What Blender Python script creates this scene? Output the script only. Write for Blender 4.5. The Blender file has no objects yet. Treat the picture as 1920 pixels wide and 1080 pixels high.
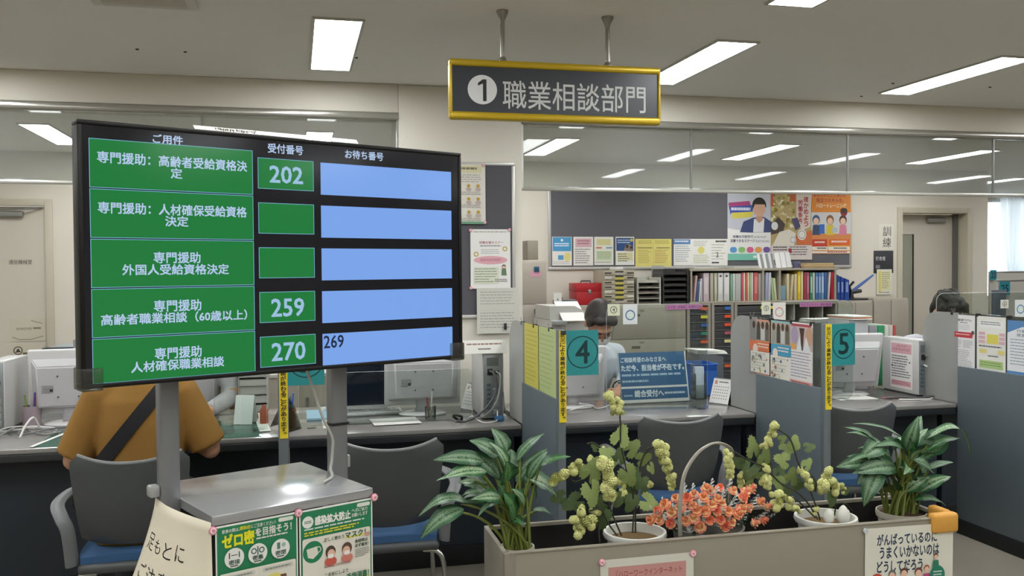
import bpy, bmesh, math, random
from mathutils import Vector, Matrix
from mathutils.bvhtree import BVHTree
random.seed(7)
PI = math.pi
SC = bpy.context.scene
COL = SC.collection
# ---------------------------------------------------------------- camera
F = 1696.57
RW = Matrix(((0.97252, 0.012302, -0.232499), (-0.232498, 0.02067, -0.972377), (-0.007179, 0.999711, 0.022927)))
CAM = Vector((0, 0, 1.55))
cd = bpy.data.cameras.new('camera'); cd.sensor_width = 36; cd.lens = F/1920*36; cd.clip_start = .05; cd.clip_end = 200
cam = bpy.data.objects.new('camera', cd); COL.objects.link(cam)
q = RW.copy(); q = q.to_quaternion().to_matrix()
cam.matrix_world = Matrix.Translation(CAM) @ q.to_4x4()
SC.camera = cam
# ---------------------------------------------------------------- world, exposure
w = bpy.data.worlds.new('daylight'); SC.world = w; w.use_nodes = True
bg = w.node_tree.nodes['Background']; bg.inputs[0].default_value = (.88, .94, 1.0, 1); bg.inputs[1].default_value = 4.5
vs = SC.view_settings; vs.view_transform = 'Standard'; vs.look = 'None'; vs.gamma = 1; vs.exposure = 0.68; vs.use_curve_mapping = False
SC.cycles.max_bounces = 10; SC.cycles.diffuse_bounces = 5; SC.cycles.glossy_bounces = 4; SC.cycles.transparent_max_bounces = 24
SC.cycles.sample_clamp_indirect = 6; SC.cycles.use_denoising = True
SC.cycles.caustics_reflective = False; SC.cycles.caustics_refractive = False
LAMP = 17.0            # radiance of the ceiling lamps
FL = -0.05             # floor height
CEIL = 2.63
YC, YB, YW, YK = 4.6, 5.35, 9.0, 8.55
CT = .72               # counter top

def at(px, py, Y=None, Z=None, X=None):
    d = RW @ Vector((px-960, 540-py, -F))
    if Y is not None: t = (Y-CAM.y)/d.y
    elif Z is not None: t = (Z-CAM.z)/d.z
    else: t = (X-CAM.x)/d.x
    return CAM + t*d
def rc(px0, py0, px1, py1, Y):
    ym, xm = (py0+py1)/2, (px0+px1)/2
    return at(px0, ym, Y=Y).x, at(px1, ym, Y=Y).x, at(xm, py1, Y=Y).z, at(xm, py0, Y=Y).z   # x0 x1 zbottom ztop
# ---------------------------------------------------------------- materials
def lin(h):
    h = h.lstrip('#'); v = [int(h[i:i+2], 16)/255 for i in (0, 2, 4)]
    return tuple(c/12.92 if c <= .04045 else ((c+.055)/1.055)**2.4 for c in v) + (1,)
MC = {}
def M(h, rough=.5, metal=0, vary=0, bump=0, scale=40, spec=.5, name=None, coat=0):
    k = (h, rough, metal, vary, bump, scale, spec, coat)
    if k in MC: return MC[k]
    m = bpy.data.materials.new(name or 'paint_'+h.strip('#')); m.use_nodes = True
    nt = m.node_tree; b = nt.nodes['Principled BSDF']
    b.inputs['Base Color'].default_value = lin(h); b.inputs['Roughness'].default_value = rough
    b.inputs['Metallic'].default_value = metal; b.inputs['Specular IOR Level'].default_value = spec
    if coat: b.inputs['Coat Weight'].default_value = coat; b.inputs['Coat Roughness'].default_value = .05
    if vary or bump:
        tc = nt.nodes.new('ShaderNodeTexCoord'); n = nt.nodes.new('ShaderNodeTexNoise'); n.inputs['Scale'].default_value = scale; n.inputs['Detail'].default_value = 5
        nt.links.new(tc.outputs['Object'], n.inputs['Vector'])
        if vary:
            mx = nt.nodes.new('ShaderNodeMix'); mx.data_type = 'RGBA'
            c = lin(h); mx.inputs[6].default_value = tuple(x*(1-vary) for x in c[:3])+(1,); mx.inputs[7].default_value = tuple(min(1, x*(1+vary)) for x in c[:3])+(1,)
            nt.links.new(n.outputs['Fac'], mx.inputs[0]); nt.links.new(mx.outputs[2], b.inputs['Base Color'])
        if bump:
            bp = nt.nodes.new('ShaderNodeBump'); bp.inputs['Strength'].default_value = bump; bp.inputs['Distance'].default_value = .004
            nt.links.new(n.outputs['Fac'], bp.inputs['Height']); nt.links.new(bp.outputs['Normal'], b.inputs['Normal'])
    MC[k] = m; return m
def EM(h, s, coat=False):
    k = ('em', h, s, coat)
    if k in MC: return MC[k]
    m = bpy.data.materials.new('lit_'+h.strip('#')); m.use_nodes = True; nt = m.node_tree; b = nt.nodes['Principled BSDF']
    b.inputs['Base Color'].default_value = (.01, .01, .012, 1) if coat else lin(h)
    b.inputs['Roughness'].default_value = .13 if coat else .5
    if coat: b.inputs['Specular IOR Level'].default_value = .32
    b.inputs['Emission Color'].default_value = lin(h); b.inputs['Emission Strength'].default_value = s
    MC[k] = m; return m
def CLEAR(h='ffffff', refl=1.0, rough=.02, haze=0.0, hazecol='d8dad8', ior=1.45, name='clear_acrylic'):
    """thin pane: see-through, Fresnel reflection, optional milky haze"""
    k = ('clear', h, refl, rough, haze, hazecol, ior)
    if k in MC: return MC[k]
    m = bpy.data.materials.new(name); m.use_nodes = True; nt = m.node_tree; nt.nodes.clear()
    o = nt.nodes.new('ShaderNodeOutputMaterial'); t = nt.nodes.new('ShaderNodeBsdfTransparent'); g = nt.nodes.new('ShaderNodeBsdfGlossy')
    fr = nt.nodes.new('ShaderNodeFresnel'); mx = nt.nodes.new('ShaderNodeMixShader'); mu = nt.nodes.new('ShaderNodeMath'); mu.operation = 'MULTIPLY'
    t.inputs[0].default_value = lin(h); g.inputs['Roughness'].default_value = rough; fr.inputs[0].default_value = ior; mu.inputs[1].default_value = refl
    nt.links.new(fr.outputs[0], mu.inputs[0]); nt.links.new(mu.outputs[0], mx.inputs[0]); nt.links.new(g.outputs[0], mx.inputs[2])
    if haze:
        d = nt.nodes.new('ShaderNodeBsdfDiffuse'); d.inputs[0].default_value = lin(hazecol); m2 = nt.nodes.new('ShaderNodeMixShader'); m2.inputs[0].default_value = haze
        tl = nt.nodes.new('ShaderNodeBsdfTranslucent'); tl.inputs[0].default_value = lin(hazecol); m3 = nt.nodes.new('ShaderNodeMixShader'); m3.inputs[0].default_value = .5
        nt.links.new(d.outputs[0], m3.inputs[1]); nt.links.new(tl.outputs[0], m3.inputs[2])
        nt.links.new(t.outputs[0], m2.inputs[1]); nt.links.new(m3.outputs[0], m2.inputs[2]); nt.links.new(m2.outputs[0], mx.inputs[1])
    else: nt.links.new(t.outputs[0], mx.inputs[1])
    nt.links.new(mx.outputs[0], o.inputs[0]); MC[k] = m; return m
# ---------------------------------------------------------------- mesh builder
class MB:
    def __init__(s): s.bm = bmesh.new(); s.m = 0
    def _tag(s, n0):
        if s.m:
            s.bm.faces.ensure_lookup_table()
            for f in s.bm.faces[n0:]: f.material_index = s.m
    def box(s, x0, x1, y0, y1, z0, z1, bev=0, seg=2, mat=None, xf=None):
        b = bmesh.new()
        vs_ = [b.verts.new(p) for p in ((x0,y0,z0),(x1,y0,z0),(x1,y1,z0),(x0,y1,z0),(x0,y0,z1),(x1,y0,z1),(x1,y1,z1),(x0,y1,z1))]
        for f in ((0,3,2,1),(4,5,6,7),(0,1,5,4),(1,2,6,5),(2,3,7,6),(3,0,4,7)): b.faces.new([vs_[i] for i in f])
        if bev: bmesh.ops.bevel(b, geom=b.edges[:], offset=bev, segments=seg, affect='EDGES', profile=.5)
        s.merge(b, xf); return s
    def merge(s, b, xf=None):
        if xf is not None: b.transform(xf)
        n0 = len(s.bm.faces); mp = {}
        for v in b.verts: mp[v] = s.bm.verts.new(v.co)
        for f in b.faces:
            try: nf = s.bm.faces.new([mp[v] for v in f.verts]); nf.material_index = s.m
            except ValueError: pass
        b.free(); return s
    def tube(s, pts, r, n=8, cap=True, closed=False, flat=1.0):
        pts = [Vector(p) for p in pts]; k = len(pts); rs = r if isinstance(r, (list, tuple)) else [r]*k
        up = None; rings = []
        for i, p in enumerate(pts):
            a = pts[i-1] if (i > 0 or closed) else p; c = pts[(i+1) % k] if (i < k-1 or closed) else p
            t = (c-a).normalized() if (c-a).length > 1e-9 else Vector((0,0,1))
            if up is None: up = t.orthogonal().normalized() if abs(t.z) > .9 else (Vector((0,0,1)) - t*t.z).normalized()
            else:
                up = up - t*up.dot(t); up = up.normalized() if up.length > 1e-6 else t.orthogonal().normalized()
            sd = t.cross(up)
            rings.append([s.bm.verts.new(p + (up*math.cos(2*PI*j/n)*flat + sd*math.sin(2*PI*j/n))*rs[i]) for j in range(n)])
        for i in range(k if closed else k-1):
            A, B = rings[i], rings[(i+1) % k]
            for j in range(n):
                f = s.bm.faces.new((A[j], B[j], B[(j+1) % n], A[(j+1) % n])); f.material_index = s.m
        if cap and not closed:
            f = s.bm.faces.new(rings[0]); f.material_index = s.m
            f = s.bm.faces.new(rings[-1][::-1]); f.material_index = s.m
        return s
    def cyl(s, p0, p1, r0, r1=None, n=16): return s.tube([p0, p1], [r0, r0 if r1 is None else r1], n)
    def lathe(s, prof, n=28, c=(0,0,0), xf=None):
        b = bmesh.new(); rings = []
        for r, z in prof:
            rings.append([b.verts.new((c[0]+r*math.cos(2*PI*j/n), c[1]+r*math.sin(2*PI*j/n), c[2]+z)) for j in range(n)] if r > 1e-6 else [b.verts.new((c[0], c[1], c[2]+z))])
        for A, B in zip(rings, rings[1:]):
            for j in range(n):
                k = (j+1) % n
                if len(A) > 1 and len(B) > 1: b.faces.new((A[j], A[k], B[k], B[j]))
                elif len(A) > 1: b.faces.new((A[j], A[k], B[0]))
                elif len(B) > 1: b.faces.new((A[0], B[k], B[j]))
        return s.merge(b, xf)
    def ell(s, c, r, seg=16, rings=10, rot=None):
        b = bmesh.new(); bmesh.ops.create_uvsphere(b, u_segments=seg, v_segments=rings, radius=1)
        r = (r, r, r) if isinstance(r, (int, float)) else r
        x = Matrix.Translation(Vector(c)) @ (rot.to_4x4() if rot is not None else Matrix.Identity(4)) @ Matrix.Diagonal((*r, 1))
        return s.merge(b, x)
    def face(s, pts):
        f = s.bm.faces.new([s.bm.verts.new(p) for p in pts]); f.material_index = s.m; return s
    def prism(s, pts, d, xf=None):
        """polygon in XZ (list of (x,z)), thick from y=0 to y=d"""
        b = bmesh.new(); A = [b.verts.new((x, 0, z)) for x, z in pts]; B = [b.verts.new((x, d, z)) for x, z in pts]; n = len(pts)
        b.faces.new(A); b.faces.new(B[::-1])
        for i in range(n): b.faces.new((A[i], B[i], B[(i+1) % n], A[(i+1) % n]))
        bmesh.ops.recalc_face_normals(b, faces=b.faces[:])
        return s.merge(b, xf)
    def grid(s, fn, nu, nv, close_u=False):
        V = [[s.bm.verts.new(fn(i/nu, j/nv)) for j in range(nv+1)] for i in range(nu if close_u else nu+1)]
        for i in range(nu):
            for j in range(nv):
                f = s.bm.faces.new((V[i][j], V[(i+1) % len(V)][j], V[(i+1) % len(V)][j+1], V[i][j+1])); f.material_index = s.m
        return s
    def build(s, name, mats, parent=None, loc=None, rot=None, smooth=True, ang=38):
        me = bpy.data.meshes.new(name); s.bm.normal_update(); s.bm.to_mesh(me); s.bm.free()
        for m in (mats if isinstance(mats, (list, tuple)) else [mats]): me.materials.append(m)
        if smooth and len(me.polygons):
            me.polygons.foreach_set('use_smooth', [True]*len(me.polygons)); me.set_sharp_from_angle(angle=math.radians(ang))
        o = bpy.data.objects.new(name, me); COL.objects.link(o)
        if parent: o.parent = parent
        if loc is not None: o.location = loc
        if rot is not None: o.rotation_euler = rot
        return o
def tag(o, label, cat, group=None):
    o['label'] = label; o['category'] = cat
    if group: o['group'] = group
    return o
def thing(name, label, cat, loc=(0,0,0), rz=0, group=None):
    o = bpy.data.objects.new(name, None); COL.objects.link(o); o.empty_display_size = .05
    o.location = loc; o.rotation_euler = (0, 0, rz); return tag(o, label, cat, group)
def struct(o): o['kind'] = 'structure'; return o
def kids(o): return [c for c in COL.objects if c.parent == o]
def dup(o, loc, rz=0, label=None):
    def cp(a, par):
        c = a.copy(); COL.objects.link(c)
        if par: c.parent = par
        for ch in CH.get(a.name, []): cp(ch, c)
        return c
    CH = {}
    for x in COL.objects:
        if x.parent: CH.setdefault(x.parent.name, []).append(x)
    r = cp(o, None); r.location = loc; r.rotation_euler = (0, 0, rz)
    if label: r['label'] = label
    return r
def relink(me, name, parent=None, loc=None, rot=None, scale=None):
    o = bpy.data.objects.new(name, me); COL.objects.link(o)
    if parent: o.parent = parent
    if loc is not None: o.location = loc
    if rot is not None: o.rotation_euler = rot
    if scale is not None: o.scale = scale
    return o
def arc(cx, cz, r, a0, a1, n):
    return [(cx+r*math.cos(math.radians(a0+(a1-a0)*i/n)), cz+r*math.sin(math.radians(a0+(a1-a0)*i/n))) for i in range(n+1)]
def rrect(x0, x1, z0, z1, r, n=4):
    return arc(x1-r, z1-r, r, 0, 90, n)+arc(x0+r, z1-r, r, 90, 180, n)+arc(x0+r, z0+r, r, 180, 270, n)+arc(x1-r, z0+r, r, 270, 360, n)
def bez(p, n=12):
    p = [Vector(x) for x in p]; out = []
    for i in range(n+1):
        t = i/n; q_ = p[:]
        while len(q_) > 1: q_ = [a.lerp(b, t) for a, b in zip(q_, q_[1:])]
        out.append(q_[0])
    return out
def smoothpath(p, n=6):
    """Catmull-Rom through the points"""
    p = [Vector(x) for x in p]; P_ = [p[0]*2-p[1]]+p+[p[-1]*2-p[-2]]; out = []
    for i in range(1, len(P_)-2):
        a, b, c, d = P_[i-1:i+3]
        for k in range(n):
            t = k/n; out.append(.5*((2*b)+(c-a)*t+(2*a-5*b+4*c-d)*t*t+(3*b-a-3*c+d)*t**3))
    out.append(p[-1]); return out
# ---------------------------------------------------------------- flat print
TC = {}
def glyphs(s, bold):
    k = s
    if k not in TC:
        c = bpy.data.curves.new('t', 'FONT'); c.body = s; c.size = 1; c.resolution_u = 2; c.offset = 0; c.space_line = .9
        o = bpy.data.objects.new('t', c); me = bpy.data.meshes.new_from_object(o)
        V = [(v.co.x, v.co.y) for v in me.vertices]; P_ = [tuple(p.vertices) for p in me.polygons]
        bpy.data.objects.remove(o); bpy.data.curves.remove(c); bpy.data.meshes.remove(me)
        TC[k] = (V, P_)
    return TC[k]
class Print:
    """flat print on a sheet w x h metres; design units W x H, origin top-left; sheet stands in XZ, faces -Y, origin at bottom-left"""
    def __init__(s, w, h, W, H, paper='f4f3ee', thick=.0008, rough=.55, curl=None, nolayer=False):
        s.w, s.h, s.W, s.H = w, h, W, H; s.bm = bmesh.new(); s.mats = []; s.k = 0; s.step = .00016; s.rough = rough; s.mk = None
        if paper:
            mi = s.mat(paper); b = MB(); b.bm = s.bm; b.m = mi; b.box(0, w, 0, thick, 0, h)
    def mat(s, c):
        m = c if isinstance(c, bpy.types.Material) else (s.mk(c) if s.mk else M(c, s.rough))
        if m not in s.mats: s.mats.append(m)
        return s.mats.index(m)
    def P(s, u, v): return Vector((u/s.W*s.w, -s.k*s.step, s.h*(1-v/s.H)))
    def poly(s, pts, c):
        s.k += 1; f = s.bm.faces.new([s.bm.verts.new(s.P(*p)) for p in pts]); f.material_index = s.mat(c); f.normal_update()
        if f.normal.y > 0: f.normal_flip()
        return s
    def rect(s, u0, v0, u1, v1, c): return s.poly([(u0, v0), (u0, v1), (u1, v1), (u1, v0)], c)
    def rr(s, u0, v0, u1, v1, r, c): return s.poly(rrect(u0, u1, v0, v1, r), c)
    def circ(s, u, v, r, c, ry=None, n=28):
        ry = ry or r; return s.poly([(u+r*math.cos(2*PI*i/n), v+ry*math.sin(2*PI*i/n)) for i in range(n)], c)
    def ring(s, u, v, r, w_, c, n=36):
        s.k += 1; mi = s.mat(c); R_ = [[s.bm.verts.new(s.P(u+q_*math.cos(2*PI*i/n), v+q_*math.sin(2*PI*i/n))) for i in range(n)] for q_ in (r, r-w_)]
        for i in range(n):
            f = s.bm.faces.new((R_[0][i], R_[0][(i+1) % n], R_[1][(i+1) % n], R_[1][i])); f.material_index = mi; f.normal_update()
            if f.normal.y > 0: f.normal_flip()
        return s
    def line(s, p, w_, c):
        for a, b in zip(p, p[1:]):
            dx, dy = b[0]-a[0], b[1]-a[1]; L = math.hypot(dx, dy) or 1; nx, ny = -dy/L*w_/2, dx/L*w_/2
            s.poly([(a[0]+nx, a[1]+ny), (b[0]+nx, b[1]+ny), (b[0]-nx, b[1]-ny), (a[0]-nx, a[1]-ny)], c); s.k -= 1
        s.k += 1; return s
    def text(s, t, u0, v0, u1, v1, c, bold=.012, skew=0, wave=None):
        s.k += 1; mi = s.mat(c); V, P_ = glyphs(t, bold)
        xs = [a for a, _ in V]; ys = [b for _, b in V]; x0, x1, y0, y1 = min(xs), max(xs), min(ys), max(ys)
        # bold strokes: the glyph is laid down several times, shifted by a hair
        du = bold*(u1-u0)/max(x1-x0, 1e-6); dv = bold*(v1-v0)/max(y1-y0, 1e-6)
        for ou, ov in (((0, 0),) if bold <= 0 else ((-du, -dv), (du, -dv), (-du, dv), (du, dv))):
            vv = []
            for a, b in V:
                fu, fv = (a-x0)/max(x1-x0, 1e-6), (y1-b)/max(y1-y0, 1e-6)
                vv.append(s.bm.verts.new(s.P(u0+fu*(u1-u0)+ou+skew*(1-fv), v0+fv*(v1-v0)+ov)))
            for p in P_:
                try: f = s.bm.faces.new([vv[i] for i in p])
                except ValueError: continue
                f.material_index = mi; f.normal_update()
                if f.normal.y > 0: f.normal_flip()
            s.k += .15
        return s
    def vtext(s, t, u0, v0, u1, v1, c, bold=.012):
        n = len(t); h = (v1-v0)/n
        for i, ch in enumerate(t):
            if ch == '。': s.text(ch, u0+(u1-u0)*.5, v0+h*i+h*.1, u1, v0+h*i+h*.4, c, bold)
            elif ch in 'くりし': s.text(ch, u0+(u1-u0)*.2, v0+h*i+h*.08, u1-(u1-u0)*.2, v0+h*(i+1)-h*.08, c, bold)
            else: s.text(ch, u0, v0+h*i+h*.06, u1, v0+h*(i+1)-h*.06, c, bold)
        return s
    def lines(s, u0, v0, u1, v1, n, c, fill=.45, ragged=.35, seed=1):
        """rows of unreadable small print as short bars"""
        r = random.Random(seed); h = (v1-v0)/n
        for i in range(n):
            u = u0; end = u1-(u1-u0)*ragged*r.random(); v = v0+i*h
            while u < end:
                L = min(end-u, (u1-u0)*r.uniform(.04, .16)); s.rect(u, v, u+L, v+h*fill, c); s.k -= 1
                u += L+(u1-u0)*.018
        s.k += 1; return s
    def build(s, name, parent=None, loc=(0,0,0), rot=(0,0,0)):
        me = bpy.data.meshes.new(name); s.bm.to_mesh(me); s.bm.free()
        for m in s.mats: me.materials.append(m)
        o = bpy.data.objects.new(name, me); COL.objects.link(o)
        if parent: o.parent = parent
        o.location = loc; o.rotation_euler = rot; return o
# ---------------------------------------------------------------- voxel-fused bodies
def blob(name, prims, vox, mat, parent=None, it=6):
    b = MB()
    for p in prims:
        if p[0] == 'cap':
            _, a, c, r0, r1 = p; a, c = Vector(a), Vector(c); n = max(2, int((c-a).length/max(min(r0, r1)*.35, .008)))
            for i in range(n+1): b.ell(a.lerp(c, i/n), r0+(r1-r0)*i/n, 12, 8)
        elif p[0] == 'cone':
            _, a, c, r0, r1 = p; b.tube([a, c], [r0, r1], 20)
        elif p[0] == 'ell': b.ell(p[1], p[2], 24, 16, p[3] if len(p) > 3 else None)
        elif p[0] == 'loft': # list of (center,(rx,ry)) horizontal super-ellipses
            rings = []
            for c, (rx, ry) in p[1]:
                ring = []
                for j in range(28):
                    t = 2*PI*j/28; ct, st = math.cos(t), math.sin(t)
                    ring.append(b.bm.verts.new((c[0]+rx*math.copysign(abs(ct)**.8, ct), c[1]+ry*math.copysign(abs(st)**.8, st), c[2])))
                rings.append(ring)
            for A, B in zip(rings, rings[1:]):
                for j in range(28): b.bm.faces.new((A[j], A[(j+1) % 28], B[(j+1) % 28], B[j]))
            b.bm.faces.new(rings[0][::-1]); b.bm.faces.new(rings[-1])
    o = b.build(name, mat, None, smooth=False)
    m = o.modifiers.new('r', 'REMESH'); m.mode = 'VOXEL'; m.voxel_size = vox
    s_ = o.modifiers.new('s', 'SMOOTH'); s_.iterations = it; s_.factor = .5
    dg = bpy.context.evaluated_depsgraph_get(); me = bpy.data.meshes.new_from_object(o.evaluated_get(dg)); old = o.data
    o.modifiers.clear(); o.data = me; bpy.data.meshes.remove(old); me.name = name
    me.polygons.foreach_set('use_smooth', [True]*len(me.polygons))
    if not me.materials: me.materials.append(mat)
    if parent: o.parent = parent
    return o
# ================================================================ SETTING
CREAM = M('dcd6c9', .75, vary=.02, scale=3)
WHITEC = M('efede6', .85, vary=.03, scale=60)
ALU = M('b4b3ae', .32, .7)
STEEL = M('a9aaab', .3, .85)
f = MB(); f.box(-6, 13, -4, 14, FL-.1, FL); struct(f.build('floor', M('8a8478', .38, vary=.07, scale=6)))
c = MB(); c.box(-6, 13, -4, 14, CEIL, CEIL+.1); ceiling = struct(c.build('ceiling', WHITEC))
for px, py in ((257,92),(347,97),(668,108),(1615,180),(1674,156),(1856,163),(610,70)):
    p = at(px, py, Z=CEIL); h = MB(); h.cyl((0,0,-.004), (0,0,0), .008, n=8); h.build('anchor_hole', M('3a3832', .8), ceiling, p)
# back wall with the two door openings
DLx0, DLx1, DRx0, DRx1, DZ = -3.15, -2.19, 6.70, 7.60, 2.15
WEND = 7.87
b = MB()
b.box(-6, DLx0, YW, YW+.3, FL, CEIL); b.box(DLx0, DLx1, YW, YW+.3, DZ, CEIL); b.box(DLx1, DRx0, YW, YW+.3, FL, CEIL)
b.box(DRx0, DRx1, YW, YW+.3, DZ, CEIL); b.box(DRx1, WEND, YW, YW+.3, FL, CEIL)
struct(b.build('wall_back', CREAM))
b = MB(); b.box(WEND-.15, WEND, YW+.3, 12, FL, CEIL); struct(b.build('wall_corner', CREAM))
WX0, WX1, WZ0, WZ1 = 10.05, 12.6, 1.0, 2.56
b = MB(); YF = 12.0
b.box(WEND-.15, WX0, YF, YF+.2, FL, CEIL); b.box(WX1, 13, YF, YF+.2, FL, CEIL); b.box(WX0, WX1, YF, YF+.2, FL, WZ0); b.box(WX0, WX1, YF, YF+.2, WZ1, CEIL)
struct(b.build('wall_far', CREAM))
b = MB(); b.box(-6.1, -6, -4, 9.3, FL, CEIL); struct(b.build('wall_left', CREAM))
b = MB(); b.box(13, 13.1, -4, 12.2, FL, CEIL); struct(b.build('wall_right', CREAM))
b = MB(); b.box(-6, 13, -4.1, -4, FL, CEIL); struct(b.build('wall_front', CREAM))
COLx0, COLx1 = .60, 1.345
b = MB(); b.box(COLx0, COLx1, YB, YB+.4, FL, CEIL-.002, .004); struct(b.build('wall_pillar', CREAM))
b = MB(); b.box(-6, COLx0-.001, YB, YB+.4, 2.462, CEIL-.001, .003); struct(b.build('trim_1', CREAM))
b = MB(); b.box(COLx1+.001, 13, YB, YB+.4, 2.462, CEIL-.001, .003); struct(b.build('trim_2', CREAM))
GLASS = CLEAR('eef0ee', .45, .02, haze=.15, hazecol='d6dadb', ior=1.6, name='screen_glass')
def barrier(n, x0, x1, cuts):
    e = thing('window_%d' % n, '', '', (0,0,0)); del e['label']; del e['category']; struct(e)
    m = MB(); m.box(x0, x1, YB-.015, YB+.055, 2.418, 2.460, .012, 3); m.build('top_rail', M('aaa79f', .22, .55), e)
    m = MB(); m.box(x0, x1, YB+.005, YB+.035, 2.018, 2.040, .006, 2); m.build('bottom_rail', M('c4c2ba', .25, .5), e)
    xs = [x0]+cuts+[x1]
    for a, c_ in zip(xs, xs[1:]):
        m = MB(); m.box(a+.002, c_-.002, YB+.018, YB+.023, 2.04, 2.42); m.build('glass_pane', GLASS, e)
    for a in cuts:
        m = MB(); m.box(a-.005, a+.005, YB+.012, YB+.029, 2.04, 2.42); m.build('mullion', M('8c8c88', .4, .5), e)
    for a in (x0+.006, x1-.006):
        m = MB(); m.box(a-.006, a+.006, YB+.005, YB+.036, 2.03, 2.425); m.build('side_channel', ALU, e)
barrier(1, -6, COLx0, [at(379, 225, Y=YB).x-1.55, at(379, 225, Y=YB).x])
barrier(2, COLx1, 13, [at(1298, 300, Y=YB).x, at(1592, 300, Y=YB).x, at(1866, 300, Y=YB).x, at(1866, 300, Y=YB).x+1.3])
# doors
def door(n, x0, x1, yl, hinge_right, vision):
    e = thing('door_%d' % n, '', '', (0,0,0)); del e['label']; del e['category']; struct(e)
    FR = M('c3bba9', .5); LEAF = M('cfc8ba', .5)
    for a, c_ in ((x0-.045, x0+.02), (x1-.02, x1+.045)):
        m = MB(); m.box(a, c_, YW-.02, YW+.29, FL, DZ+.05, .004); m.build('jamb', FR, e)
    m = MB(); m.box(x0+.02, x1-.02, YW-.02, YW+.29, DZ-.015, DZ+.05, .004); m.build('door_head', FR, e)
    m = MB()
    if vision:
        va, vb, vz0, vz1 = x0+.16, x0+.30, .62, 1.90
        m.box(x0+.021, va, yl, yl+.04, FL+.005, DZ-.02); m.box(vb, x1-.021, yl, yl+.04, FL+.005, DZ-.02)
        m.box(va, vb, yl, yl+.04, FL+.005, vz0); m.box(va, vb, yl, yl+.04, vz1, DZ-.02)
        g = MB(); g.box(va, vb, yl+.015, yl+.022, vz0, vz1); g.build('vision_pane', M('a3a495', .15), e)
        for a in (va-.006, vb): 
            g = MB(); g.box(a, a+.006, yl-.006, yl+.02, vz0, vz1); g.build('vision_bead', M('77756c', .4, .4), e)
        g = MB(); g.box(x1-.075, x1-.021, yl-.035, yl, FL, DZ-.016); g.build('door_stop', M('6d6c68', .5), e)
    else: m.box(x0+.021, x1-.021, yl, yl+.04, FL+.005, DZ-.02)
    m.build('leaf', LEAF, e)
    hx = x0+.07 if hinge_right else x0+.12
    m = MB(); m.cyl((hx, yl, 1.0), (hx, yl-.05, 1.0), .011); m.ell((hx, yl-.06, 1.0), .026); m.cyl((hx, yl, 1.0), (hx, yl-.006, 1.0), .032)
    m.build('door_handle', STEEL, e)
    cx = x1-.30
    m = MB(); m.box(cx-.14, cx+.10, yl-.055, yl, DZ-.115, DZ-.06, .012, 3); m.build('door_closer', M('97968f', .4, .4), e)
    m = MB(); m.tube([(cx-.10, yl-.05, DZ-.05), (cx+.12, yl-.09, DZ-.045), (x1-.05, yl-.02, DZ-.03)], .008, 6); m.build('closer_arm', M('83827c', .4, .6), e)
    return e
dl = door(1, DLx0, DLx1, YW+.03, False, False); dr = door(2, DRx0, DRx1, YW+.17, True, True)
x0, x1, z0, z1 = rc(16, 486, 60, 497, YW+.03)
p = Print(x1-x0, z1-z0, 100, 20, None); p.text('通信機械室', 0, 2, 100, 18, '3a362e', .0); p.build('lettering', dl, (x0, YW+.029, z0))
# far window with tied-back curtains
e = thing('window_3', '', '', (0,0,0)); del e['label']; del e['category']; struct(e)
for a in (WX0, WX0+.85, WX0+1.7, WX1-.05):
    m = MB(); m.box(a, a+.05, YF+.02, YF+.1, WZ0, WZ1, .005); m.build('stile', M('c9cbcc', .3, .5), e)
for z in (WZ0, WZ1-.05):
    m = MB(); m.box(WX0, WX1, YF+.02, YF+.1, z, z+.05, .005); m.build('sash_rail', M('c9cbcc', .3, .5), e)
m = MB(); m.box(WX0, WX1, YF+.055, YF+.061, WZ0+.05, WZ1-.05); m.build('glass_pane', CLEAR('f2f6f6', .8, name='window_glass'), e)
m = MB(); m.tube([(WX0-.2, YF-.07, WZ1+.03), (12.9, YF-.07, WZ1+.03)], .014); m.build('curtain_rail', M('d8d8d6', .4), e)
# ---------------------------------------------------------------- ceiling lamps
DIFF = EM('f8fbfc', LAMP)
lampN = [0]
def lamp(x, y0, y1, label):
    t = thing('ceiling_light', label, 'ceiling light', (x, (y0+y1)/2, CEIL), 0, 'recessed ceiling lights')
    L = (y1-y0)/2
    m = MB(); W_ = .112
    for a in ((-W_, -W_+.012, -L-.012, L+.012), (W_-.012, W_, -L-.012, L+.012), (-W_+.012, W_-.012, -L-.012, -L), (-W_+.012, W_-.012, L, L+.012)):
        m.box(a[0], a[1], a[2], a[3], -.010, -.0005)
    m.build('trim_frame', M('bdbbb2', .4), t)
    m = MB(); m.box(-W_+.012, W_-.012, -L, L, -.006, -.001); m.build('diffuser', DIFF, t)
FX = [-3.3, -1.63, .195, 2.08, 3.68, 5.42]
BX = [-3.95, -1.86, .2, 2.24, 4.30, 6.42]
nm = ['far left out of frame', 'left out of frame', 'between display and hanging sign', 'emerging behind the right end of the hanging sign', 'right of the hanging sign, reaching the right edge', 'right out of frame']
for i, x in enumerate(FX):
    lamp(x, 4.0, 5.0, 'white recessed ceiling light before the beam, '+nm[i])
for j, (y, wd) in enumerate(((2.06, 'second row from the beam'), (.35, 'third row from the beam'), (-1.9, 'rearmost row behind the camera'))):
    for i, x in enumerate((-3.2, -1.5, .2, 2.0, 3.68, 5.42, 8.2)):
        y_ = 2.39 if (j == 0 and i == 3) else y; lamp(x, y_, y_+1.0, 'white recessed ceiling light, %s, %s from the left' % (wd, ['first', 'second', 'third', 'fourth', 'fifth', 'sixth', 'seventh'][i]))
nb = ['far left out of frame', 'seen left of the display', 'hidden behind the pillar and display', 'just right of the pillar', 'in the middle above the posters', 'above the right back door']
for i, x in enumerate(BX):
    lamp(x, 7.3, 8.42, 'white recessed ceiling light by the back wall, '+nb[i])
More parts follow.
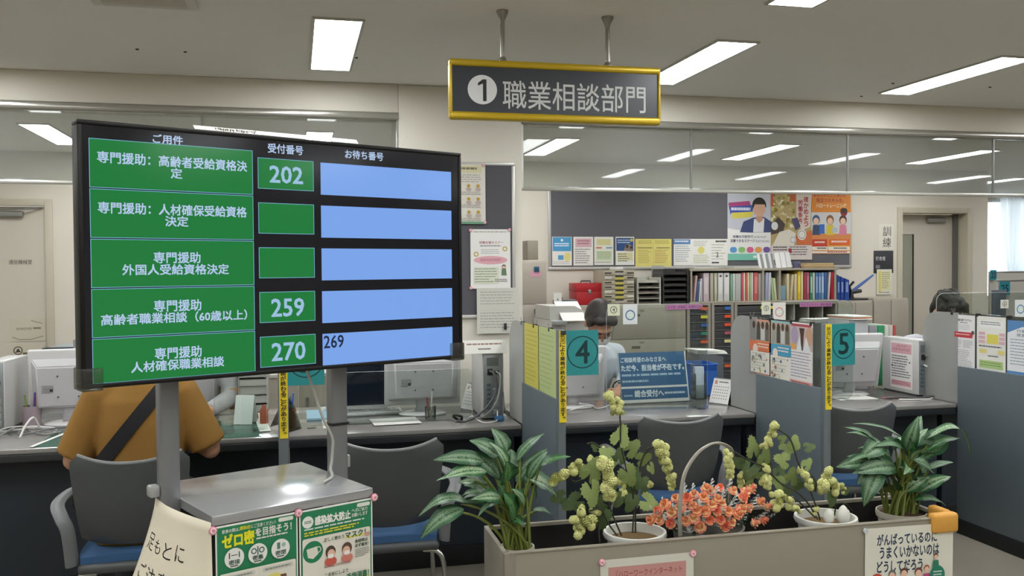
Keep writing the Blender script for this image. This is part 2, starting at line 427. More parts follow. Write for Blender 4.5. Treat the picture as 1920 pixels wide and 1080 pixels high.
for i, x in enumerate((-3.95, -1.86, 2.24, 4.30, 6.42, 8.6)):  # hidden row, added to even out the lighting behind the beam
    lamp(x, 5.95, 6.5, 'short white ceiling light added unseen behind the glass beam, %s along the row' % ['first', 'second', 'third', 'fourth', 'fifth', 'sixth'][i])
for i, (x, y) in enumerate(((8.9, 7.6), (8.9, 9.6), (10.9, 9.6))):
    lamp(x, y, y+1.1, 'white recessed ceiling light in the window bay, %s' % ['nearest', 'beside the inner wall', 'nearest the window'][i])
# air vent at the top edge
p = at(272, 2, Z=CEIL)
t = thing('ceiling_vent', 'square louvred air vent in the ceiling at the top edge of the photo', 'vent', (p.x, p.y-.16, CEIL))
m = MB()
for a in ((-.2,-.16,-.2,.2),(.16,.2,-.2,.2),(-.16,.16,-.2,-.16),(-.16,.16,.16,.2)): m.box(*a, -.018, -.0005, .004)
m.build('frame', M('d2cfc4', .5), t)
for i in range(7):
    m = MB(); m.box(-.16, .16, -.004, .004, -.022, 0, xf=Matrix.Translation((0, -.135+i*.045, -.002)) @ Matrix.Rotation(.7, 4, 'X')); m.build('slat', M('d6d3c8', .5), t)
# ================================================================ COUNTERS, DIVIDERS
X3, X4, X5, X6 = -.06, 1.165, 2.515, 3.83
YP = 3.92          # customer end of the divider panels
ZT, ZA = .945, 1.265
TOPM = M('8d8a86', .12, vary=.22, scale=5, spec=.6)
LIP = M('2c2f31', .35)
UNDER = M('232b34', .6)
KICK = M('101214', .7)
def counter(x0, x1, depth, label):
    t = thing('service_counter', label, 'counter', ((x0+x1)/2, YC, FL), 0, 'service counters')
    W_ = (x1-x0)/2-.019; h = CT-FL
    m = MB(); m.box(-W_, W_, 0, depth, h-.022, h, .003); m.build('worktop', TOPM, t)
    m = MB(); m.box(-W_, W_, .002, depth, h-.062, h-.0225, .006, 3); m.build('edge_band', LIP, t)
    m = MB(); m.box(-W_, W_, .17, .20, .11, h-.063); m.build('front_panel', UNDER, t)
    m = MB(); m.box(-W_, W_, .16, .20, .0, .11, .004); m.build('kick_board', KICK, t)
    for s_ in (-1, 1):
        m = MB(); m.box(s_*W_-(.02 if s_ > 0 else 0), s_*W_+(.02 if s_ < 0 else 0), .21, depth-.02, .0, h-.063); m.build('side_panel', UNDER, t)
    return t
counter(-2.9, X3, .742, 'grey topped service counter with dark front where the customer in the yellow shirt sits')
counter(X3, X4, .742, 'grey topped service counter left of booth 4 under the right half of the display')
counter(X4, X5, .742, 'grey topped service counter of booth 4 holding the blue absence notice')
counter(X5, X6, .742, 'grey topped service counter of booth 5 with a computer tower on it')
counter(X6, 5.2, .742, 'grey topped service counter beyond the rightmost blue grey divider')
PAN = M('5d676d', .5, vary=.05, scale=4)
FROST = CLEAR('e8ecea', .6, .25, haze=.60, hazecol='d2d2cf', name='frosted_acrylic')
ACR = CLEAR('f4f8f6', .9, .02, name='clear_acrylic')
ACRH = CLEAR('eef2ef', .9, .04, haze=.10, hazecol='cfd4ce', name='scuffed_acrylic')
def divider(x, label, yp=YP):
    t = thing('booth_divider', label, 'divider', (x, YC, FL), 0, 'booth dividers'); h = -FL; L = yp-YC
    m = MB(); m.box(-.018, .018, L+.03, -.004, .09, ZT+h, .003); m.build('lower_panel', PAN, t)
    m = MB(); m.box(-.021, .021, L+.01, -.004, 0, .09, .003); m.build('kick_board', KICK, t)
    m = MB(); m.box(-.019, .019, L, L+.03, 0, ZA+h, .004); m.build('post', M('6f777b', .4, .3), t)
    m = MB(); m.box(-.006, .006, L+.031, -.006, ZT+h+.001, ZA+h-.005); m.build('acrylic_top', ACRH, t)
    return t
divider(X3, 'blue grey booth divider seen edge on under the display with yellow strip')
divider(X4, 'blue grey booth divider in the middle, with yellow and green sheets in its acrylic')
divider(X5, 'blue grey booth divider with orange and blue leaflets clipped to its acrylic')
divider(X6, 'blue grey booth divider at the right edge with three white leaflets clipped on', 2.6)
# frosted wing screens standing on the counter at each divider
def wing(x, label, h0=.54):
    m = MB(); L = .31; r = .13
    pts = [(0, 0), (L, 0)]+arc(L-r, h0-r, r, 0, 90, 10)+[(0, h0)]
    m.prism(pts, .006, Matrix.Translation((-.003, 0, 0)) @ Matrix.Rotation(PI/2, 4, 'Z'))
    o = m.build('wing_screen', FROST, None, (x, YC+.003, CT+.001)); return tag(o, label, 'screen', 'frosted wing screens')
wing(X4, 'frosted acrylic wing screen on the counter right of the upright computer tower')
wing(X5, 'frosted rounded acrylic wing screen behind the desk calendar of booth 4')
wing(X6, 'frosted rounded acrylic wing screen right of the computer tower with the pink notice')
# yellow warning strips on the posts
def strip(x, label, v0, v1, yp=YP):
    h = v1-v0; p = Print(.034, h, 34, h*1000, 'e9d02c', .0006)
    p.vtext('状況により業務が終わることがあります。', 6, 12, 28, h*1000-8, '3c3620', .02)
    o = p.build('warning_strip', None, (x-.017+.004, yp-.002, v0)); tag(o, label, 'notice', 'yellow warning strips')
strip(X3, 'yellow warning strip with vertical writing under the display', .835, 1.262)
strip(X4, 'yellow warning strip with vertical writing on the post below the masked man in white', .845, 1.262)
strip(X5, 'yellow warning strip with vertical writing beside the orange and blue leaflets', .845, 1.262)
# teal number flags, standing out sideways from the posts
def flag(x, n, label, rz=0, yp=YP, w=.152, h=.205):
    p = Print(w, h, 152, 205, '2f8f92', .0015, .35)
    p.ring(76, 100, 74, 5, '15393d'); p.text(n, 44, 48, 108, 150, '15393d', .012)
    tag(p.build('number_flag', None, (x+.022, yp-.004, 1.262-h), (0, 0, rz)), label, 'sign', 'teal booth number flags')
flag(X3, '3', 'teal booth number flag partly hidden under the display bottom edge')
flag(X4, '4', 'teal booth flag with circled number four in front of the man in white')
flag(X5, '5', 'teal booth flag with circled number five beside the white monitor on the right', .22)

def desk(x0, x1, label, dp=.36):
    t = thing('staff_desk', label, 'desk', ((x0+x1)/2, YC+.75, FL), 0, 'staff desks behind the counter'); W_ = (x1-x0)/2; h = CT-FL
    m = MB(); m.box(-W_, W_, 0, dp, h-.03, h-.001, .004); m.build('desktop', TOPM, t)
    for s_ in (-1, 1):
        m = MB(); m.box(s_*W_-(.03 if s_ > 0 else 0), s_*W_+(.03 if s_ < 0 else 0), .02, dp-.03, 0, h-.031, .004); m.build('end_panel', M('8b8e90', .5), t)
desk(-2.85, .55, 'grey staff desk behind the left counter', .20); desk(1.38, X5-.03, 'grey staff desk behind the counter of booth four'); desk(X5+.03, X6-.03, 'grey staff desk behind the counter of booth five', .26)
# ================================================================ QUEUE DISPLAY ON ITS STAND
A25 = math.radians(25.29)
BLK = M('100f0e', .4, spec=.3); SCR = .50
DC = CAM + .945*(Vector((.004, 2.856, 1.591))-CAM); DW, DH = 1.172, .676
d = thing('queue_display', 'large black flat screen display showing green queue number boxes', 'display', DC, A25)
m = MB(); bz = .012; hw, hh = DW/2, DH/2
m.box(-hw, hw, -.004, .05, hh-bz, hh, .003); m.box(-hw, hw, -.004, .05, -hh, -hh+bz, .003)
m.box(-hw, -hw+bz, -.004, .05, -hh+bz, hh-bz, .003); m.box(hw-bz, hw, -.004, .05, -hh+bz, hh-bz, .003); m.build('bezel', BLK, d)
m = MB(); m.box(-hw+.02, hw-.02, .045, .065, -hh+.02, hh-.02, .01); m.build('rear_cover', M('161616', .5), d)
p = Print(DW-2*bz, DH-2*bz, DW/DW*1000-2*bz/DW*1000, 577-2*bz/DH*577, None); p.step = .00008
p.mk = lambda c: EM(c, SCR, True)
ob = 1000*bz/DW; p_P = p.P
p.P = lambda u, v: p_P(u-ob, v-ob)
p.rect(ob, ob, 1000-ob, 577-ob, '0a0a0e')
GR, PB, LB = '14823a', '86b4ff', 'c4dcff'
p.k = 1
def scrbox(a, b_, c_, e_, col, edge=None):
    k0 = p.k
    if edge: p.rect(a-1.3, b_-1.3, c_+1.3, e_+1.3, edge); p.rect(a, b_, c_, e_, col)
    else: p.rect(a, b_, c_, e_, col)
    p.k = k0
for k in range(5):
    y = 108*k
    scrbox(25, 39.5+y, 388, min(142.5+y, 566), GR, '86c8e6'); scrbox(403, 54.7+y, 546.5, 126.7+y, GR, '86c8e6'); scrbox(567, 54.7+y, 966.5, 135.5+y, PB)
p.k = 6
def T(s, a, b_, c_, e_, col=LB, bold=.018): k0 = p.k; p.text(s, a, b_, c_, e_, col, bold); p.k = k0
T('ご用件', 157.5, 18.5, 223.6, 38.4); T('受付番号', 428, 17.6, 519.8, 40); T('お待ち番号', 636.6, 17.5, 748.8, 39)
T('専門援助：高齢者受給資格決', 40.4, 65, 374.5, 89.6); T('定', 196, 92, 221, 115)
T('専門援助：人材確保受給資格', 40.2, 174, 372.4, 198.5); T('決定', 182, 200.5, 233.2, 223.6)
T('専門援助', 155.4, 282, 259.9, 306.7); T('外国人受給資格決定', 88.3, 309.5, 326.6, 333)
T('専門援助', 154.3, 390.5, 260.2, 416); T('高齢者職業相談（60歳以上）', 42.6, 418, 369.8, 442)
T('専門援助', 154.5, 497.5, 259.3, 523); T('人材確保職業相談', 103.4, 525.5, 312, 549)
T('202', 432, 71.2, 518, 111.7, 'a9d0f2', .016); T('259', 432, 395, 517, 438, 'a9d0f2', .016); T('270', 431.5, 503, 519, 546, 'a9d0f2', .016); T('269', 570.7, 492, 626.2, 523.5, '1a2a4a', .012)
p.build('screen', d, (-hw+bz, -.0005, -hh+bz))
for s_, x in ((-1, -hw+.03), (1, hw-.018)):
    m = MB(); m.box(x-.032, x+.022, -.010, .07, -hh-.006, -hh+.052, .005); m.build('corner_guard', CLEAR('b9b9b0', .6, .15, haze=.25, hazecol='8e8c84', name='corner_plastic'), d)
# stand
SO = Vector((-.105, 2.80, FL)); ST = .9-FL
POLE = M('8c8d90', .35, .5); TRAY = M('b6b8ba', .2, .6)
t = thing('display_stand', 'grey steel display stand with two poles and a square shelf', 'stand', SO, A25)
m = MB(); m.box(-.241, .241, -.236, .236, ST-.004, ST, .0015); m.box(-.241, .241, -.238, -.234, ST-.026, ST-.001, .0015); m.box(-.241, .241, .232, .236, ST-.026, ST-.001); m.box(-.241, -.237, -.234, .232, ST-.026, ST-.001); m.box(.237, .241, -.234, .232, ST-.026, ST-.001)
m.build('shelf', TRAY, t)
for s_ in (-1, 1):
    m = MB(); m.box(s_*.266-.0275, s_*.266+.0275, .008, .05, .06, 1.86, .006, 3); m.build('pole', POLE, t)
    m = MB(); m.box(s_*.266-.035, s_*.266+.035, -.30, .36, .03, .06, .008); m.build('foot', POLE, t)
    for y in (-.26, .32):
        m = MB(); m.cyl((s_*.266-.012, y, .026), (s_*.266+.012, y, .026), .026); m.build('caster', M('1d1d1e', .5), t)
m = MB(); m.box(-.322, -.294, .012, .05, ST+.012, ST+.045, .006); m.build('clamp', M('a9a9a9', .4, .3), t)
m = MB(); m.box(.294, .306, .015, .045, ST+.010, ST+.05, .004); m.build('clamp', M('a9a9a9', .4, .3), t)
m = MB()
for z in (1.45, 1.66): m.box(-.30, .30, -.06, .01, z, z+.05, .004)
for x in (-.16, .16): m.box(x-.02, x+.02, -.076, -.06, 1.36, 1.80, .004)
m.build('mount_bracket', M('3c3c3d', .5), t)
m = MB(); m.box(-.236, .236, .15, .165, .12, ST-.03); m.box(-.236, .236, -.22, .15, .10, .118); m.build('lower_panel', M('2a2624', .6), t)
# black tie and white cable on the right pole
def L2W(x, y, z): return SO + Vector((x*math.cos(A25)-y*math.sin(A25), x*math.sin(A25)+y*math.cos(A25), z))
m = MB(); m.tube([(x, y, ST+.155) for x, y in rrect(.236, .296, .004, .054, .008, 3)], .004, 6, closed=True); tag(m.build('cable_tie', M('151515', .4), None, SO, (0, 0, A25)), 'black cable tie around the right pole of the display stand', 'tie')
m = MB(); m.tube(smoothpath([(.14, -.01, 1.30), (.165, -.015, 1.22), (.19, -.02, 1.14), (.228, -.01, 1.07), (.232, -.004, 1.03), (.228, -.004, .99), (.22, -.012, ST+.02), (.205, -.05, ST+.006), (.15, -.10, ST+.005)], 6), .0045, 8)
tag(m.build('power_cable', M('b9b7b0', .5), None, SO, (0, 0, A25)), 'light grey cable running from the display down the right pole', 'cable')
# curled paper lying on top of the display
p = Print(.50, .075, 500, 75, 'e9e4d6', .0005); r = random.Random(3)
for i in range(26):
    u = 55+i*4.6; p.rect(u, 48+r.random()*8, u+r.uniform(2, 4), 62+r.random()*11, '15130f'); p.k = 0
o = p.build('paper_sheet')
for v in o.data.vertices:
    x, y, z = v.co; a = z/.075*2.7-.5; R_ = .009+.002*math.sin(x*5)
    v.co = (x, -math.cos(a)*(R_-y), math.sin(a)*(R_-y)+.006)
o.location = (DC + Vector((math.cos(A25), math.sin(A25), 0))*(-.285)+Vector((-math.sin(A25), math.cos(A25), 0))*.024+Vector((0, 0, hh+.0025))); o.rotation_euler = (0, 0, A25)
tag(o, 'curled white paper with black brush writing lying on top of the display', 'paper')
# ---- posters hung on the shelf front
PW = .233; PH = .33
WH, DG = 'dcdcd4', '1f7a50'
def post1():
    p = Print(PW, PH, 233, 330, 'e6e6e0'); p.rect(4, 5, 229, 326, DG)
    p.text('飲食の際は、', 18, 12, 66, 22, WH, .015); p.text('感染症', 66, 11, 96, 21, 'd7d32a', .02); p.text('にご注意ください！', 98, 11, 168, 21, WH, .012)
    p.rr(176, 8, 220, 19, 5, WH)
    p.text('ゼロ密', 18, 26, 106, 62, 'e2df20', .04); p.text('を目指そう！', 110, 24, 214, 46, WH, .03); p.lines(112, 50, 206, 55, 1, WH, .8)
    for i, (u, ic) in enumerate(((50, 0), (115, 1), (180, 2))):
        p.circ(u, 92, 27, 'e4e4de')
        if ic == 0: p.rect(u-15, 76, u-12, 92, '24443a'); p.rect(u+12, 76, u+15, 92, '24443a'); p.rect(u-9, 83, u+9, 85, '24443a')
        elif ic == 1: p.ring(u-11, 84, 8, 3, '3c6255'); p.rect(u-1.5, 72, u+1.5, 96, '24443a'); p.ring(u+11, 84, 8, 3, '3c6255')
        else: p.rect(u-10, 74, u-1, 92, '4f7a68'); p.circ(u+9, 82, 6, '9cb5a8')
        p.text('密接' if ic == 0 else '密集' if ic == 1 else '密閉', u-15, 96, u+15, 109, '24443a', .02); p.lines(u-11, 111, u+11, 115, 1, '24443a', .8)
    p.rr(8, 128, 224, 322, 5, 'ddd9cc'); p.rect(116, 132, 117, 320, 'c9c5b8')
    p.rr(20, 134, 106, 147, 6, 'c9c9c0'); p.lines(28, 138, 98, 143, 1, '8a8a80', .9, 0); p.rr(126, 134, 216, 147, 6, 'c9c9c0'); p.lines(134, 138, 208, 143, 1, '8a8a80', .9, 0)
    p.circ(64, 196, 34, 'ddd277'); p.circ(160, 190, 36, 'ddd277')
    for u, v, q_ in ((48, 190, 1), (78, 188, 1), (140, 196, 1), (186, 172, 1.15)):
        p.circ(u, v+26*q_, 14*q_, 'a58a72', 18*q_); p.circ(u, v, 8*q_, 'd9a98a', 9*q_); p.poly([(u-8*q_, v-2), (u-7*q_, v-9*q_), (u+7*q_, v-9*q_), (u+8*q_, v-2)], '6a4a38')
    return p
def post2():
    p = Print(PW, PH, 233, 330, 'e6e6e0'); p.rect(4, 5, 229, 326, DG)
    p.rr(182, 9, 225, 20, 5, WH); p.circ(26, 36, 17, 'e4e4de'); p.lines(15, 32, 37, 41, 2, '5a8070', .6, 0)
    p.text('感染拡大防止', 48, 24, 160, 48, 'ecece6', .04); p.text('への', 164, 22, 186, 32, WH); p.text('ご協力', 187, 22, 216, 32, WH); p.text('お願いします', 164, 35, 216, 46, WH, .015)
    p.lines(14, 54, 214, 62, 1, 'c9ddd2', .5); p.lines(14, 64, 200, 78, 2, 'cfcf3c', .55, .3, 4)
    p.rr(8, 82, 224, 322, 6, 'ddd8cc')
    p.circ(40, 122, 31, DG); p.poly([(20, 112), (52, 108), (56, 130), (40, 142), (24, 136)], 'dcd8cc'); p.ring(56, 118, 9, 2.5, 'dcd8cc')
    p.text('正しく使おう', 74, 90, 138, 101, '2f4a30', .015); p.rect(142, 99, 206, 104, 'd9cf4a'); p.text('マスク！', 142, 86, 208, 103, '2f5a3a', .03)
    for u, hair, f_ in ((94, '4a3a30', 0), (146, '5a4034', 1)):
        p.circ(u, 160, 19, 'c45a4a' if not f_ else 'c97a6a', 14); p.circ(u, 132, 16, hair, 18); p.circ(u+(-2 if f_ else 2), 138, 12, 'e0b49a', 13); p.rr(u-9, 138, u+9, 150, 4, 'e9e6e2')
    p.text('会話時は', 172, 112, 214, 122, '2f4a30', .025); p.text('必ず着用！', 172, 125, 216, 135, '2f4a30', .025); p.rr(204, 96, 222, 108, 5, 'c99a94')
    p.lines(172, 140, 220, 166, 5, '8a8a80', .45); p.lines(72, 168, 160, 176, 2, 'a07a70', .5)
    p.text('こまめにしよう', 74, 190, 148, 201, '2f4a30', .015); p.rect(74, 222, 216, 229, 'd9d26a'); p.text('手洗い・手指消毒！', 74, 206, 216, 227, '1f6a48', .03)
    p.circ(40, 232, 32, DG); p.poly([(24, 262), (26, 228), (34, 212), (42, 228), (44, 262)], 'dcd8cc'); p.poly([(46, 232), (68, 222), (70, 240), (50, 244)], 'dcd8cc')
    p.lines(84, 238, 140, 268, 4, '8a8a80', .4); p.ring(174, 244, 10, 2.5, 'c98a7a'); p.circ(200, 240, 11, 'd98a5a', 13); p.lines(166, 260, 216, 266, 1, '8a8a80', .7)
    return p
fd = Vector((math.cos(A25), math.sin(A25), 0)); fn = Vector((math.sin(A25), -math.cos(A25), 0))
tag(post1().build('poster', None, L2W(-.234, -.2402, ST-.028-PH), (0, 0, A25)), 'green poster with yellow headline hung on the left of the stand front', 'poster')
tag(post2().build('poster', None, L2W(.004, -.2402, ST-.028-PH), (0, 0, A25)), 'green infection prevention poster with mask picture on the right of the stand front', 'poster')
def magnet(loc, rz, label, r=.0115):
    m = MB(); m.m = 0; m.lathe([(0, .0), (r, .0), (r, .003), (r*.8, .005), (0, .006)], 16); o_m = m
    for i in range(8):
        a = 2*PI*i/8; m.m = 1; m.ell((math.cos(a)*r*.55, math.sin(a)*r*.55, .005), (r*.22, r*.22, .0015), 8, 5)
    o = m.build('flower_magnet', [M('d88a9a', .4), M('f0d4d8', .4)], None, loc, (PI/2, 0, rz)); tag(o, label, 'magnet', 'pink flower magnets')
magnet(L2W(-.241, -.2412, ST-.036), A25, 'pink flower magnet at the left corner of the stand shelf')
magnet(L2W(.001, -.2412, ST-.032), A25, 'pink flower magnet between the two green posters')
magnet(L2W(.243, -.2412, ST-.028), A25, 'pink flower magnet at the right corner of the stand shelf')
# cream paper with handwriting, bulging at the left side
p = Print(.30, .42, 300, 420, 'd9d0ba', .0006)
INK = '1c1a18'
for ch, u0, v0, u1, v1 in (('足', 22, 86, 62, 130), ('も', 72, 92, 106, 128), ('と', 120, 90, 156, 130), ('に', 172, 84, 206, 126), ('ご', 24, 164, 60, 204), ('注', 70, 164, 112, 212), ('意', 122, 164, 166, 212), ('く', 182, 166, 200, 208), ('だ', 212, 160, 252, 206), ('さい', 90, 250, 190, 296)):
    p.text(ch, u0, v0, u1, v1, INK, 0)
bmesh.ops.subdivide_edges(p.bm, edges=[e for e in p.bm.edges if e.calc_length() > .1], cuts=14, use_grid_fill=True)
o = p.build('notice_sheet', None, SO, (0, 0, A25))
for v in o.data.vertices:
    x, y, z = v.co; u = min(1, max(0, x/.30)); tt = min(1, max(0, 1-z/.42))           # u 0 back .. 1 front
    out = .297-.052*max(0, (u-.25)/.75)**1.4+.16*tt**1.3*(1-.8*u)+.02*math.sin(u*PI)*tt
    v.co = (-(out-y*1.5), .047-.285*u-.10*tt**1.2*u, .905-.02*u-tt*.415-FL)
o.data.polygons.foreach_set('use_smooth', [True]*len(o.data.polygons)); o.data.update()
tag(o, 'cream paper with brush handwriting bulging from the left side of the stand', 'notice')
# ================================================================ HANGING SIGN
sx0, sx1, sz0, sz1, sy = .629, 1.564, 2.168, 2.418, 3.72
GOLD = M('c8a824', .35, .3)
t = thing('hanging_sign', 'dark sign board in a gold frame hanging from the ceiling by two rods', 'sign', ((sx0+sx1)/2, sy, sz0))
hw_, h_ = (sx1-sx0)/2, sz1-sz0
m = MB(); m.box(-hw_+.008, hw_-.008, .004, .034, .028, h_-.028); m.build('panel', M('3b3e44', .3), t)
for z0_, z1_ in ((0, .032), (h_-.030, h_)):
    m = MB(); m.box(-hw_, hw_, -.006, .044, z0_, z1_, .011, 4); m.build('frame_rail', GOLD, t)
for s_ in (-1, 1):
    m = MB(); m.box(s_*hw_-(.012 if s_ > 0 else -.0), s_*hw_+(.012 if s_ < 0 else 0), -.005, .043, .02, h_-.02, .005, 3); m.build('frame_stile', GOLD, t)
p = Print(2*hw_, h_, 395, 110, None); LT = 'cfcfcf'
p.circ(59, 55, 26.5, 'dedede', 27); p.poly([(60, 36), (66.5, 36), (66.5, 76), (60, 76)], '2a2b2e'); p.poly([(51, 43), (60, 36), (60.5, 43.5), (51, 48)], '2a2b2e')
p.text('職業相談部門', 96, 36, 366, 88, LT, .004); p.build('lettering', t, (-hw_, .0038, 0))
for x in (.86, 1.327):
    dx = x-(sx0+sx1)/2
    m = MB(); m.cyl((dx, .019, h_), (dx, .019, CEIL-sz0), .010, n=12); m.lathe([(.010, -.05), (.012, -.04), (.026, -.006), (.026, 0)], 16, (dx, .019, CEIL-sz0)); m.lathe([(.016, 0), (.016, .012), (.010, .02)], 14, (dx, .019, h_-.002)); m.build('rod', M('9c9890', .28, .8), t)
# ================================================================ PLANTER BOX
PX0, PX1, PY0, PY1, PZ = .626, 2.266, 2.75, 3.075, .65
BEI = M('8d8678', .45, vary=.03, scale=3)
t = thing('planter_box', 'long beige steel planter box standing across the foreground', 'planter', ((PX0+PX1)/2, PY0, FL))
W_ = (PX1-PX0)/2; D_ = PY1-PY0; h = PZ-FL; k = .016
m = MB(); m.box(-W_+.035, W_-.035, .002, k, .03, h-.002, .003); m.build('front_panel', BEI, t)
m = MB(); m.box(-W_+.002, W_-.002, D_-k, D_, .03, h, .003); m.build('back_panel', BEI, t)
for s_ in (-1, 1):
    m = MB(); m.box(s_*W_-(k if s_ > 0 else 0), s_*W_+(k if s_ < 0 else 0), .02, D_-.01, .03, h, .003); m.build('end_panel', BEI, t)
    m = MB(); m.box(s_*W_-(.038 if s_ > 0 else 0), s_*W_+(.038 if s_ < 0 else 0), 0, .028, 0, h, .004); m.build('corner_post', M('827b6e', .45), t)
m = MB(); m.box(-W_+k, W_-k, -.001, .021, h-.003, h+.001); m.build('rim', M('8a8375', .4), t)
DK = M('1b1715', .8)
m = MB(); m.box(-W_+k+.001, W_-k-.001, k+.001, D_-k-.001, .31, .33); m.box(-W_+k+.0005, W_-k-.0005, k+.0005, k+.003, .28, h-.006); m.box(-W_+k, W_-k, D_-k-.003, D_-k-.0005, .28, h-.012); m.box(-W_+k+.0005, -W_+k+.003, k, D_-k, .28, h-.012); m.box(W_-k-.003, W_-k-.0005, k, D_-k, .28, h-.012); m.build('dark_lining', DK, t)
m = MB(); OR = M('d49a40', .6, vary=.08, scale=60)
m.box(PX1-.092, PX1+.014, PY0-.016, PY0+.022, PZ-.052, PZ+.018, .012, 3); m.box(PX1-.022, PX1+.014, PY0+.0225, PY0+.11, PZ-.03, PZ+.018, .010, 3)
tag(m.build('corner_cushion', OR), 'orange foam corner cushion on the right end of the planter box', 'cushion')
# two posters on the planter front
def on_front(px0, py0, px1, py1): a = at(px0, py0, Y=PY0-.002); b = at(px1, py1, Y=PY0-.002); return a, b
a, b_ = on_front(1126, 1051, 1301, 1035); w_ = (b_-a).length; tl = math.atan2(b_.z-a.z, b_.x-a.x)
p = Print(w_, .30, 300, 300*.30/w_, 'd2d0c4'); p.rect(25, 24, 275, 300*.30/w_-20, 'c48e88')
RD = '8a2f3a'
p.text('『ハローワークインターネット', 50, 36, 262, 57, RD, .0); p.text('サービス』をご利用頂けるよう', 46, 72, 262, 94, RD, .0)
p.lines(46, 112, 262, 240, 5, RD, .35)
tag(p.build('poster', None, (a.x, PY0-.002, a.z-.30), (0, -tl, 0)), 'pink notice with a white border on the front of the planter box', 'poster')
magnet((a.x+.004, PY0-.0035, a.z-.006), 0, 'pink flower magnet at the left corner of the pink notice'); magnet((b_.x-.004, PY0-.0035, b_.z-.004), 0, 'pink flower magnet at the right corner of the pink notice')
a, b_ = on_front(1620, 992, 1785, 980); w_ = (b_-a).length; tl = math.atan2(b_.z-a.z, b_.x-a.x)
p = Print(w_, w_*1.41, 165, 165*1.41, 'dcdacc'); NV = '2a3a52'
p.text('がんばっているのに', 22, 11, 134, 29, NV, .022); p.text('うまくいかないのは', 27, 32, 138, 51, NV, .022); p.text('どうしてだろう', 22, 55, 107, 73, NV, .022)
p.circ(22, 89, 13.5, 'c9523f', 15); p.poly([(12, 100), (32, 100), (34, 118), (12, 118)], 'c9523f'); p.lines(13, 83, 32, 97, 3, 'ecc4ba', .45, .1)
def fig(u, v, hair, cloth, s_=1):
    p.poly([(u-8*s_, v+12*s_), (u-11*s_, v+36*s_), (u+11*s_, v+36*s_), (u+8*s_, v+12*s_)], cloth); p.circ(u, v, 7*s_, hair); p.circ(u, v+3*s_, 5.6*s_, 'e6bba4', 6*s_); p.rect(u-5*s_, v+36*s_, u-1*s_, v+60*s_, '4a4a55'); p.rect(u+1*s_, v+36*s_, u+5*s_, v+60*s_, '4a4a55')
fig(50, 77, '6a6a6a', '7a5a48'); fig(72, 75, '5a3a2c', '2f3a5e'); fig(99, 76, '6a3a34', '2f6a8a'); fig(114, 71, '9a5a3a', 'b94a7a', .75); fig(131, 52, '6a3a30', '2f7a5a', .6)
p.circ(134, 84, 14, '1f7a60', 16); p.lines(126, 77, 143, 92, 3, 'c4dccf', .45, .1)
tag(p.build('poster', None, (a.x, PY0-.002, a.z-w_*1.41), (0, -tl, 0)), 'white poster with cartoon people and navy headline at the right of the planter front', 'poster')
m = MB(); m.lathe([(0, 0), (.009, 0), (.009, .006), (0, .007)], 16); tag(m.build('round_magnet', M('c9ccd0', .2), None, (a.x+.004, PY0-.0035, a.z-.006), (PI/2, 0, 0)), 'clear round magnet at the corner of the white cartoon poster', 'magnet')
# ================================================================ CHAIRS
SHELL = M('4a4d4e', .45); SEATB = M('33577f', .85, bump=.25, scale=260); ARM = M('6e7071', .45); CHR = M('b9b9b8', .18, .95)
def chair(loc, rz, label):
    t = thing('visitor_chair', label, 'chair', (loc[0], loc[1], FL), rz, 'visitor chairs at the counter')
    def back(u, v):
        x = 2*u-1; top = .845+.030*abs(x)**2.2; z = .50+(top-.50)*v; wv = .200+.028*v
        r1 = .12
        if v > 1-r1: q_ = (v-(1-r1))/r1; wv -= .035*(1-math.sqrt(max(0, 1-q_*q_)))
        if v < .1: q_ = 1-v/.1; wv -= .045*(1-math.sqrt(max(0, 1-q_*q_)))
        return Vector((x*wv, -.215+.055*x*x-.05*v+.05*(1-v)**3, z))
    m = MB(); m.grid(back, 16, 14); bmesh.ops.recalc_face_normals(m.bm, faces=m.bm.faces[:]); bmesh.ops.solidify(m.bm, geom=m.bm.faces[:], thickness=.012)
    rim = MB(); m.build('backrest', SHELL, t, smooth=True)
    pts = [back(i/24, 1) for i in range(25)]; rim.tube([p_+Vector((0, .005, 0)) for p_ in pts], .0075, 8); rim.build('top_rim', M('7d8080', .3), t)
    def seat(u, v): x = 2*u-1; y = 2*v-1; return Vector((x*(.215-.02*abs(y)**3), y*.215+.03, .462+.012*(1-x*x)*(1-.4*y*y)-.03*max(0, y)**4))
    m = MB(); m.grid(seat, 12, 12); bmesh.ops.recalc_face_normals(m.bm, faces=m.bm.faces[:]); bmesh.ops.solidify(m.bm, geom=m.bm.faces[:], thickness=.03); m.build('seat_cushion', SEATB, t)
    m = MB(); m.box(-.205, .205, -.20, .22, .395, .438, .018, 3); m.build('seat_pan', SHELL, t)
    m = MB(); m.box(-.06, .06, -.19, -.10, .41, .436, .008); m.build('back_bracket', SHELL, t)
    for s_ in (-1, 1):
        m = MB(); m.tube(smoothpath([(s_*.262, .17, .665), (s_*.282, .03, .675), (s_*.292, -.10, .66), (s_*.262, -.175, .625), (s_*.236, -.19, .57), (s_*.226, -.17, .43)], 5), .027, 10, flat=.5); m.build('armrest', ARM, t)
        for y0, y1 in ((-.16, -.24), (.16, .24)):
            m = MB(); m.tube(smoothpath([(s_*.14, y0, .392), (s_*.195, y0*1.08, .386), (s_*.222, (y0*.7+y1*.3), .34), (s_*.232, (y0+y1)/2, .2), (s_*.242, y1, .012)], 5), .011, 10); m.build('leg', CHR, t)
            m = MB(); m.cyl((s_*.242, y1, 0), (s_*.242, y1, .016), .014, .012, 10); m.build('foot_cap', M('2a2a2a', .6), t)
    return t
def chair_at(px, py, label, rz=0, dz=.77):
    p_ = at(px, py, Z=dz); chair((p_.x, p_.y+.255), rz, label)
chair_at(240, 880, 'grey shell armchair the customer in the yellow shirt sits on')
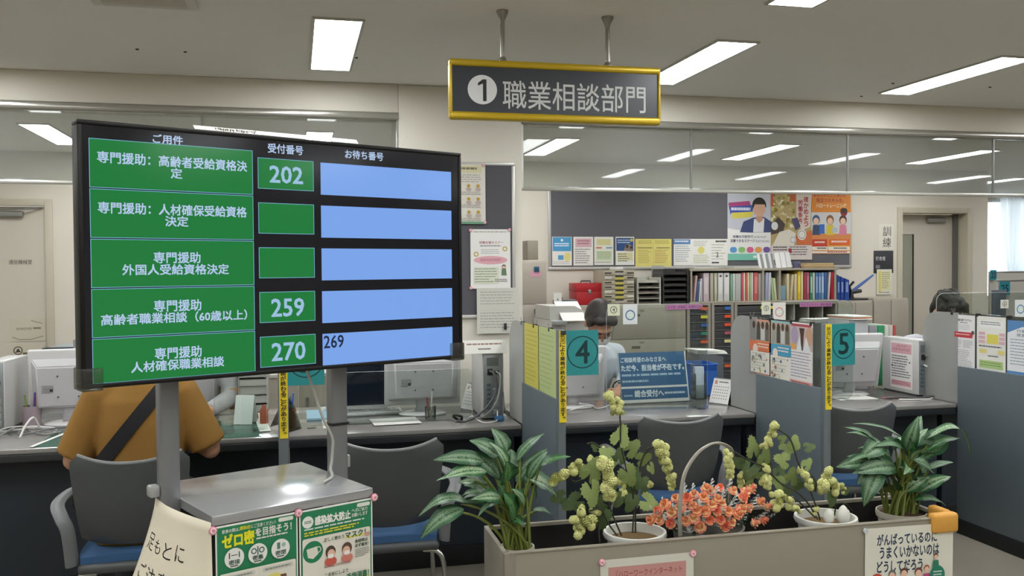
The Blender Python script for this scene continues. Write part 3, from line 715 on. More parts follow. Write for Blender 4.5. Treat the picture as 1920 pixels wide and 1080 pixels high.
chair_at(735, 856, 'grey shell armchair with blue seat just right of the display stand')
chair_at(1285, 803, 'grey shell armchair with blue seat behind the basket handle at booth 4')
chair_at(1622, 779, 'grey shell armchair with blue seat at booth 5 behind the right leafy plant', -.04)
# ================================================================ THINGS ON THE COUNTERS
WHT = M('c9c8c8', .45); WHT2 = M('b9b8ba', .5); DGR = M('3b3d3e', .5); MGR = M('77797a', .45, .3); BLKP = M('141415', .45); PAPER = M('e9e8e2', .7)
CZ = CT+.001
def oc(px, py): p_ = at(px, py, Z=CT); return (p_.x, p_.y, CZ)
def monitor(loc, rz, label, w=.40, h=.33, z0=.06, tilt=.12):
    """office monitor whose screen faces the staff (+y) and whose back faces the visitors (-y)"""
    t = thing('monitor', label, 'monitor', loc, rz, 'staff monitors'); X = Matrix.Translation((0, 0, z0)) @ Matrix.Rotation(tilt, 4, 'X')
    m = MB(); m.box(-w/2, w/2, -.012, .022, 0, h, .008, 3, xf=X); m.build('housing', WHT, t)
    m = MB(); b = bmesh.new(); q_ = [(-w*.46, -.012, .03), (w*.46, -.012, .03), (w*.46, -.012, h*.86), (-w*.46, -.012, h*.86), (-w*.36, -.062, .05), (w*.36, -.062, .05), (w*.38, -.055, h*.76), (-w*.38, -.055, h*.76)]
    V = [b.verts.new(p_) for p_ in q_]
    for f_ in ((4, 5, 6, 7), (0, 1, 5, 4), (1, 2, 6, 5), (2, 3, 7, 6), (3, 0, 4, 7)): b.faces.new([V[i] for i in f_])
    bmesh.ops.recalc_face_normals(b, faces=b.faces[:]); bmesh.ops.bevel(b, geom=[e for e in b.edges if not e.is_boundary], offset=.006, segments=2, affect='EDGES'); m.merge(b, X); bk = m.build('back_cover', WHT2, t)
    m = MB()
    for x in (-.05, .05):
        for z in (h*.3, h*.62): m.cyl((x, -.066, z), (x, -.058, z), .004, n=8)
    m.bm.transform(X); m.build('screw_hole', DGR, bk)
    p = Print(.07, .05, 70, 50, None); p.lines(2, 2, 60, 46, 5, '6a6a6c', .4); p.rect(40, 20, 56, 36, '3a3a3c'); o = p.build('rating_mark', bk); o.data.transform(X @ Matrix.Translation((-.13, -.062, h*.34)))
    m = MB(); m.box(-w/2+.012, w/2-.012, .0222, .0235, .015, h-.012, xf=X); m.build('screen', EM('93a6b8', .35, True), t)
    m = MB(); m.tube([(0, .0, .012), (0, -.022, z0*.6+.02), (0, -.035, z0+.10)], [.045, .038, .042], 12, flat=.4); m.build('neck', WHT2, t)
    m = MB(); m.lathe([(0, 0), (.115, 0), (.118, .006), (.10, .014), (0, .02)], 28, xf=Matrix.Diagonal((1.15, .85, 1, 1))); m.build('base', WHT, t)
    return t
p_ = at(1133, 735, Y=5.1); monitor((p_.x-.205, 5.1, CZ), 0, 'white monitor seen from behind under the teal flag number four', z0=.035)
p_ = at(1639, 700, Y=5.12); monitor((p_.x-.19, 5.12, CZ), -.10, 'white monitor seen from behind right of the teal flag number five', z0=.05, h=.35, tilt=.2)
p_ = at(57, 730, Y=5.30); monitor((p_.x+.20, 5.30, CZ), .05, 'white monitor seen from behind at the far left, beside the yellow shirt', z0=.06, h=.35)
p_ = at(793, 770, Y=5.08); monitor((p_.x, 5.10, CZ), 0, 'white monitor seen from behind below the right half of the display', w=.43, z0=.055)
# dark screen facing the visitors
p_ = at(683, 765, Y=5.02)
t = thing('monitor', 'dark switched off screen with white lower frame right of the right stand pole', 'monitor', (p_.x-.03, 5.17, CZ))
m = MB(); m.box(-.17, .17, -.01, .02, .03, .36, .006); m.build('housing', WHT, t)
m = MB(); m.box(-.16, .16, -.0115, -.0101, .055, .352); m.build('screen', M('141b2a', .12, spec=.6), t)
m = MB(); m.box(-.03, .03, .0, .03, .01, .05, .004); m.box(-.10, .10, -.06, .08, 0, .012, .004); m.build('base', WHT2, t)
def tower(loc, rz, label, w=.10, d_=.36, h=.36, ports=True):
    t = thing('computer_tower', label, 'computer', loc, rz, 'white computer towers')
    m = MB(); m.box(-w/2, w/2, .004, d_, .012, h, .004); m.build('case', M('c6c5c3', .4), t)
    m = MB(); m.box(-w/2+.002, w/2-.002, .02, d_-.02, 0, .012); m.build('feet', DGR, t)
    m = MB(); m.box(-w/2+.006, w/2-.006, -.001, .004, .018, h-.008, .001); r_ = m.build('rear_panel', M('8f9496', .35, .6), t)
    m = MB(); m.box(-.035, .03, -.004, -.001, h-.075, h-.03); m.build('fan_grille', M('6d7274', .5, .4), r_)
    m = MB(); m.box(-.032, -.004, -.010, -.001, h-.125, h-.09, .002); m.box(.004, .032, -.008, -.001, h-.12, h-.10, .002); m.build('power_socket', BLKP, r_)
    m = MB()
    for i in range(6): m.box(-.036, -.014, -.006, -.001, .06+i*.025, .075+i*.025, .001)
    m.build('port_block', M('4a5a66', .4), r_)
    m = MB()
    for i in range(4): m.box(.0, .034, -.003, -.001, .03+i*.038, .06+i*.038, .001)
    m.build('slot_cover', M('a9adaf', .3, .8), r_)
    return t
TB = oc(925, 788); tower(TB, -.03, 'white computer tower under the slanted white notice, its cabled back facing out', w=.118, h=.37)
T5 = oc(1735, 744); tower(T5, 0, 'white computer tower with the pink notice on its side at booth five', h=.355)
TA = oc(-10, 812); tower(TA, -.05, 'white computer tower at the left edge of the photo', h=.365)
# pink notice on the side of tower five
p = Print(.215, .30, 215, 300, 'ece9e6'); p.rect(8, 14, 207, 78, 'dcaab4'); p.text('ハローワーク', 60, 22, 156, 38, '7a2f3a', .01); p.text('インターネットサービス', 24, 44, 190, 60, '7a2f3a', .01)
p.lines(12, 92, 200, 240, 9, '6a6a70', .4, .3, 5); p.circ(18, 160, 7, '2a2a2c'); p.circ(190, 130, 6, '2a2a2c'); p.rect(10, 252, 204, 286, 'dcaab4'); p.lines(20, 258, 196, 282, 3, 'a05a6a', .4, .2)
tag(p.build('notice', None, (T5[0]-.0515, T5[1]+.272, CZ+.035), (0, 0, -PI/2)), 'pink and white notice on the side of the computer tower at booth five', 'notice')
# slanted white notice on tower B
p = Print(.235, .075, 235, 75, 'dedcd6', .002); p.lines(18, 18, 214, 34, 1, '8a6a66', .5, .05); p.lines(80, 46, 150, 58, 1, '55555a', .6, .05)
tag(p.build('notice', None, (TB[0]-.165, TB[1]-.03, CZ+.366), (-.35, 0, 0)), 'slanted white notice strip standing on the upright computer tower', 'notice')
# cables (tangles of leads behind the towers)
def cable(pts, r, col, label, n=6):
    m = MB(); m.tube(smoothpath(pts, n), r, 7); tag(m.build('cable', M(col, .5)), label, 'cable', 'computer leads')
x, y, z = TB
cable([(x-.02, y-.01, z+.27), (x+.0, y-.045, z+.25), (x+.005, y-.05, z+.16), (x-.06, y-.06, z+.07), (x-.15, y-.05, z+.012), (x-.2, y+.0, z+.005)], .006, '55565a', 'thick grey lead hanging from the upright tower to the counter')
cable([(x+.015, y-.01, z+.265), (x+.03, y-.05, z+.24), (x+.01, y-.06, z+.12), (x-.05, y-.05, z+.04), (x-.14, y-.02, z+.006)], .005, '9a9a98', 'pale grey lead hanging from the upright tower')
cable([(x-.14, y+.03, z+.006), (x-.12, y-.03, z+.03), (x-.08, y-.07, z+.004), (x-.02, y-.085, z+.004), (x+.01, y-.05, z+.01), (x+.02, y-.01, z+.05)], .004, 'dddcd8', 'white lead looping in front of the upright tower')
cable([(x+.055, y+.0, z+.15), (x+.07, y+.02, z+.05), (x+.10, y+.03, z+.004), (x+.16, y-.02, z+.004)], .0035, '8b8b88', 'thin grey lead right of the upright tower')
cable([(x-.19, y+.02, z+.006), (x-.22, y+.0, z+.03), (x-.21, y-.03, z+.04), (x-.18, y-.03, z+.03), (x-.18, y+.0, z+.006)], .007, '1c1c1e', 'black coiled lead on the counter beside the upright tower')
x, y, z = T5
cable([(x-.01, y-.01, z+.26), (x+.03, y-.06, z+.24), (x+.06, y-.05, z+.14), (x+.05, y-.03, z+.04), (x+.0, y-.05, z+.006)], .008, '6b6c6e', 'thick grey lead from the back of the pink noticed tower')
cable([(x-.02, y-.01, z+.2), (x+.02, y-.05, z+.17), (x+.04, y-.06, z+.08), (x-.02, y-.09, z+.006), (x-.14, y-.11, z+.004), (x-.25, y-.08, z+.004)], .0045, 'dcdbd6', 'white lead from the pink noticed tower running left on the counter')
cable([(x+.02, y-.01, z+.05), (x+.06, y-.06, z+.02), (x+.12, y-.10, z+.004), (x+.17, y-.11, z+.004)], .0045, 'c9c8c2', 'white lead running right from the pink noticed tower')
cable([(x-.30, y-.02, z+.004), (x-.22, y-.05, z+.012), (x-.12, y-.07, z+.004), (x-.05, y-.10, z+.02), (x+.03, y-.07, z+.004)], .005, '4a4b4d', 'dark lead tangled before the pink noticed tower')
m = MB(); m.box(x+.005, x+.03, y-.066, y-.054, z+.16, z+.20, .004); tag(m.build('plug', M('dcdbd6', .4)), 'white plug hanging behind the tower with the pink notice', 'plug')
m = MB(); m.box(TB[0]+.0, TB[0]+.05, TB[1]-.055, TB[1]-.015, CZ, CZ+.028, .006); tag(m.build('plug_adapter', M('3f6f9f', .4)), 'small blue adapter at the foot of the upright tower', 'adapter')
r = random.Random(5)
x, y, z = oc(38, 815)
for i, (col, nm_) in enumerate((('b5b5b2', 'pale grey'), ('8d8d8b', 'mid grey'), ('dedcd8', 'white'), ('a2a3a1', 'dusty grey'), ('77787a', 'dark grey'))):
    pts = [(x-.14+i*.01, y-.02+i*.03, z+.004)]
    for k in range(5): pts.append((x-.08+k*.065+r.uniform(-.03, .03), y+r.uniform(-.09, .08), z+.006+r.random()*.03))
    cable(pts, .004+.001*(i % 2), col, nm_+' lead in the tangle at the left counter end')
cable([(x+.03, y-.12, z+.004), (x+.05, y-.09, z+.06), (x+.075, y-.05, z+.09), (x+.09, y-.0, z+.03)], .005, 'e2e1dc', 'white lead arching up in the tangle at the left counter end')
# acrylic counter screens
def screen(x0, x1, y, z1, label, r=.05):
    t = thing('counter_screen', label, 'screen', (x0, y, CZ), 0, 'clear acrylic counter screens'); w_ = x1-x0; h = z1-CZ
    m = MB(); m.prism(rrect(0, w_, .004, h, r, 5), .004); m.build('pane', ACR, t)
    m = MB()
    for c_ in ((0, r, h-r, .005), ): pass
    m.tube([(0, .002, .01), (0, .002, h-r)]+[(r-r*math.cos(a*PI/12), .002, h-r+r*math.sin(a*PI/12)) for a in range(1, 7)]+[(w_-r, .002, h), (w_, .002, h-r), (w_, .002, .01)], .0011, 5); m.build('edge', M('dfe4e0', .2), t)
    for u in (.04, w_-.08):
        m = MB(); m.box(u, u+.045, -.05, .055, 0, .004); m.build('foot', ACR, t)
    return t
a, b_ = at(1137, 600, Y=4.87), at(1326, 600, Y=4.87); screen(a.x, b_.x, 4.87, at(1160, 572, Y=4.87).z, 'clear acrylic screen before the man in white with two small cards on it')
a, b_ = at(1408, 600, Y=4.93), at(1600, 600, Y=4.93); screen(a.x+.16, b_.x, 4.93, at(1440, 566, Y=4.93).z, 'clear acrylic screen at booth five behind the clipped leaflets')
a, b_ = at(401, 760, Y=4.78), at(500, 760, Y=4.78); screen(a.x, b_.x, 4.78, 1.02, 'clear acrylic screen standing on the green mat beside the customer', .03)
a, b_ = at(560, 760, Y=4.84), at(885, 760, Y=4.84); screen(a.x, b_.x, 4.84, 1.0, 'clear acrylic screen before the monitor below the display', .03)
# cards stuck on the screens
def card(px0, py0, px1, py1, Y, label, fn, col):
    x0, x1, z0, z1 = rc(px0, py0, px1, py1, Y); p = Print(x1-x0, z1-z0, 100, 100*(z1-z0)/(x1-x0), col, .0006); fn(p, p.H)
    tag(p.build('card', None, (x0, Y, z0)), label, 'card', 'small cards on the acrylic screens')
def num(s): return lambda p, H: (p.ring(50, H/2, 28, 5, '3a3a36'), p.text(s, 40, H/2-15, 60, H/2+15, '3a3a36', .01))
def emb(c1): return lambda p, H: (p.ring(50, H*.55, 34, 8, c1), p.rect(24, H*.45, 76, H*.65, 'c9ddde'), p.rect(30, H*.50, 70, H*.60, 'e9e7d2'))
card(1139, 570, 1162, 592, 4.862, 'pale card with circled number four on the acrylic screen', num('4'), 'dcdcc0')
card(1168, 570, 1195, 608, 4.862, 'white card with a blue round emblem on the acrylic screen', emb('3f7391'), 'dfe2e2')
card(1428, 566, 1445, 590, 4.922, 'pale card with circled number five above the leaflets', num('5'), 'dcdcc8')
card(1449, 567, 1473, 600, 4.922, 'white card with a pink round emblem above the blue leaflet', emb('d0958f'), 'e4dfd8')
# blue absence notice
SG0, SG1 = at(1167, 758, Z=CT), at(1293, 752, Z=CT); w_ = (SG1-SG0).xy.length; rz = math.atan2(SG1.y-SG0.y, SG1.x-SG0.x)
t = thing('absence_notice', 'blue counter notice saying the person in charge is away, in a clear stand', 'notice', (SG0.x, SG0.y, CZ), rz)
p = Print(w_, .305, 126, 98, 'd9dad6', .003); p.rect(0, 0, 124, 66, '2c5c86'); p.rect(0, 70, 124, 92, '2c5c86'); LG = 'd5dfe6'
p.text('ご相談希望のみなさまへ', 3, 9, 88, 19, LG, .015); p.text('ただ今、担当者が不在です。', 3, 24, 121, 36, LG, .03); p.lines(3, 42, 119, 47, 1, '9fb9cc', .8, .05, 2); p.lines(3, 54, 52, 59, 1, '9fb9cc', .8, .05, 3)
p.lines(4, 82, 20, 86, 1, '9fb9cc', .8, .05); p.text('総合受付へ', 24, 74, 78, 87, LG, .03); p.lines(80, 79, 120, 84, 1, 'b9ccd9', .8, .05, 6)
p.build('printed_sheet', t, (0, .0, .003), (-.22, 0, 0))
m = MB(); m.box(-.004, w_+.004, .004, .007, -.002, .308, xf=Matrix.Translation((0, 0, .003)) @ Matrix.Rotation(-.22, 4, 'X')); m.box(-.004, w_+.004, -.02, .10, 0, .003); m.build('clear_stand', ACR, t)
# desk calendars
def calendar(loc, rz, label, w_=.135, h=.155):
    t = thing('desk_calendar', label, 'calendar', loc, rz, 'tent desk calendars'); a = .36
    p = Print(w_, h, 135, 155, 'e9e8e4', .002); p.text('8', 14, 14, 30, 36, 'b9504a', .02); p.lines(44, 18, 110, 30, 1, '3a3a3c', .5, 0)
    for i in range(5):
        for j in range(7): p.rect(14+j*16, 48+i*18, 22+j*16, 54+i*18, '8a8a8c' if j else 'c08080'); p.k -= 1
    p.build('front_leaf', t, (0, 0, 0), (-a, 0, 0))
    m = MB(); m.box(0, w_, 0, .002, 0, h, xf=Matrix.Translation((0, 2*h*math.sin(a)+.004, 0)) @ Matrix.Rotation(a, 4, 'X')); m.build('rear_leaf', M('26262a', .6), t)
    m = MB()
    for i in range(9): m.tube([(w_*(.1+.1*i), h*math.sin(a)+.004*math.cos(k_*PI/4), h*math.cos(a)+.006*math.sin(k_*PI/4)) for k_ in range(8)], .0012, 5, closed=True)
    m.build('ring_binding', M('9a9a9a', .3, .8), t)
    m = MB(); m.box(.004, w_-.004, 0, 2*h*math.sin(a), .0005, .002); m.build('foot_strip', M('26262a', .6), t)
x, y, z = oc(1329, 755); calendar((x, y, z), -1.08, 'white desk calendar standing before the frosted wing screen of booth four')
x, y, z = oc(863, 766); calendar((x, y, z), -1.12, 'white desk calendar left of the upright computer tower')
# booth four odds and ends
def boxthing(name, label, cat, px0, py0, px1, py1, Y, depth, col, bev=.004, rough=.5, group=None, parts=None):
    x0, x1, z0, z1 = rc(px0, py0, px1, py1, Y); m = MB(); m.box(x0, x1, Y, Y+depth, z0, z1, bev); return tag(m.build(name, M(col, rough)), label, cat, group)
x0, x1, z0, z1 = rc(1303, 682, 1345, 735, 5.30)
t = thing('storage_tray', 'blue plastic tray bin behind the absence notice', 'tray', ((x0+x1)/2, 5.30, CZ)); W_ = (x1-x0)/2; h = .20
m = MB(); m.box(-W_, W_, 0, .004, 0, h*.8); m.box(-W_, -W_+.004, .004, .2, 0, h); m.box(W_-.004, W_, .004, .2, 0, h); m.box(-W_, W_, .2, .204, 0, h); m.box(-W_, W_, .0, .2, 0, .004); m.build('body', M('2a5fae', .4), t)
m = MB(); m.tube([(x_, y_, h) for x_, y_ in rrect(-W_-.004, W_+.004, -.004, .208, .01)], .006, 6, closed=True); m.build('rim', M('2a5fae', .35), t)
x0, x1, z0, z1 = rc(1299, 660, 1319, 737, 5.22)
t = thing('brochure_stand', 'clear acrylic brochure stand beside the absence notice', 'stand', ((x0+x1)/2, 5.2, CZ))
m = MB(); m.box(-.035, .035, .05, .053, 0, .235); m.box(-.035, .035, -.02, -.017, .0, .09); m.box(-.035, -.032, -.017, .05, 0, .16); m.box(.032, .035, -.017, .05, 0, .16); m.box(-.035, .035, -.02, .05, 0, .003); m.build('holder', ACRH, t)
m = MB(); m.box(-.03, .03, .0, .03, .004, .20); m.build('leaflets', M('c9d3e2', .6), t)
for i, (a_, b2, c_, d2) in enumerate(((1325, 659, 1352, 667),)):
    x0, x1, z0, z1 = rc(a_, b2, c_, d2, 5.42)
    t = thing('paper_stack', 'loose white papers on a dark rack behind the frosted wing of booth four', 'papers', ((x0+x1)/2+.03, 5.52, CZ))
    m = MB(); m.box(-.09, .09, 0, .18, 0, z0-CZ, .004); m.build('rack', M('55595c', .5), t)
    for k in range(4): m = MB(); m.box(-.10, .11, -.0, .17, 0, .004, xf=Matrix.Translation((0, 0, z0-CZ+.001+.007*k)) @ Matrix.Rotation(.12*(k-1.5), 4, 'Z') @ Matrix.Rotation(.02*k, 4, 'Y')); m.build('sheet', PAPER, t)
# grey file box, green binder and papers behind booth five's monitor
x0, x1, z0, z1 = rc(1592, 600, 1628, 690, 5.30)
t = thing('file_box', 'light grey file box with papers on top behind the monitor of booth five', 'box', ((x0+x1)/2, 5.30, CZ)); W_ = (x1-x0)/2; h = z1-CZ
m = MB(); m.box(-W_, W_, 0, .25, 0, h, .004); m.build('body', M('a9aaab', .5), t)
for k in range(3): m = MB(); m.box(-W_+.0, W_+.02, -.015, .24, h+.002+k*.009, h+.008+k*.009, xf=Matrix.Rotation(.03*k, 4, 'Z')); m.build('sheet', M(['e6e4de', 'd98a62', 'e6e4de'][k], .7), t)
for k, (a_, c_, col, nm_) in enumerate(((1630, 1645, '8d9092', 'grey'), (1646, 1658, '2f8f5f', 'green'), (1659, 1666, 'c9c8bf', 'cream'), (1667, 1674, 'b9b8ae', 'beige'), (1675, 1680, 'b04a44', 'red'))):
    x0, x1, z0, z1 = rc(a_, 610, c_, 690, 5.42); m = MB(); m.box(x0, x1, 5.42, 5.64, CZ, z1, .003); tag(m.build('file_folder', M(col, .5)), nm_+' upright file folder behind the computer tower of booth five', 'folder', 'upright folders at booth five')
p_ = at(1520, 590, Y=5.6)
t = thing('paper_stack', 'white papers showing above the teal flag number five', 'papers', (at(1545, 620, Y=5.6).x, 5.6, CZ))
m = MB(); m.box(-.12, .12, 0, .12, 0, .43, .004); m.build('rack', M('8e9192', .5), t)
for k in range(3): m = MB(); m.box(-.13+.01*k, .11+.01*k, -.02, .12, .432+k*.01, .436+k*.01, xf=Matrix.Rotation(.05*k-.04, 4, 'Z')); m.build('sheet', PAPER, t)
# cordless small things at booth four and five
x, y, z = oc(1108, 770); cable([(x-.13, y+.0, z+.004), (x-.05, y+.02, z+.02), (x+.0, y-.01, z+.03), (x+.05, y+.03, z+.004), (x+.13, y+.05, z+.02), (x+.15, y+.09, z+.07)], .005, 'd9d8d4', 'white lead under the monitor with teal flag four')
x, y, z = oc(1600, 745)
cable([(x-.18, y-.0, z+.004), (x-.08, y+.03, z+.01), (x+.0, y-.01, z+.02), (x+.08, y+.02, z+.004)], .005, 'cfcecb', 'white lead under the monitor with teal flag five')
m = MB(); m.box(x-.16, x+.1, y-.11, y+.05, z, z+.003); tag(m.build('paper_sheet', PAPER), 'white sheet lying on the counter under the booth five monitor', 'paper')
m = MB(); m.box(x+.14, x+.24, y-.13, y-.07, z, z+.004, .001); tag(m.build('red_card', M('9a5a62', .5)), 'dull red card lying on the counter left of the pink noticed tower', 'card')
# ---- booth three and the left end
MATG = CLEAR('bfe4d6', .8, .05, haze=.35, hazecol='8fc4b2', name='green_vinyl')
for i, (px0, py0, px1, py1, lab) in enumerate(((60, 842, 122, 800, 'green vinyl desk mat at the left edge under cables and paper'), (385, 822, 505, 782, 'green vinyl desk mat beside the customer in the yellow shirt'))):
    a, b_ = at(px0, py0, Z=CT), at(px1, py1, Z=CT); m = MB(); m.box(a.x, b_.x-.02 if i else b_.x+.1, YC+.03, 5.15, CZ, CZ+.003, .001); tag(m.build('desk_mat', MATG), lab, 'mat', 'green desk mats')
def sheet(px0, py0, px1, py1, label, rz=0, col='e9e8e2', dz=.004, th=.002):
    a, b_ = at(px0, py0, Z=CT), at(px1, py1, Z=CT); w_, d2 = abs(b_.x-a.x), max(.08, abs(b_.y-a.y))
    m = MB(); m.box(-w_/2, w_/2, -d2/2, d2/2, 0, th); tag(m.build('paper_sheet', M(col, .6), None, ((a.x+b_.x)/2, (a.y+b_.y)/2, CZ+dz), (0, 0, rz)), label, 'paper')
sheet(72, 840, 122, 810, 'white paper on the counter left of the yellow shirt', -.2)
sheet(475, 812, 503, 776, 'pale paper on the green mat left of the edge on divider', .1, 'dfe6dc')
sheet(700, 800, 780, 784, 'white paper in a clear tray right of the right stand pole', .05)
sheet(606, 805, 640, 785, 'cream paper left of the right stand pole', 0, 'd9d6cc', .001)
sheet(575, 790, 618, 772, 'light blue pad behind the clear screen left of the stand pole', 0, '9fc4dc', .001, .012)
# tent card
x, y, z = oc(437, 798)
t = thing('tent_card', 'white folded tent card on the green mat in front of the staff in grey', 'card', (x, y, CZ+.004), -.3)
for s_ in (-1, 1): m = MB(); m.box(0, .10, -.001, .001, 0, .155, xf=Matrix.Translation((0, .05+s_*.045, 0)) @ Matrix.Rotation(s_*.27, 4, 'X')); m.build('leaf', PAPER if s_ > 0 else M('d6dcd8', .5), t)
# ink pads
for i, (px, py, lab) in enumerate(((452, 788, 'round dark red ink pot on the green mat behind the tent card'), (475, 790, 'round dark red ink pot on the green mat right of the tent card'))):
    x, y, z = oc(px, py); m = MB(); m.lathe([(0, 0), (.024, 0), (.026, .012), (.024, .03), (.018, .036), (0, .036)], 18, (0, 0, 0)); tag(m.build('ink_pot', M('7a1f1e', .35), None, (x, y+.03, CZ+.004)), lab, 'ink pot', 'red ink pots')
# pen cup with pens
def pencup(px, py, label, col, pens, r=.035, h=.10, mat=None):
    x, y, z = oc(px, py); t = thing('pen_cup', label, 'pen cup', (x, y, CZ), 0, 'pen cups')
    m = MB(); m.lathe([(0, 0), (r, 0), (r*1.05, h), (r*.96, h), (r*.92, .004), (0, .004)], 20); m.build('cup', mat or M(col, .4), t)
    r_ = random.Random(px)
    for c_ in pens:
        a = r_.uniform(0, 6.28); q_ = r*.62
        m = MB(); m.cyl((math.cos(a)*q_*.5, math.sin(a)*q_*.5, .006), (math.cos(a)*q_*1.3, math.sin(a)*q_*1.3, h+r_.uniform(.04, .09)), .0045, n=8); m.build('pen', M(c_, .4), t)
pencup(542, 803, 'brown pen cup with blue and green pens right of the edge on divider', '8a5636', ['2f57b0', '3a7f5a', '2a2a2c', 'd9d8d4', '3f6fc0'])
pencup(60, 800, 'clear pen cup with coloured pens between the left tower and monitor', '9a8a92', ['8a3a5a', '6f8f3a', '7aa03a', 'b04a5a', '5a4a8a', 'd9d8d4'], .045, .11)
pencup(807, 786, 'clear acrylic cup with a red pen and a white pen before the monitor', 'e0e0dc', ['a8442e', 'dedad0'], .03, .07, ACRH)
m = MB(); x, y, z = oc(487, 800); m.lathe([(0, 0), (.022, 0), (.022, .07), (.012, .085), (.008, .10), (0, .10)], 16); tag(m.build('stamp_bottle', M('a4553a', .4), None, (x+.02, y+.06, CZ+.006)), 'small brown bottle left of the edge on divider', 'bottle')
# tilted acrylic easel
x, y, z = oc(540, 812); t = thing('easel', 'clear acrylic easel card right of the edge on divider', 'card stand', (x, y, CZ), 1.0)
m = MB(); m.box(0, .13, 0, .003, 0, .17, xf=Matrix.Rotation(-.35, 4, 'X')); m.build('panel', ACR, t); m = MB(); m.box(0, .13, .05, .053, 0, .10, xf=Matrix.Translation((0, .06, 0)) @ Matrix.Rotation(.5, 4, 'X')); m.build('prop', ACR, t)
# mouse, keyboard
x, y, z = oc(607, 772); t = thing('mouse', 'small white mouse on the counter left of the right stand pole', 'mouse', (x, y, CZ), .2)
m = MB(); m.ell((0, 0, .010), (.030, .05, .018)); bmesh.ops.bisect_plane(m.bm, geom=m.bm.verts[:]+m.bm.edges[:]+m.bm.faces[:], plane_co=(0, 0, .001), plane_no=(0, 0, 1), clear_inner=True); m.build('shell', WHT, t); m = MB(); m.cyl((-.004, .025, .026), (.004, .025, .026), .006, n=10); m.build('wheel', DGR, t)
x, y, z = oc(685, 772); t = thing('keyboard', 'white keyboard below the dark switched off screen', 'keyboard', (x-.01, y-.08, CZ), .03)
m = MB(); m.box(-.21, .21, -.07, .07, 0, .018, .005); m.build('case', WHT, t)
m = MB()
for i in range(5):
    for j in range(14): m.box(-.196+j*.028, -.173+j*.028, -.058+i*.024, -.038+i*.024, .018, .024)
k_ = m.build('keys', M('a9a9a8', .5), t); k_['kind'] = 'stuff'
# left background: letter trays, box, shelf behind the staff in grey
x0, x1, z0, z1 = rc(457, 712, 492, 770, 5.45)
t = thing('letter_tray', 'grey stacked letter trays behind the tent card', 'tray', ((x0+x1)/2, 5.45, CZ)); W_ = (x1-x0)/2+.03
for k in range(5): m = MB(); m.box(-W_, W_, 0, .28, k*.05, k*.05+.004); m.box(-W_, -W_+.004, 0, .28, k*.05, k*.05+.05); m.box(W_-.004, W_, 0, .28, k*.05, k*.05+.05); m.box(-W_+.005, W_-.005, .01, .27, k*.05+.005, k*.05+.036+.005*(k % 3)); m.build('tray', M('b1b0aa' if k % 2 else 'a9a8a2', .5), t)
boxthing('cardboard_box', 'brown cardboard box behind the hand of the staff in grey', 'box', 430, 728, 456, 768, 5.5, .2, 'a9855c')
for k, (a_, b2, c_, d2, col, lab) in enumerate(((420, 704, 480, 722, 'd6d5cf', 'white low cabinet top under the display behind the staff in grey'),)):
    x0, x1, z0, z1 = rc(a_, b2, c_, d2, 7.2); t = thing('low_cabinet', lab, 'cabinet', ((x0+x1)/2, 7.2, FL)); m = MB(); m.box(-.8, 1.0, 0, .45, 0, z1-FL-.03, .004); m.build('body', M('b7b0a2', .5), t); m = MB(); m.box(-.82, 1.02, -.02, .47, z1-FL-.0295, z1-FL, .004); m.build('top', M(col, .5), t)
    for q_ in (-.35, .1, .55): m = MB(); m.box(q_-.44, q_, -.012, -.001, .1, z1-FL-.05, .003); dd = m.build('door', M('b0aa9c', .5), t); m = MB(); m.box(q_-.06, q_-.04, -.02, -.0125, .5, .6); m.build('handle', M('8a8a88', .4, .5), dd)
# white printer at far left, behind
x0, x1, z0, z1 = rc(75, 653, 152, 700, 6.6)
t = thing('label_printer', 'wide grey printer with a dark rim behind the left monitor', 'printer', ((x0+x1)/2+.05, 6.6, FL)); W_ = (x1-x0)/2+.06; h = z1-FL
m = MB(); m.box(-W_, W_, 0, .5, 0, h-.16, .01); m.build('stand', M('9b9c9b', .5), t)
m = MB(); m.prism(rrect(-W_, W_, h-.155, h, .05), .45); m.build('body', M('8f989c', .4), t)
m = MB(); m.tube([(x_, -.004, z_) for x_, z_ in rrect(-W_, W_, h-.155, h, .05)], .008, 6, closed=True); m.build('dark_rim', M('3c4550', .4), t)
m = MB(); m.box(-W_+.07, -W_+.27, -.012, -.001, h-.13, h-.05, .01); m.build('control_panel', M('b9c0c4', .4), t)
m = MB(); m.box(-W_+.09, -W_+.16, -.016, -.0125, h-.12, h-.075); m.build('display', M('2a2e33', .3), t)
boxthing('file_box', 'grey upright box at the left edge of the display, behind', 'box', 137, 637, 166, 700, 6.3, .3, '9a9c9e')
# ================================================================ BACK WALL
def fram(name, label, cat, px0, py0, px1, py1, Y, face, border, bw=.03):
    x0, x1, z0, z1 = rc(px0, py0, px1, py1, Y); t = thing(name, label, cat, (x0, Y, z0)); w_, h = x1-x0, z1-z0
    m = MB(); m.box(bw*.7, w_-bw*.7, .004, .016, bw*.7, h-bw*.7); m.build('felt_panel', M(face, .9, bump=.2, scale=300), t)
    for a in ((0, w_, 0, bw), (0, w_, h-bw, h)): m = MB(); m.box(a[0], a[1], 0, .018, a[2], a[3], .004); m.build('frame_rail', border, t)
    for a in ((0, bw), (w_-bw, w_)): m = MB(); m.box(a[0], a[1], 0, .018, bw, h-bw, .004); m.build('frame_stile', border, t)
    return x0, x1, z0, z1
ALW = M('c9c8c4', .35, .4)
fram('bulletin_board', 'wide dark grey bulletin board on the back wall', 'board', 1028, 352, 1597, 504, YW-.02, '66656a', ALW)
fram('bulletin_board', 'narrow dark grey bulletin board on the pillar right of the display', 'board', 780, 303, 966, 597, YB-.02, '55545a', ALW, .02)
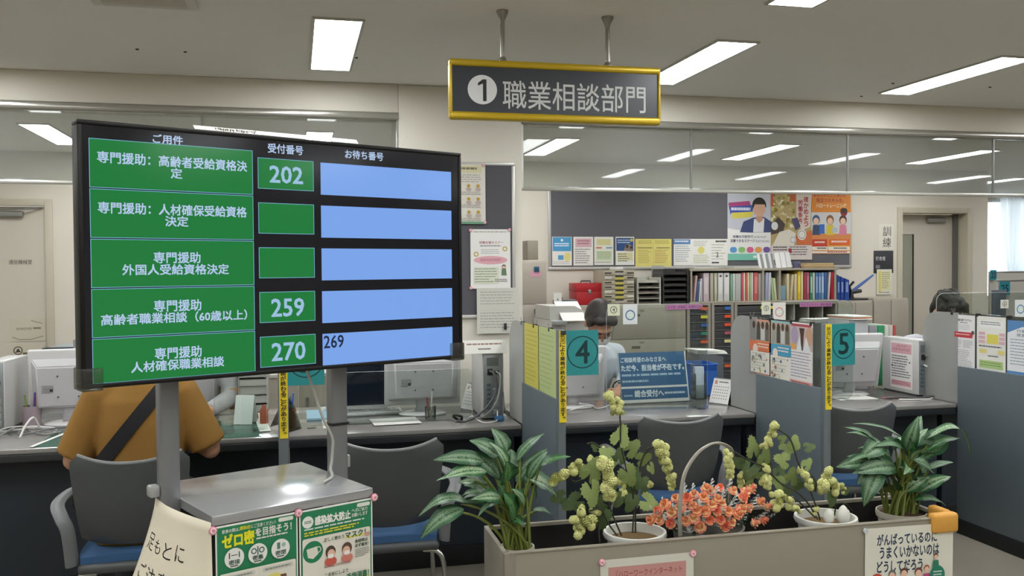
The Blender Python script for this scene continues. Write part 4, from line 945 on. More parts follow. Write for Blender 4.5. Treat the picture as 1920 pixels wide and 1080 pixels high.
def pin(px0, py0, px1, py1, Y, label, fn, paper='eceae4', W=100, name='poster', group=None, cat='poster', rz=0):
    x0, x1, z0, z1 = rc(px0, py0, px1, py1, Y); H = W*(z1-z0)/(x1-x0); p = Print(x1-x0, z1-z0, W, H, paper); fn(p, H)
    return tag(p.build(name, None, (x0, Y, z0), (0, rz, 0)), label, cat, group)
YQ = YW-.0215
G1 = 'papers on the wide bulletin board'
def f1(p, H): p.rect(3, 2, 97, H*.5, '4a9ccf'); p.circ(50, H*.12, 6, 'f2f2f0'); p.lines(12, H*.22, 88, H*.36, 2, 'e9f2f6', .55, .05); p.rect(30, H*.64, 58, H*.8, '5a9fd0'); p.circ(78, H*.7, 16, 'e6dc8a', 22); p.lines(4, H*.86, 90, H*.97, 2, 'c9c9c6', .4)
pin(1035, 444, 1072, 498, YQ, 'blue and white leaflet at the left end of the wide board', f1, group=G1)
def f2(p, H): p.rect(10, H*.06, 92, H*.36, 'dcb4bc'); p.lines(20, H*.12, 84, H*.3, 2, 'b07a86', .5, .1); p.lines(8, H*.42, 92, H*.96, 7, '8a8a8c', .4, .35, 3)
pin(1075, 444, 1112, 498, YQ, 'white leaflet with a pink heading, second from the left on the wide board', f2, group=G1)
def f3(p, H): p.rect(14, H*.08, 86, H*.3, 'd6d29a'); p.rect(10, H*.36, 40, H*.42, 'd98a6a'); p.rect(62, H*.36, 94, H*.42, '8aa2c6'); p.rect(10, H*.5, 92, H*.84, 'cbd8b4'); p.lines(16, H*.54, 88, H*.8, 4, '93a382', .35); p.lines(8, H*.88, 92, H*.96, 1, 'b0b0aa', .5)
pin(1114, 444, 1150, 497, YQ, 'pale leaflet with a green block, third from the left on the wide board', f3, 'e6e6de', group=G1)
def f4(p, H): p.rect(4, H*.04, 96, H*.5, '2c4f86'); p.lines(10, H*.1, 84, H*.26, 2, 'b9cbe2', .5, .1); p.poly([(44, H*.5), (52, H*.3), (70, H*.24), (92, H*.34), (92, H*.52)], '8a7a6a'); p.circ(62, H*.34, 8, '3a2f2c'); p.circ(84, H*.38, 7, '3a2f2c'); p.circ(86, H*.12, 8, 'd6c84a'); p.rect(10, H*.56, 92, H*.84, 'dcd8aa'); p.lines(12, H*.6, 90, H*.92, 4, '55555a', .3, .5, 6)
pin(1154, 444, 1189, 497, YQ, 'leaflet with a dark blue photo heading, fourth from the left on the wide board', f4, group=G1)
def f5(p, H): p.lines(8, H*.06, 46, H*.2, 3, 'a89a4a', .4, .2); p.lines(54, H*.06, 94, H*.2, 3, 'a89a4a', .4, .2); p.rect(6, H*.31, 47, H*.335, '5a5236'); p.rect(58, H*.31, 95, H*.335, '5a5236'); p.lines(8, H*.4, 46, H*.9, 8, 'b0a25a', .3, .3, 2); p.lines(54, H*.4, 94, H*.9, 8, 'b98a5a', .3, .3, 3); p.rect(49.6, 0, 50.4, H, 'd0c25e')
pin(1191, 448, 1259, 500, YQ, 'double yellow sheet in the middle of the wide board', f5, 'e6d980', group=G1)
def f6(p, H): p.rect(0, H*.02, 92, H*.2, '5a86bc'); p.lines(6, H*.06, 84, H*.16, 1, 'dce6f0', .6, .1); p.lines(8, H*.26, 92, H*.9, 8, '9aa6b4', .35, .4, 7)
pin(1263, 448, 1297, 498, YQ, 'white sheet with a blue heading right of the yellow sheet', f6, group=G1)
def f7(p, H): p.circ(50, H*.42, 18, 'ddd679', 18); p.lines(10, H*.08, 90, H*.3, 4, 'a9a9a4', .35, .3, 8); p.lines(8, H*.6, 92, H*.94, 5, 'b4b890', .4, .2, 9)
pin(1297, 448, 1332, 498, YQ, 'white sheet with a yellow spot in its middle on the wide board', f7, group=G1)
def f8(p, H): p.lines(30, H*.06, 94, H*.13, 1, '2c2c30', .9, 0); p.text('2', 34, H*.5, 46, H*.68, '2a2a2c', .03); p.lines(6, H*.2, 90, H*.84, 6, 'b9b5b0', .3, .4, 4); p.lines(8, H*.86, 50, H*.93, 1, '2c2c30', .8, 0)
pin(1332, 448, 1364, 498, YQ, 'white sheet with a small bold figure, left of the man poster', f8, group=G1)
# large posters
def g1(p, H):
    p.rect(0, 0, 100, H*.56, 'c6c8d2'); p.poly([(0, H*.52), (0, H*.6), (100, H*.6), (100, H*.52), (50, H*.57)], 'ecebe8')
    p.poly([(2, H*.14), (50, H*.11), (54, H*.2), (4, H*.24)], 'b0467e'); p.poly([(4, H*.2), (56, H*.17), (58, H*.29), (6, H*.31)], '3f56a8'); p.poly([(8, H*.29), (58, H*.27), (56, H*.35), (12, H*.38)], 'ddd05a'); p.lines(8, H*.21, 52, H*.27, 1, 'dfe3f2', .7, 0)
    p.poly([(28, H*.58), (36, H*.42), (58, H*.36), (66, H*.52), (58, H*.585)], '3f4c78'); p.poly([(58, H*.36), (84, H*.35), (100, H*.42), (100, H*.58), (56, H*.585)], '3f4c78'); p.poly([(60, H*.38), (84, H*.37), (82, H*.58), (58, H*.58)], 'e2e2e6')
    p.poly([(66, H*.3), (80, H*.3), (80, H*.4), (72, H*.44), (65, H*.4)], 'c79a80'); p.circ(72, H*.23, 14, 'd6aa90', 15.5); p.poly(arc(72, H*.17, 16, 180, 360, 10)+[(88, H*.22), (84, H*.16), (62, H*.16), (57, H*.24)], '2a221e')
    p.text('就職氷河期世代', 12, H*.625, 58, H*.665, '3a4560', .01); p.text('の方々が', 60, H*.635, 88, H*.665, '3a4560', 0); p.text('活躍できるステージ', 6, H*.685, 62, H*.73, '3a4560', .012); p.text('を広げるために', 64, H*.695, 96, H*.73, '3a4560', 0)
    for i, c_ in enumerate(('5f9fd6', '8fc47a', 'd9668e', 'e6a05a', '7a5aa0')): p.rr(5+i*19, H*.80, 21+i*19, H*.885, 6, c_)
    p.rect(0, H*.9, 100, H, '7cc4b0'); p.rect(58, H*.93, 82, H*.965, 'e4efe9')
pin(1364, 363, 1446, 488, YQ, 'poster of a man in a blue jacket on the wide board', g1, 'e9e8e6', name='large_poster')
def g2(p, H):
    r = random.Random(9); p.rect(0, 0, 100, H*.78, 'b8a472')
    for i in range(70): u, v = r.uniform(2, 62), r.uniform(2, H*.5); p.circ(u, v, r.uniform(2, 5), r.choice(['d6cfa0', '9a8f4a', 'c4b86a', 'e4dfc0', '8a7a3a']), n=8); p.k -= .9
    p.rect(0, 0, 6, H*.2, 'c2623a'); p.rect(46, 0, 60, H*.12, 'c2623a'); p.poly([(62, 0), (100, 0), (96, H*.5), (78, H*.55), (62, H*.48)], 'ded2c6')
    p.vtext('確かめよう', 80, H*.04, 91, H*.5, 'b0364e', .02); p.vtext('労働条件', 66, H*.09, 77, H*.46, 'b0364e', .02)
    p.poly([(0, H*.45), (20, H*.36), (34, H*.46), (30, H*.58), (0, H*.62)], '4a4038'); p.circ(9, H*.49, 8, 'dfe2e6', 9); p.poly([(50, H*.38), (64, H*.36), (72, H*.5), (60, H*.56)], '4a4a6a'); p.poly([(20, H*.58), (44, H*.54), (60, H*.6), (56, H*.78), (4, H*.78)], 'e2dccd')
    p.poly([(60, H*.64), (100, H*.55), (100, H*.78), (64, H*.78)], 'd2703f'); p.circ(75, H*.62, 11, 'e4e2de', 12); p.ring(75, H*.62, 9, 1.4, '8a8a90'); p.circ(53, H*.70, 8, 'e4e2de'); p.ring(53, H*.70, 6.5, 1.2, '8a8a90')
    p.rect(0, H*.78, 100, H, 'dcd3d0'); p.lines(5, H*.80, 40, H*.88, 2, '55505a', .5, .2); p.lines(45, H*.80, 96, H*.95, 4, '6a6068', .4, .3, 5); p.rect(42, H*.83, 50, H*.9, 'a03a40')
pin(1445, 363, 1522, 487, YQ, 'busy olive and orange crowd poster with vertical red writing', g2, name='large_poster')
def g3(p, H):
    p.rect(0, 0, 100, H*.34, 'e08a2a'); p.text('あなたのしごと探しに', 6, H*.025, 88, H*.095, 'a8323a', .015); p.text('役立つスキルを、', 13, H*.115, 82, H*.18, 'a8323a', .015); p.text('ハロートレーニング', 12, H*.2, 88, H*.265, 'f0e6c8', .02)
    p.rect(0, H*.34, 100, H*.72, 'd5d3d2'); p.rect(0, H*.68, 100, H*.77, 'd98a4a')
    for u, hair, cl in ((12, '3a5a8a', '3a4a6a'), (47, '8a5a3a', 'd6c23a'), (80, '4a2f2f', 'd6829a')): p.poly([(u-10, H*.7), (u-8, H*.54), (u+8, H*.54), (u+10, H*.7)], cl); p.circ(u, H*.46, 9.5, hair, 11); p.circ(u, H*.48, 7, 'e6c0a4', 7.5)
    p.rect(20, H*.53, 33, H*.68, '3a6fc0'); p.rect(52, H*.58, 66, H*.66, 'b9c4c6'); p.circ(82, H*.335, 9, '8a2a30', 9.5); p.circ(82, H*.31, 9, '3a2a26', 6)
    p.rect(2, H*.77, 40, H*.88, 'cc4030'); p.rect(44, H*.77, 97, H*.86, 'e0662a'); p.lines(8, H*.8, 34, H*.84, 1, 'f0d8c8', .7, 0); p.lines(50, H*.79, 90, H*.83, 1, 'f0d8c8', .7, 0)
    p.rect(2, H*.885, 41, H*.94, 'ece6d6'); p.rect(43, H*.885, 97, H*.94, 'ece6d6'); p.lines(14, H*.9, 38, H*.93, 1, '3a3a3c', .6, 0); p.lines(56, H*.9, 90, H*.93, 1, '3a3a3c', .6, 0); p.rect(2, H*.955, 97, H*.99, 'e9dfd6'); p.lines(40, H*.96, 92, H*.985, 1, 'b04a3a', .7, .2)
pin(1521, 358, 1595, 476, YQ, 'orange poster with cartoon workers at the right of the wide board', g3, 'e6a04a', name='large_poster')
# papers on pillar board and under it
def h1(p, H):
    p.rect(8, H*.02, 92, H*.14, 'd6cfa8'); p.lines(16, H*.05, 84, H*.11, 1, '7a7460', .6, .1); p.lines(6, H*.17, 92, H*.32, 4, 'a9a6a0', .4)
    for v in (.36, .58, .8):
        for u in (20, 42, 64, 84): p.circ(u, H*v, 3.5, 'b9962f'); p.circ(u, H*(v+.06), 6, 'b9a8a2', 4)
        p.lines(8, H*(v+.1), 92, H*(v+.16), 2, 'a9a2a0', .4)
    p.rect(0, H*.96, 100, H, '6a9a7a')
pin(822, 308, 910, 420, YB-.0215, 'pale calendar poster half hidden behind the display right edge', h1, 'dcd8cc')
for px, py in ((906, 310), (909, 417), (882, 432), (955, 431), (883, 540)): magnet(tuple(at(px, py, Y=YB-.0225)), 0, 'pink flower magnet on the pillar board at the '+{906: 'upper poster top corner', 909: 'upper poster bottom corner', 882: 'lower poster left top', 955: 'lower poster right top', 883: 'lower poster left bottom'}[px], .010)
def h2(p, H):
    p.lines(8, H*.03, 92, H*.08, 1, 'b9b7b4', .5, .1); p.text('就職支援セミナー', 22, H*.2, 82, H*.245, 'a0485a', .01); p.lines(24, H*.27, 78, H*.3, 1, '8a8a90', .6); p.lines(26, H*.34, 72, H*.43, 3, 'a9a9ac', .35); p.ring(14, H*.42, 6, 2.5, 'b9a24a'); p.ring(86, H*.33, 6, 2.5, 'b9a24a')
    p.circ(50, H*.52, 42, 'd9a4ac', H*.07); p.lines(24, H*.5, 78, H*.55, 2, 'a0606e', .4, .1); p.rect(8, H*.64, 70, H*.92, 'd3d8c2'); p.lines(10, H*.66, 66, H*.92, 6, '8a9080', .35)
    p.circ(83, H*.63, 5, '5a3a34'); p.circ(83, H*.645, 4, 'e2bda4'); p.poly([(78, H*.66), (88, H*.66), (90, H*.78), (77, H*.78)], '5f7a5a'); p.lines(60, H*.84, 92, H*.9, 2, '77777a', .4)
pin(882, 430, 957, 541, YB-.0215, 'white seminar poster with a pink oval on the pillar board', h2, 'e6e4e0')
def h3(p, H): p.lines(8, H*.08, 92, H*.4, 5, 'a2a29c', .3, .15, 3); p.rect(5, H*.48, 96, H*.49, 'c2c2ba'); p.lines(8, H*.54, 92, H*.92, 6, '9a9a94', .3, .15, 4)
pin(894, 540, 972, 625, YB-.030, 'grey typed notice hanging below the seminar poster on the pillar', h3, 'c9c8be', name='notice', cat='notice')
m = MB(); p_ = at(947, 612, Y=YB-.032); m.box(-.008, .008, -.012, 0, -.02, .02, .003); tag(m.build('binder_clip', M('2c2c2c', .4), None, p_), 'black clip at the foot of the grey typed notice on the pillar', 'clip')
# door papers on the left
def d1(p, H): p.text('通信機械室利用者', 18, H*.38, 62, H*.5, '7a7260', 0); p.lines(66, H*.38, 88, H*.48, 1, '7a7260', .8, 0); p.line([(6, H*.8), (26, H*.92), (60, H*.92), (94, H*.78)], 1.6, '6a6250'); p.line([(60, H*.08), (92, H*.22)], 1.6, '6a6250')
pin(18, 598, 85, 640, YW+.025, 'cream paper sign on the left back door', d1, 'cdc6b4', name='notice', cat='notice')
def d2(p, H): p.ring(22, H*.3, 13, 3, '4a4038'); p.poly([(14, H*.38), (22, H*.2), (30, H*.36)], '3a342c'); p.lines(36, H*.38, 70, H*.48, 1, '5a5246', .8, 0); p.lines(14, H*.6, 80, H*.7, 1, '7a5a46', .8, 0); p.lines(14, H*.8, 74, H*.9, 1, 'a04a3a', .8, 0)
pin(19, 643, 86, 690, YW+.025, 'prohibition paper sign under the cream sign on the left back door', d2, 'cdc6b4', name='notice', cat='notice')
# signs by the right back door
def s1(p, H): p.vtext('訓練', 26, H*.06, 80, H*.95, '3a3632', .0)
pin(1648, 420, 1676, 468, YW-.003, 'white vertical paper sign left of the right back door', s1, 'e4dfd2', name='notice', cat='notice')
x0, x1, z0, z1 = rc(1639, 470, 1675, 512, YW-.012)
t = thing('room_sign', 'dark grey room name plate left of the right back door', 'sign', (x0, YW-.012, z0))
m = MB(); m.box(0, x1-x0, 0, .010, 0, z1-z0, .003); m.build('plate', M('3a3b40', .4), t)
p = Print(x1-x0, z1-z0, 100, 116, None); p.text('打合室', 8, 30, 58, 50, 'd9d8d4', .01); p.rect(8, 74, 30, 92, '77787c'); p.build('lettering', t, (0, -.0006, 0))
def s2(p, H): p.rect(10, H*.06, 28, H*.9, 'e2cf7a'); p.rect(30, H*.08, 90, H*.84, 'dedbb0'); p.lines(32, H*.12, 88, H*.8, 9, '9a9a78', .35); p.lines(12, H*.9, 88, H*.96, 1, '8a8a80', .6, .1)
pin(1644, 505, 1672, 552, YW-.014, 'yellow and white notice hung under the dark room name plate', s2, 'e2dfd2', name='notice', cat='notice')
# ---------------------------------------------------------------- cabinets along the back wall
CAB = M('aaa396', .5); CABD = M('a29b8e', .5); DARKI = M('3c3d3f', .6)
def cabx(px, Y=YK): return at(px, 600, Y=Y).x
KT = 1.165
def base(name, label, px0, px1, top=KT, y=YK): 
    x0, x1 = cabx(px0, y), cabx(px1, y); t = thing(name, label, 'cabinet', ((x0+x1)/2, y, FL), 0, 'cabinets along the back wall'); return t, (x1-x0)/2-.002, top-FL
t, W_, h = base('filing_cabinet', 'wide beige two drawer filing cabinet behind the man in white', 1118, 1287)
m = MB(); m.box(-W_, W_, .012, .43, 0, h, .004); m.build('body', CAB, t)
for z0_, z1_ in ((.06, h*.42), (h*.42+.006, h*.71), (h*.71+.006, h-.03)):
    m = MB(); m.box(-W_+.012, W_-.012, 0, .0115, z0_, z1_, .003); dr_ = m.build('drawer', CABD, t); m = MB(); m.box(-.11, -.02, -.003, -.0002, z1_-.09, z1_-.065); m.build('handle_recess', M('5b574e', .6), dr_); m = MB(); m.box(-.025, .025, -.002, -.0002, z1_-.04, z1_-.02); m.build('label_holder', M('8a867c', .4), dr_)
def drawer_rack(px0, px1, label, tabs, n=13):
    t, W_, h = base('drawer_rack', label, px0, px1)
    m = MB(); m.box(-W_, -W_+.03, 0, .42, 0, h); m.box(W_-.03, W_, 0, .42, 0, h); m.box(-W_+.03, W_-.03, 0, .42, h-.02, h); m.box(-W_+.03, W_-.03, .38, .42, 0, h-.02); m.build('frame', M('9c968b', .5), t)
    for i in range(n):
        z1_ = h-.035-i*.085
        m = MB(); m.box(-W_+.032, W_-.032, .004, .36, z1_-.075, z1_, .003); q_ = m.build('drawer', DARKI, t)
        m = MB(); m.box(-W_+.034, W_-.034, .0, .0035, z1_-.078, z1_-.071); m.build('drawer_lip', M('77787a', .4), q_)
        if i < len(tabs) and tabs[i]: m = MB(); m.box(W_*.15, W_-.036, -.006, .003, z1_-.032, z1_-.002); m.build('label_tab', M(tabs[i], .5), q_)
    return t
drawer_rack(1288, 1333, 'rack of dark drawers with yellow, blue, green and orange tabs', ['e0623a', 'e6d84a', '3f6fb4', '2f8f7a', 'e0623a', None, 'c0503a', 'd9663a'])
drawer_rack(1334, 1376, 'rack of dark drawers left of the small card with circled five', ['3f6fb4', 'e0562e', 'e0562e', 'b05a6a', 'e6dc9a', None, None, 'd9663a'])
drawer_rack(1377, 1462, 'wide rack of dark drawers mostly hidden by the orange and blue leaflets', ['e6d84a', None, '3f6fb4'])
t, W_, h = base('pigeonhole_rack', 'open grey pigeonhole rack under the pink label strip', 1463, 1570)
m = MB(); m.box(-W_, -W_+.02, 0, .42, 0, h); m.box(W_-.02, W_, 0, .42, 0, h); m.box(-W_+.02, W_-.02, 0, .42, h-.025, h); m.box(-W_+.02, W_-.02, .38, .42, 0, h-.025); m.build('frame', M('9c968b', .5), t)
for k in range(1, 4): m = MB(); x_ = -W_+2*W_*k/4; m.box(x_-.006, x_+.006, .01, .38, .0, h-.026); m.build('divider', M('b3afa6', .5), t)
for k in (.33, .66, .8): 
    m = MB(); m.box(-W_+.021, W_-.021, .02, .38, h*k, h*k+.012); m.build('shelf', M('8b8780', .5), t)
for a_, b2, hi, lab in ((1571, 1637, KT, 'beige cupboard below the blue folders'), (1638, 1704, KT+.02, 'beige cupboard at the right end beside the right back door')):
    t, W_, h = base('cupboard', lab, a_, b2, hi)
    m = MB(); m.box(-W_, W_, .012, .43, 0, h, .004); m.build('body', CAB, t)
    for s_ in (-1, 1): m = MB(); m.box(min(s_*W_*.99, s_*.003), max(s_*W_*.99, s_*.003), 0, .0115, .05, h-.02, .003); dd = m.build('door', CABD, t); m = MB(); m.box(s_*.03-.008, s_*.03+.008, -.004, -.0002, h*.6, h*.7); m.build('handle', M('7d7a72', .4, .5), dd)
t, W_, h = base('cupboard', 'low beige cupboard behind the copier, under the red box', 1030, 1117)
m = MB(); m.box(-W_, W_, .012, .43, 0, h, .004); m.build('body', CAB, t); m = MB(); m.box(-W_+.01, W_-.01, 0, .0115, .05, h-.02, .003); m.build('door', CABD, t)
# pink label strips
pk = 'd98ac6'
def lb(px0, py0, px1, py1, s, label):
    x0, x1, z0, z1 = rc(px0, py0, px1, py1, YK-.004); p = Print(x1-x0, z1-z0, 100, 12, pk, .001); p.text(s, 3, 2.5, 97, 9.5, '5a2a56', .0); tag(p.build('label_strip', None, (x0, YK-.0055, z0)), label, 'label', 'pink label strips')
lb(1249, 571, 1317, 580, '求人票・求職票・各種申込書', 'pink label strip above the drawer rack with coloured tabs')
lb(1499, 567, 1560, 575, 'パンフレット・資料置場', 'pink label strip above the pigeonhole rack')
TOPZ = KT+.001
# locker by the pillar
t = thing('locker', 'tall beige steel locker right of the pillar with blue square locks', 'locker', (at(1008, 550, Y=8.3).x-.35, 8.3, FL))
h = at(1005, 489, Y=8.3).z-FL; W_ = at(1026, 550, Y=8.3).x-(at(1008, 550, Y=8.3).x-.35)
m = MB(); m.box(-W_, W_, .012, .5, 0, h, .004); m.build('body', M('b5ac9f', .5), t)
for k in range(4):
    m = MB(); m.box(-W_+.01, W_-.01, 0, .0115, .05+k*(h-.06)/4, .045+(k+1)*(h-.06)/4, .003); dd = m.build('door', M('b0a79a', .5), t)
    m = MB(); m.box(W_-.13, W_-.08, -.012, -.0002, (k+1)*(h-.06)/4-.045, (k+1)*(h-.06)/4+.005, .003); m.build('lock', M('23506e', .35), dd)
m = MB(); m.box(W_-.17, W_-.06, -.003, -.0002, h-.15, h-.10); m.build('pink_label', M('d9a0b4', .6), t)
boxthing('cardboard_tube', 'grey brown box standing on the locker', 'box', 989, 451, 1009, 487, 8.45, .2, '8b8478')
# copier
cx0, cx1 = at(1034, 620, Y=7.6).x, at(1112, 620, Y=7.6).x
t = thing('copier', 'large white copier behind the man in white', 'copier', ((cx0+cx1)/2, 7.6, FL)); W_ = (cx1-cx0)/2; h = at(1070, 600, Y=7.6).z-FL
m = MB(); m.box(-W_, W_, 0, .6, .05, h, .012); m.build('body', M('c3c1bc', .45), t)
for k in range(3): m = MB(); m.box(-W_+.02, W_-.02, -.012, -.0005, .1+k*.2, .28+k*.2, .006); m.build('paper_drawer', M('b4b2ad', .45), t)
m = MB(); m.prism([(-W_, h+.001), (W_*.9, h+.001), (W_*.9, h+.05), (W_*.2, h+.12), (-W_, h+.12)], .5, Matrix.Translation((0, .05, 0))); m.build('feeder_lid', M('cfcdc8', .45), t)
m = MB(); m.box(-W_*.55, W_*.6, -.08, .25, 0, .006, xf=Matrix.Translation((0, .0, h+.03)) @ Matrix.Rotation(.5, 4, 'X')); m.build('paper', PAPER, t)
m = MB(); m.box(-W_, -W_*.4, -.10, .0, h-.04, h+.0, .01); m.build('control_panel', M('9da0a0', .4), t)
# red box
x0, x1, z0, z1 = rc(1081, 531, 1129, 570, 8.65)
t = thing('red_box', 'bright red steel box on the low cupboard', 'box', ((x0+x1)/2, 8.65, TOPZ)); W_ = (x1-x0)/2; h = z1-TOPZ
m = MB(); m.box(-W_, W_, 0, .25, 0, h*.62, .004); m.build('body', M('b3202a', .4), t); m = MB(); m.box(-W_-.003, W_+.003, -.003, .253, h*.62+.001, h, .004); m.build('lid', M('bb242e', .4), t)
m = MB(); m.tube([(-.05, .12, h), (-.05, .12, h+.02), (.05, .12, h+.02), (.05, .12, h)], .006, 6); m.build('handle', M('2c2626', .4), t); m = MB(); m.box(-.015, .015, -.010, -.0035, h*.52, h*.70, .002); m.build('latch', STEEL, t)
# phone
x0, x1, z0, z1 = rc(1052, 548, 1080, 570, 8.6)
t = thing('desk_phone', 'grey desk telephone left of the red box', 'phone', ((x0+x1)/2, 8.62, TOPZ))
m = MB(); b = bmesh.new(); m.prism([(-.10, 0), (.10, 0), (.10, .05), (-.10, .05)], .2); m.build('base', M('6a6c70', .5), t)
m = MB(); m.tube([(-.07, .03, .07), (-.07, .06, .085), (-.07, .14, .085), (-.07, .17, .07)], [.022, .016, .016, .022], 10); m.build('handset', M('77787c', .4), t)
m = MB(); m.box(-.03, .09, .03, .17, .05, .058, .003); m.build('key_pad', M('9a9ca0', .5), t)
pin(1038, 549, 1053, 567, 8.56, 'small white tent card left of the desk telephone', lambda p, H: p.poly([(40, H*.8), (50, H*.5), (62, H*.8)], '55555a'), name='tent_card', cat='card')
# drawer set for letters
x0, x1, z0, z1 = rc(1132, 506, 1190, 570, 8.58)
t = thing('drawer_set', 'beige set of shallow letter drawers with yellow labels', 'drawers', ((x0+x1)/2, 8.58, TOPZ)); W_ = (x1-x0)/2; h = z1-TOPZ
m = MB(); m.box(-W_, W_, .012, .33, 0, h, .004); m.build('case', M('a89f8d', .5), t)
m = MB(); m.box(-W_*.2, W_*.3, .02, .2, h+.001, h+.03, .004); m.build('top_papers', PAPER, t)
for k in range(7):
    z1_ = h-.012-k*(h-.02)/7; hh2 = (h-.02)/7-.006
    m = MB(); m.box(-W_+.01, W_-.01, 0, .0115, z1_-hh2, z1_, .002); q_ = m.build('drawer', M('b4ab99', .5), t)
    m = MB(); m.box(-W_*.27, W_*.27, -.002, -.0002, z1_-.014, z1_); m.build('finger_pull', M('3c382e', .6), q_)
    m = MB(); m.box(-W_*.27, W_*.3, -.0025, -.0002, z1_-hh2*.95, z1_-.016); m.build('yellow_label' if 0 < k < 6 else 'plain_label', M('c9be5a' if 0 < k < 6 else 'b9b2a4', .6), q_)
    for s_ in (-1, 1): m = MB(); m.box(s_*W_*.72-.035, s_*W_*.72+.035, -.0022, -.0002, z1_-hh2*.65, z1_-hh2*.3); m.build('slot', M('4a453c' if (k+s_) % 3 else 'dedcd6', .6), q_)
def trays(px0, py0, px1, py1, n, label, col, inner):
    x0, x1, z0, z1 = rc(px0, py0, px1, py1, 8.58); t = thing('letter_tray', label, 'tray', ((x0+x1)/2, 8.58, TOPZ), 0, 'stacked letter trays'); W_ = (x1-x0)/2; h = z1-TOPZ; s_ = h/n
    for k in range(n):
        m = MB(); z = k*s_; m.box(-W_, W_, .0, .3, z, z+.006); m.box(-W_, -W_+.012, .0, .3, z+.006, z+s_-.001); m.box(W_-.012, W_, .0, .3, z+.006, z+s_-.001); m.box(-W_+.012, W_-.012, .29, .3, z+.006, z+s_-.001); q_ = m.build('tray', M(col, .3), t)
        m = MB(); m.box(-W_+.02, W_-.02, .02, .28, z+.007, z+s_*.45); m.build('paper_pile', M(inner[k % len(inner)], .7), q_)
trays(1195, 520, 1239, 570, 5, 'four tier grey letter trays right of the drawer set', 'c4c3ba', ['5a5048', '4a4440', '6a5a56', '55504a', 'b9b7ae'])
trays(1243, 504, 1291, 570, 6, 'tall black letter trays left of the binder shelf', '3c3d3e', ['2a2827', '3a3634', '26252a', '444040'])
boxthing('paper_bag', 'grey folded card standing behind the letter trays', 'card', 1222, 498, 1244, 522, 8.85, .01, 'a6a5a2')
# binder shelf
x0, x1, z0, z1 = rc(1293, 503, 1572, 567, 8.6)
bx0, bx1 = x0, x1; h = z1-TOPZ
t = thing('binder_shelf', 'long low beige shelf filled with binders on the cabinets', 'shelf', ((x0+x1)/2, 8.6, TOPZ)); W_ = (x1-x0)/2
SHB = M('a79f90', .5)
m = MB(); m.box(-W_, W_, 0, .30, h-.025, h, .003); m.build('top_board', SHB, t); m = MB(); m.box(-W_, W_, 0, .30, 0, .015, .003); m.build('bottom_board', SHB, t); m = MB(); m.box(-W_, W_, .285, .30, .0155, h-.0255); m.build('back_board', M('6d675c', .6), t)
def sx(zx): return at(1270+zx/4.465, 540, Y=8.6).x
for zx in (118, 720, 860, 1326): m = MB(); c_ = sx(zx)-(x0+x1)/2; m.box(c_-.01, c_+.01, .002, .284, .0155, h-.0255); m.build('upright', SHB, t)
def binder(zx0, zx1, hf, col, label, lean=0, spine=None, dot=False, dy=.02):
    a, c_ = sx(zx0), sx(zx1); w_ = c_-a-.002; hh2 = (h-.06)*hf
    t = thing('binder', label, 'binder', (a+w_/2, 8.6+dy, TOPZ+.016), 0, 'binders on the long shelf')
    X = Matrix.Translation((-w_/2 if lean >= 0 else w_/2, 0, 0)) @ Matrix.Rotation(lean, 4, 'Y') @ Matrix.Translation((w_/2 if lean >= 0 else -w_/2, 0, 0))
    m = MB(); m.box(-w_/2, w_/2, 0, .23, 0, hh2, min(.004, w_*.2), xf=X); m.build('cover', M(col, .5), t)
    if spine: m = MB(); m.box(-w_*.32, w_*.32, -.0012, -.0002, hh2*.25, hh2*.85, xf=X); m.build('spine_label', M(spine, .6), t)
    if dot: m = MB(); m.cyl((0, -.001, hh2*.88), (0, 0, hh2*.88), w_*.22, n=14); m.build('finger_hole', M('4a4f5a', .5), t)
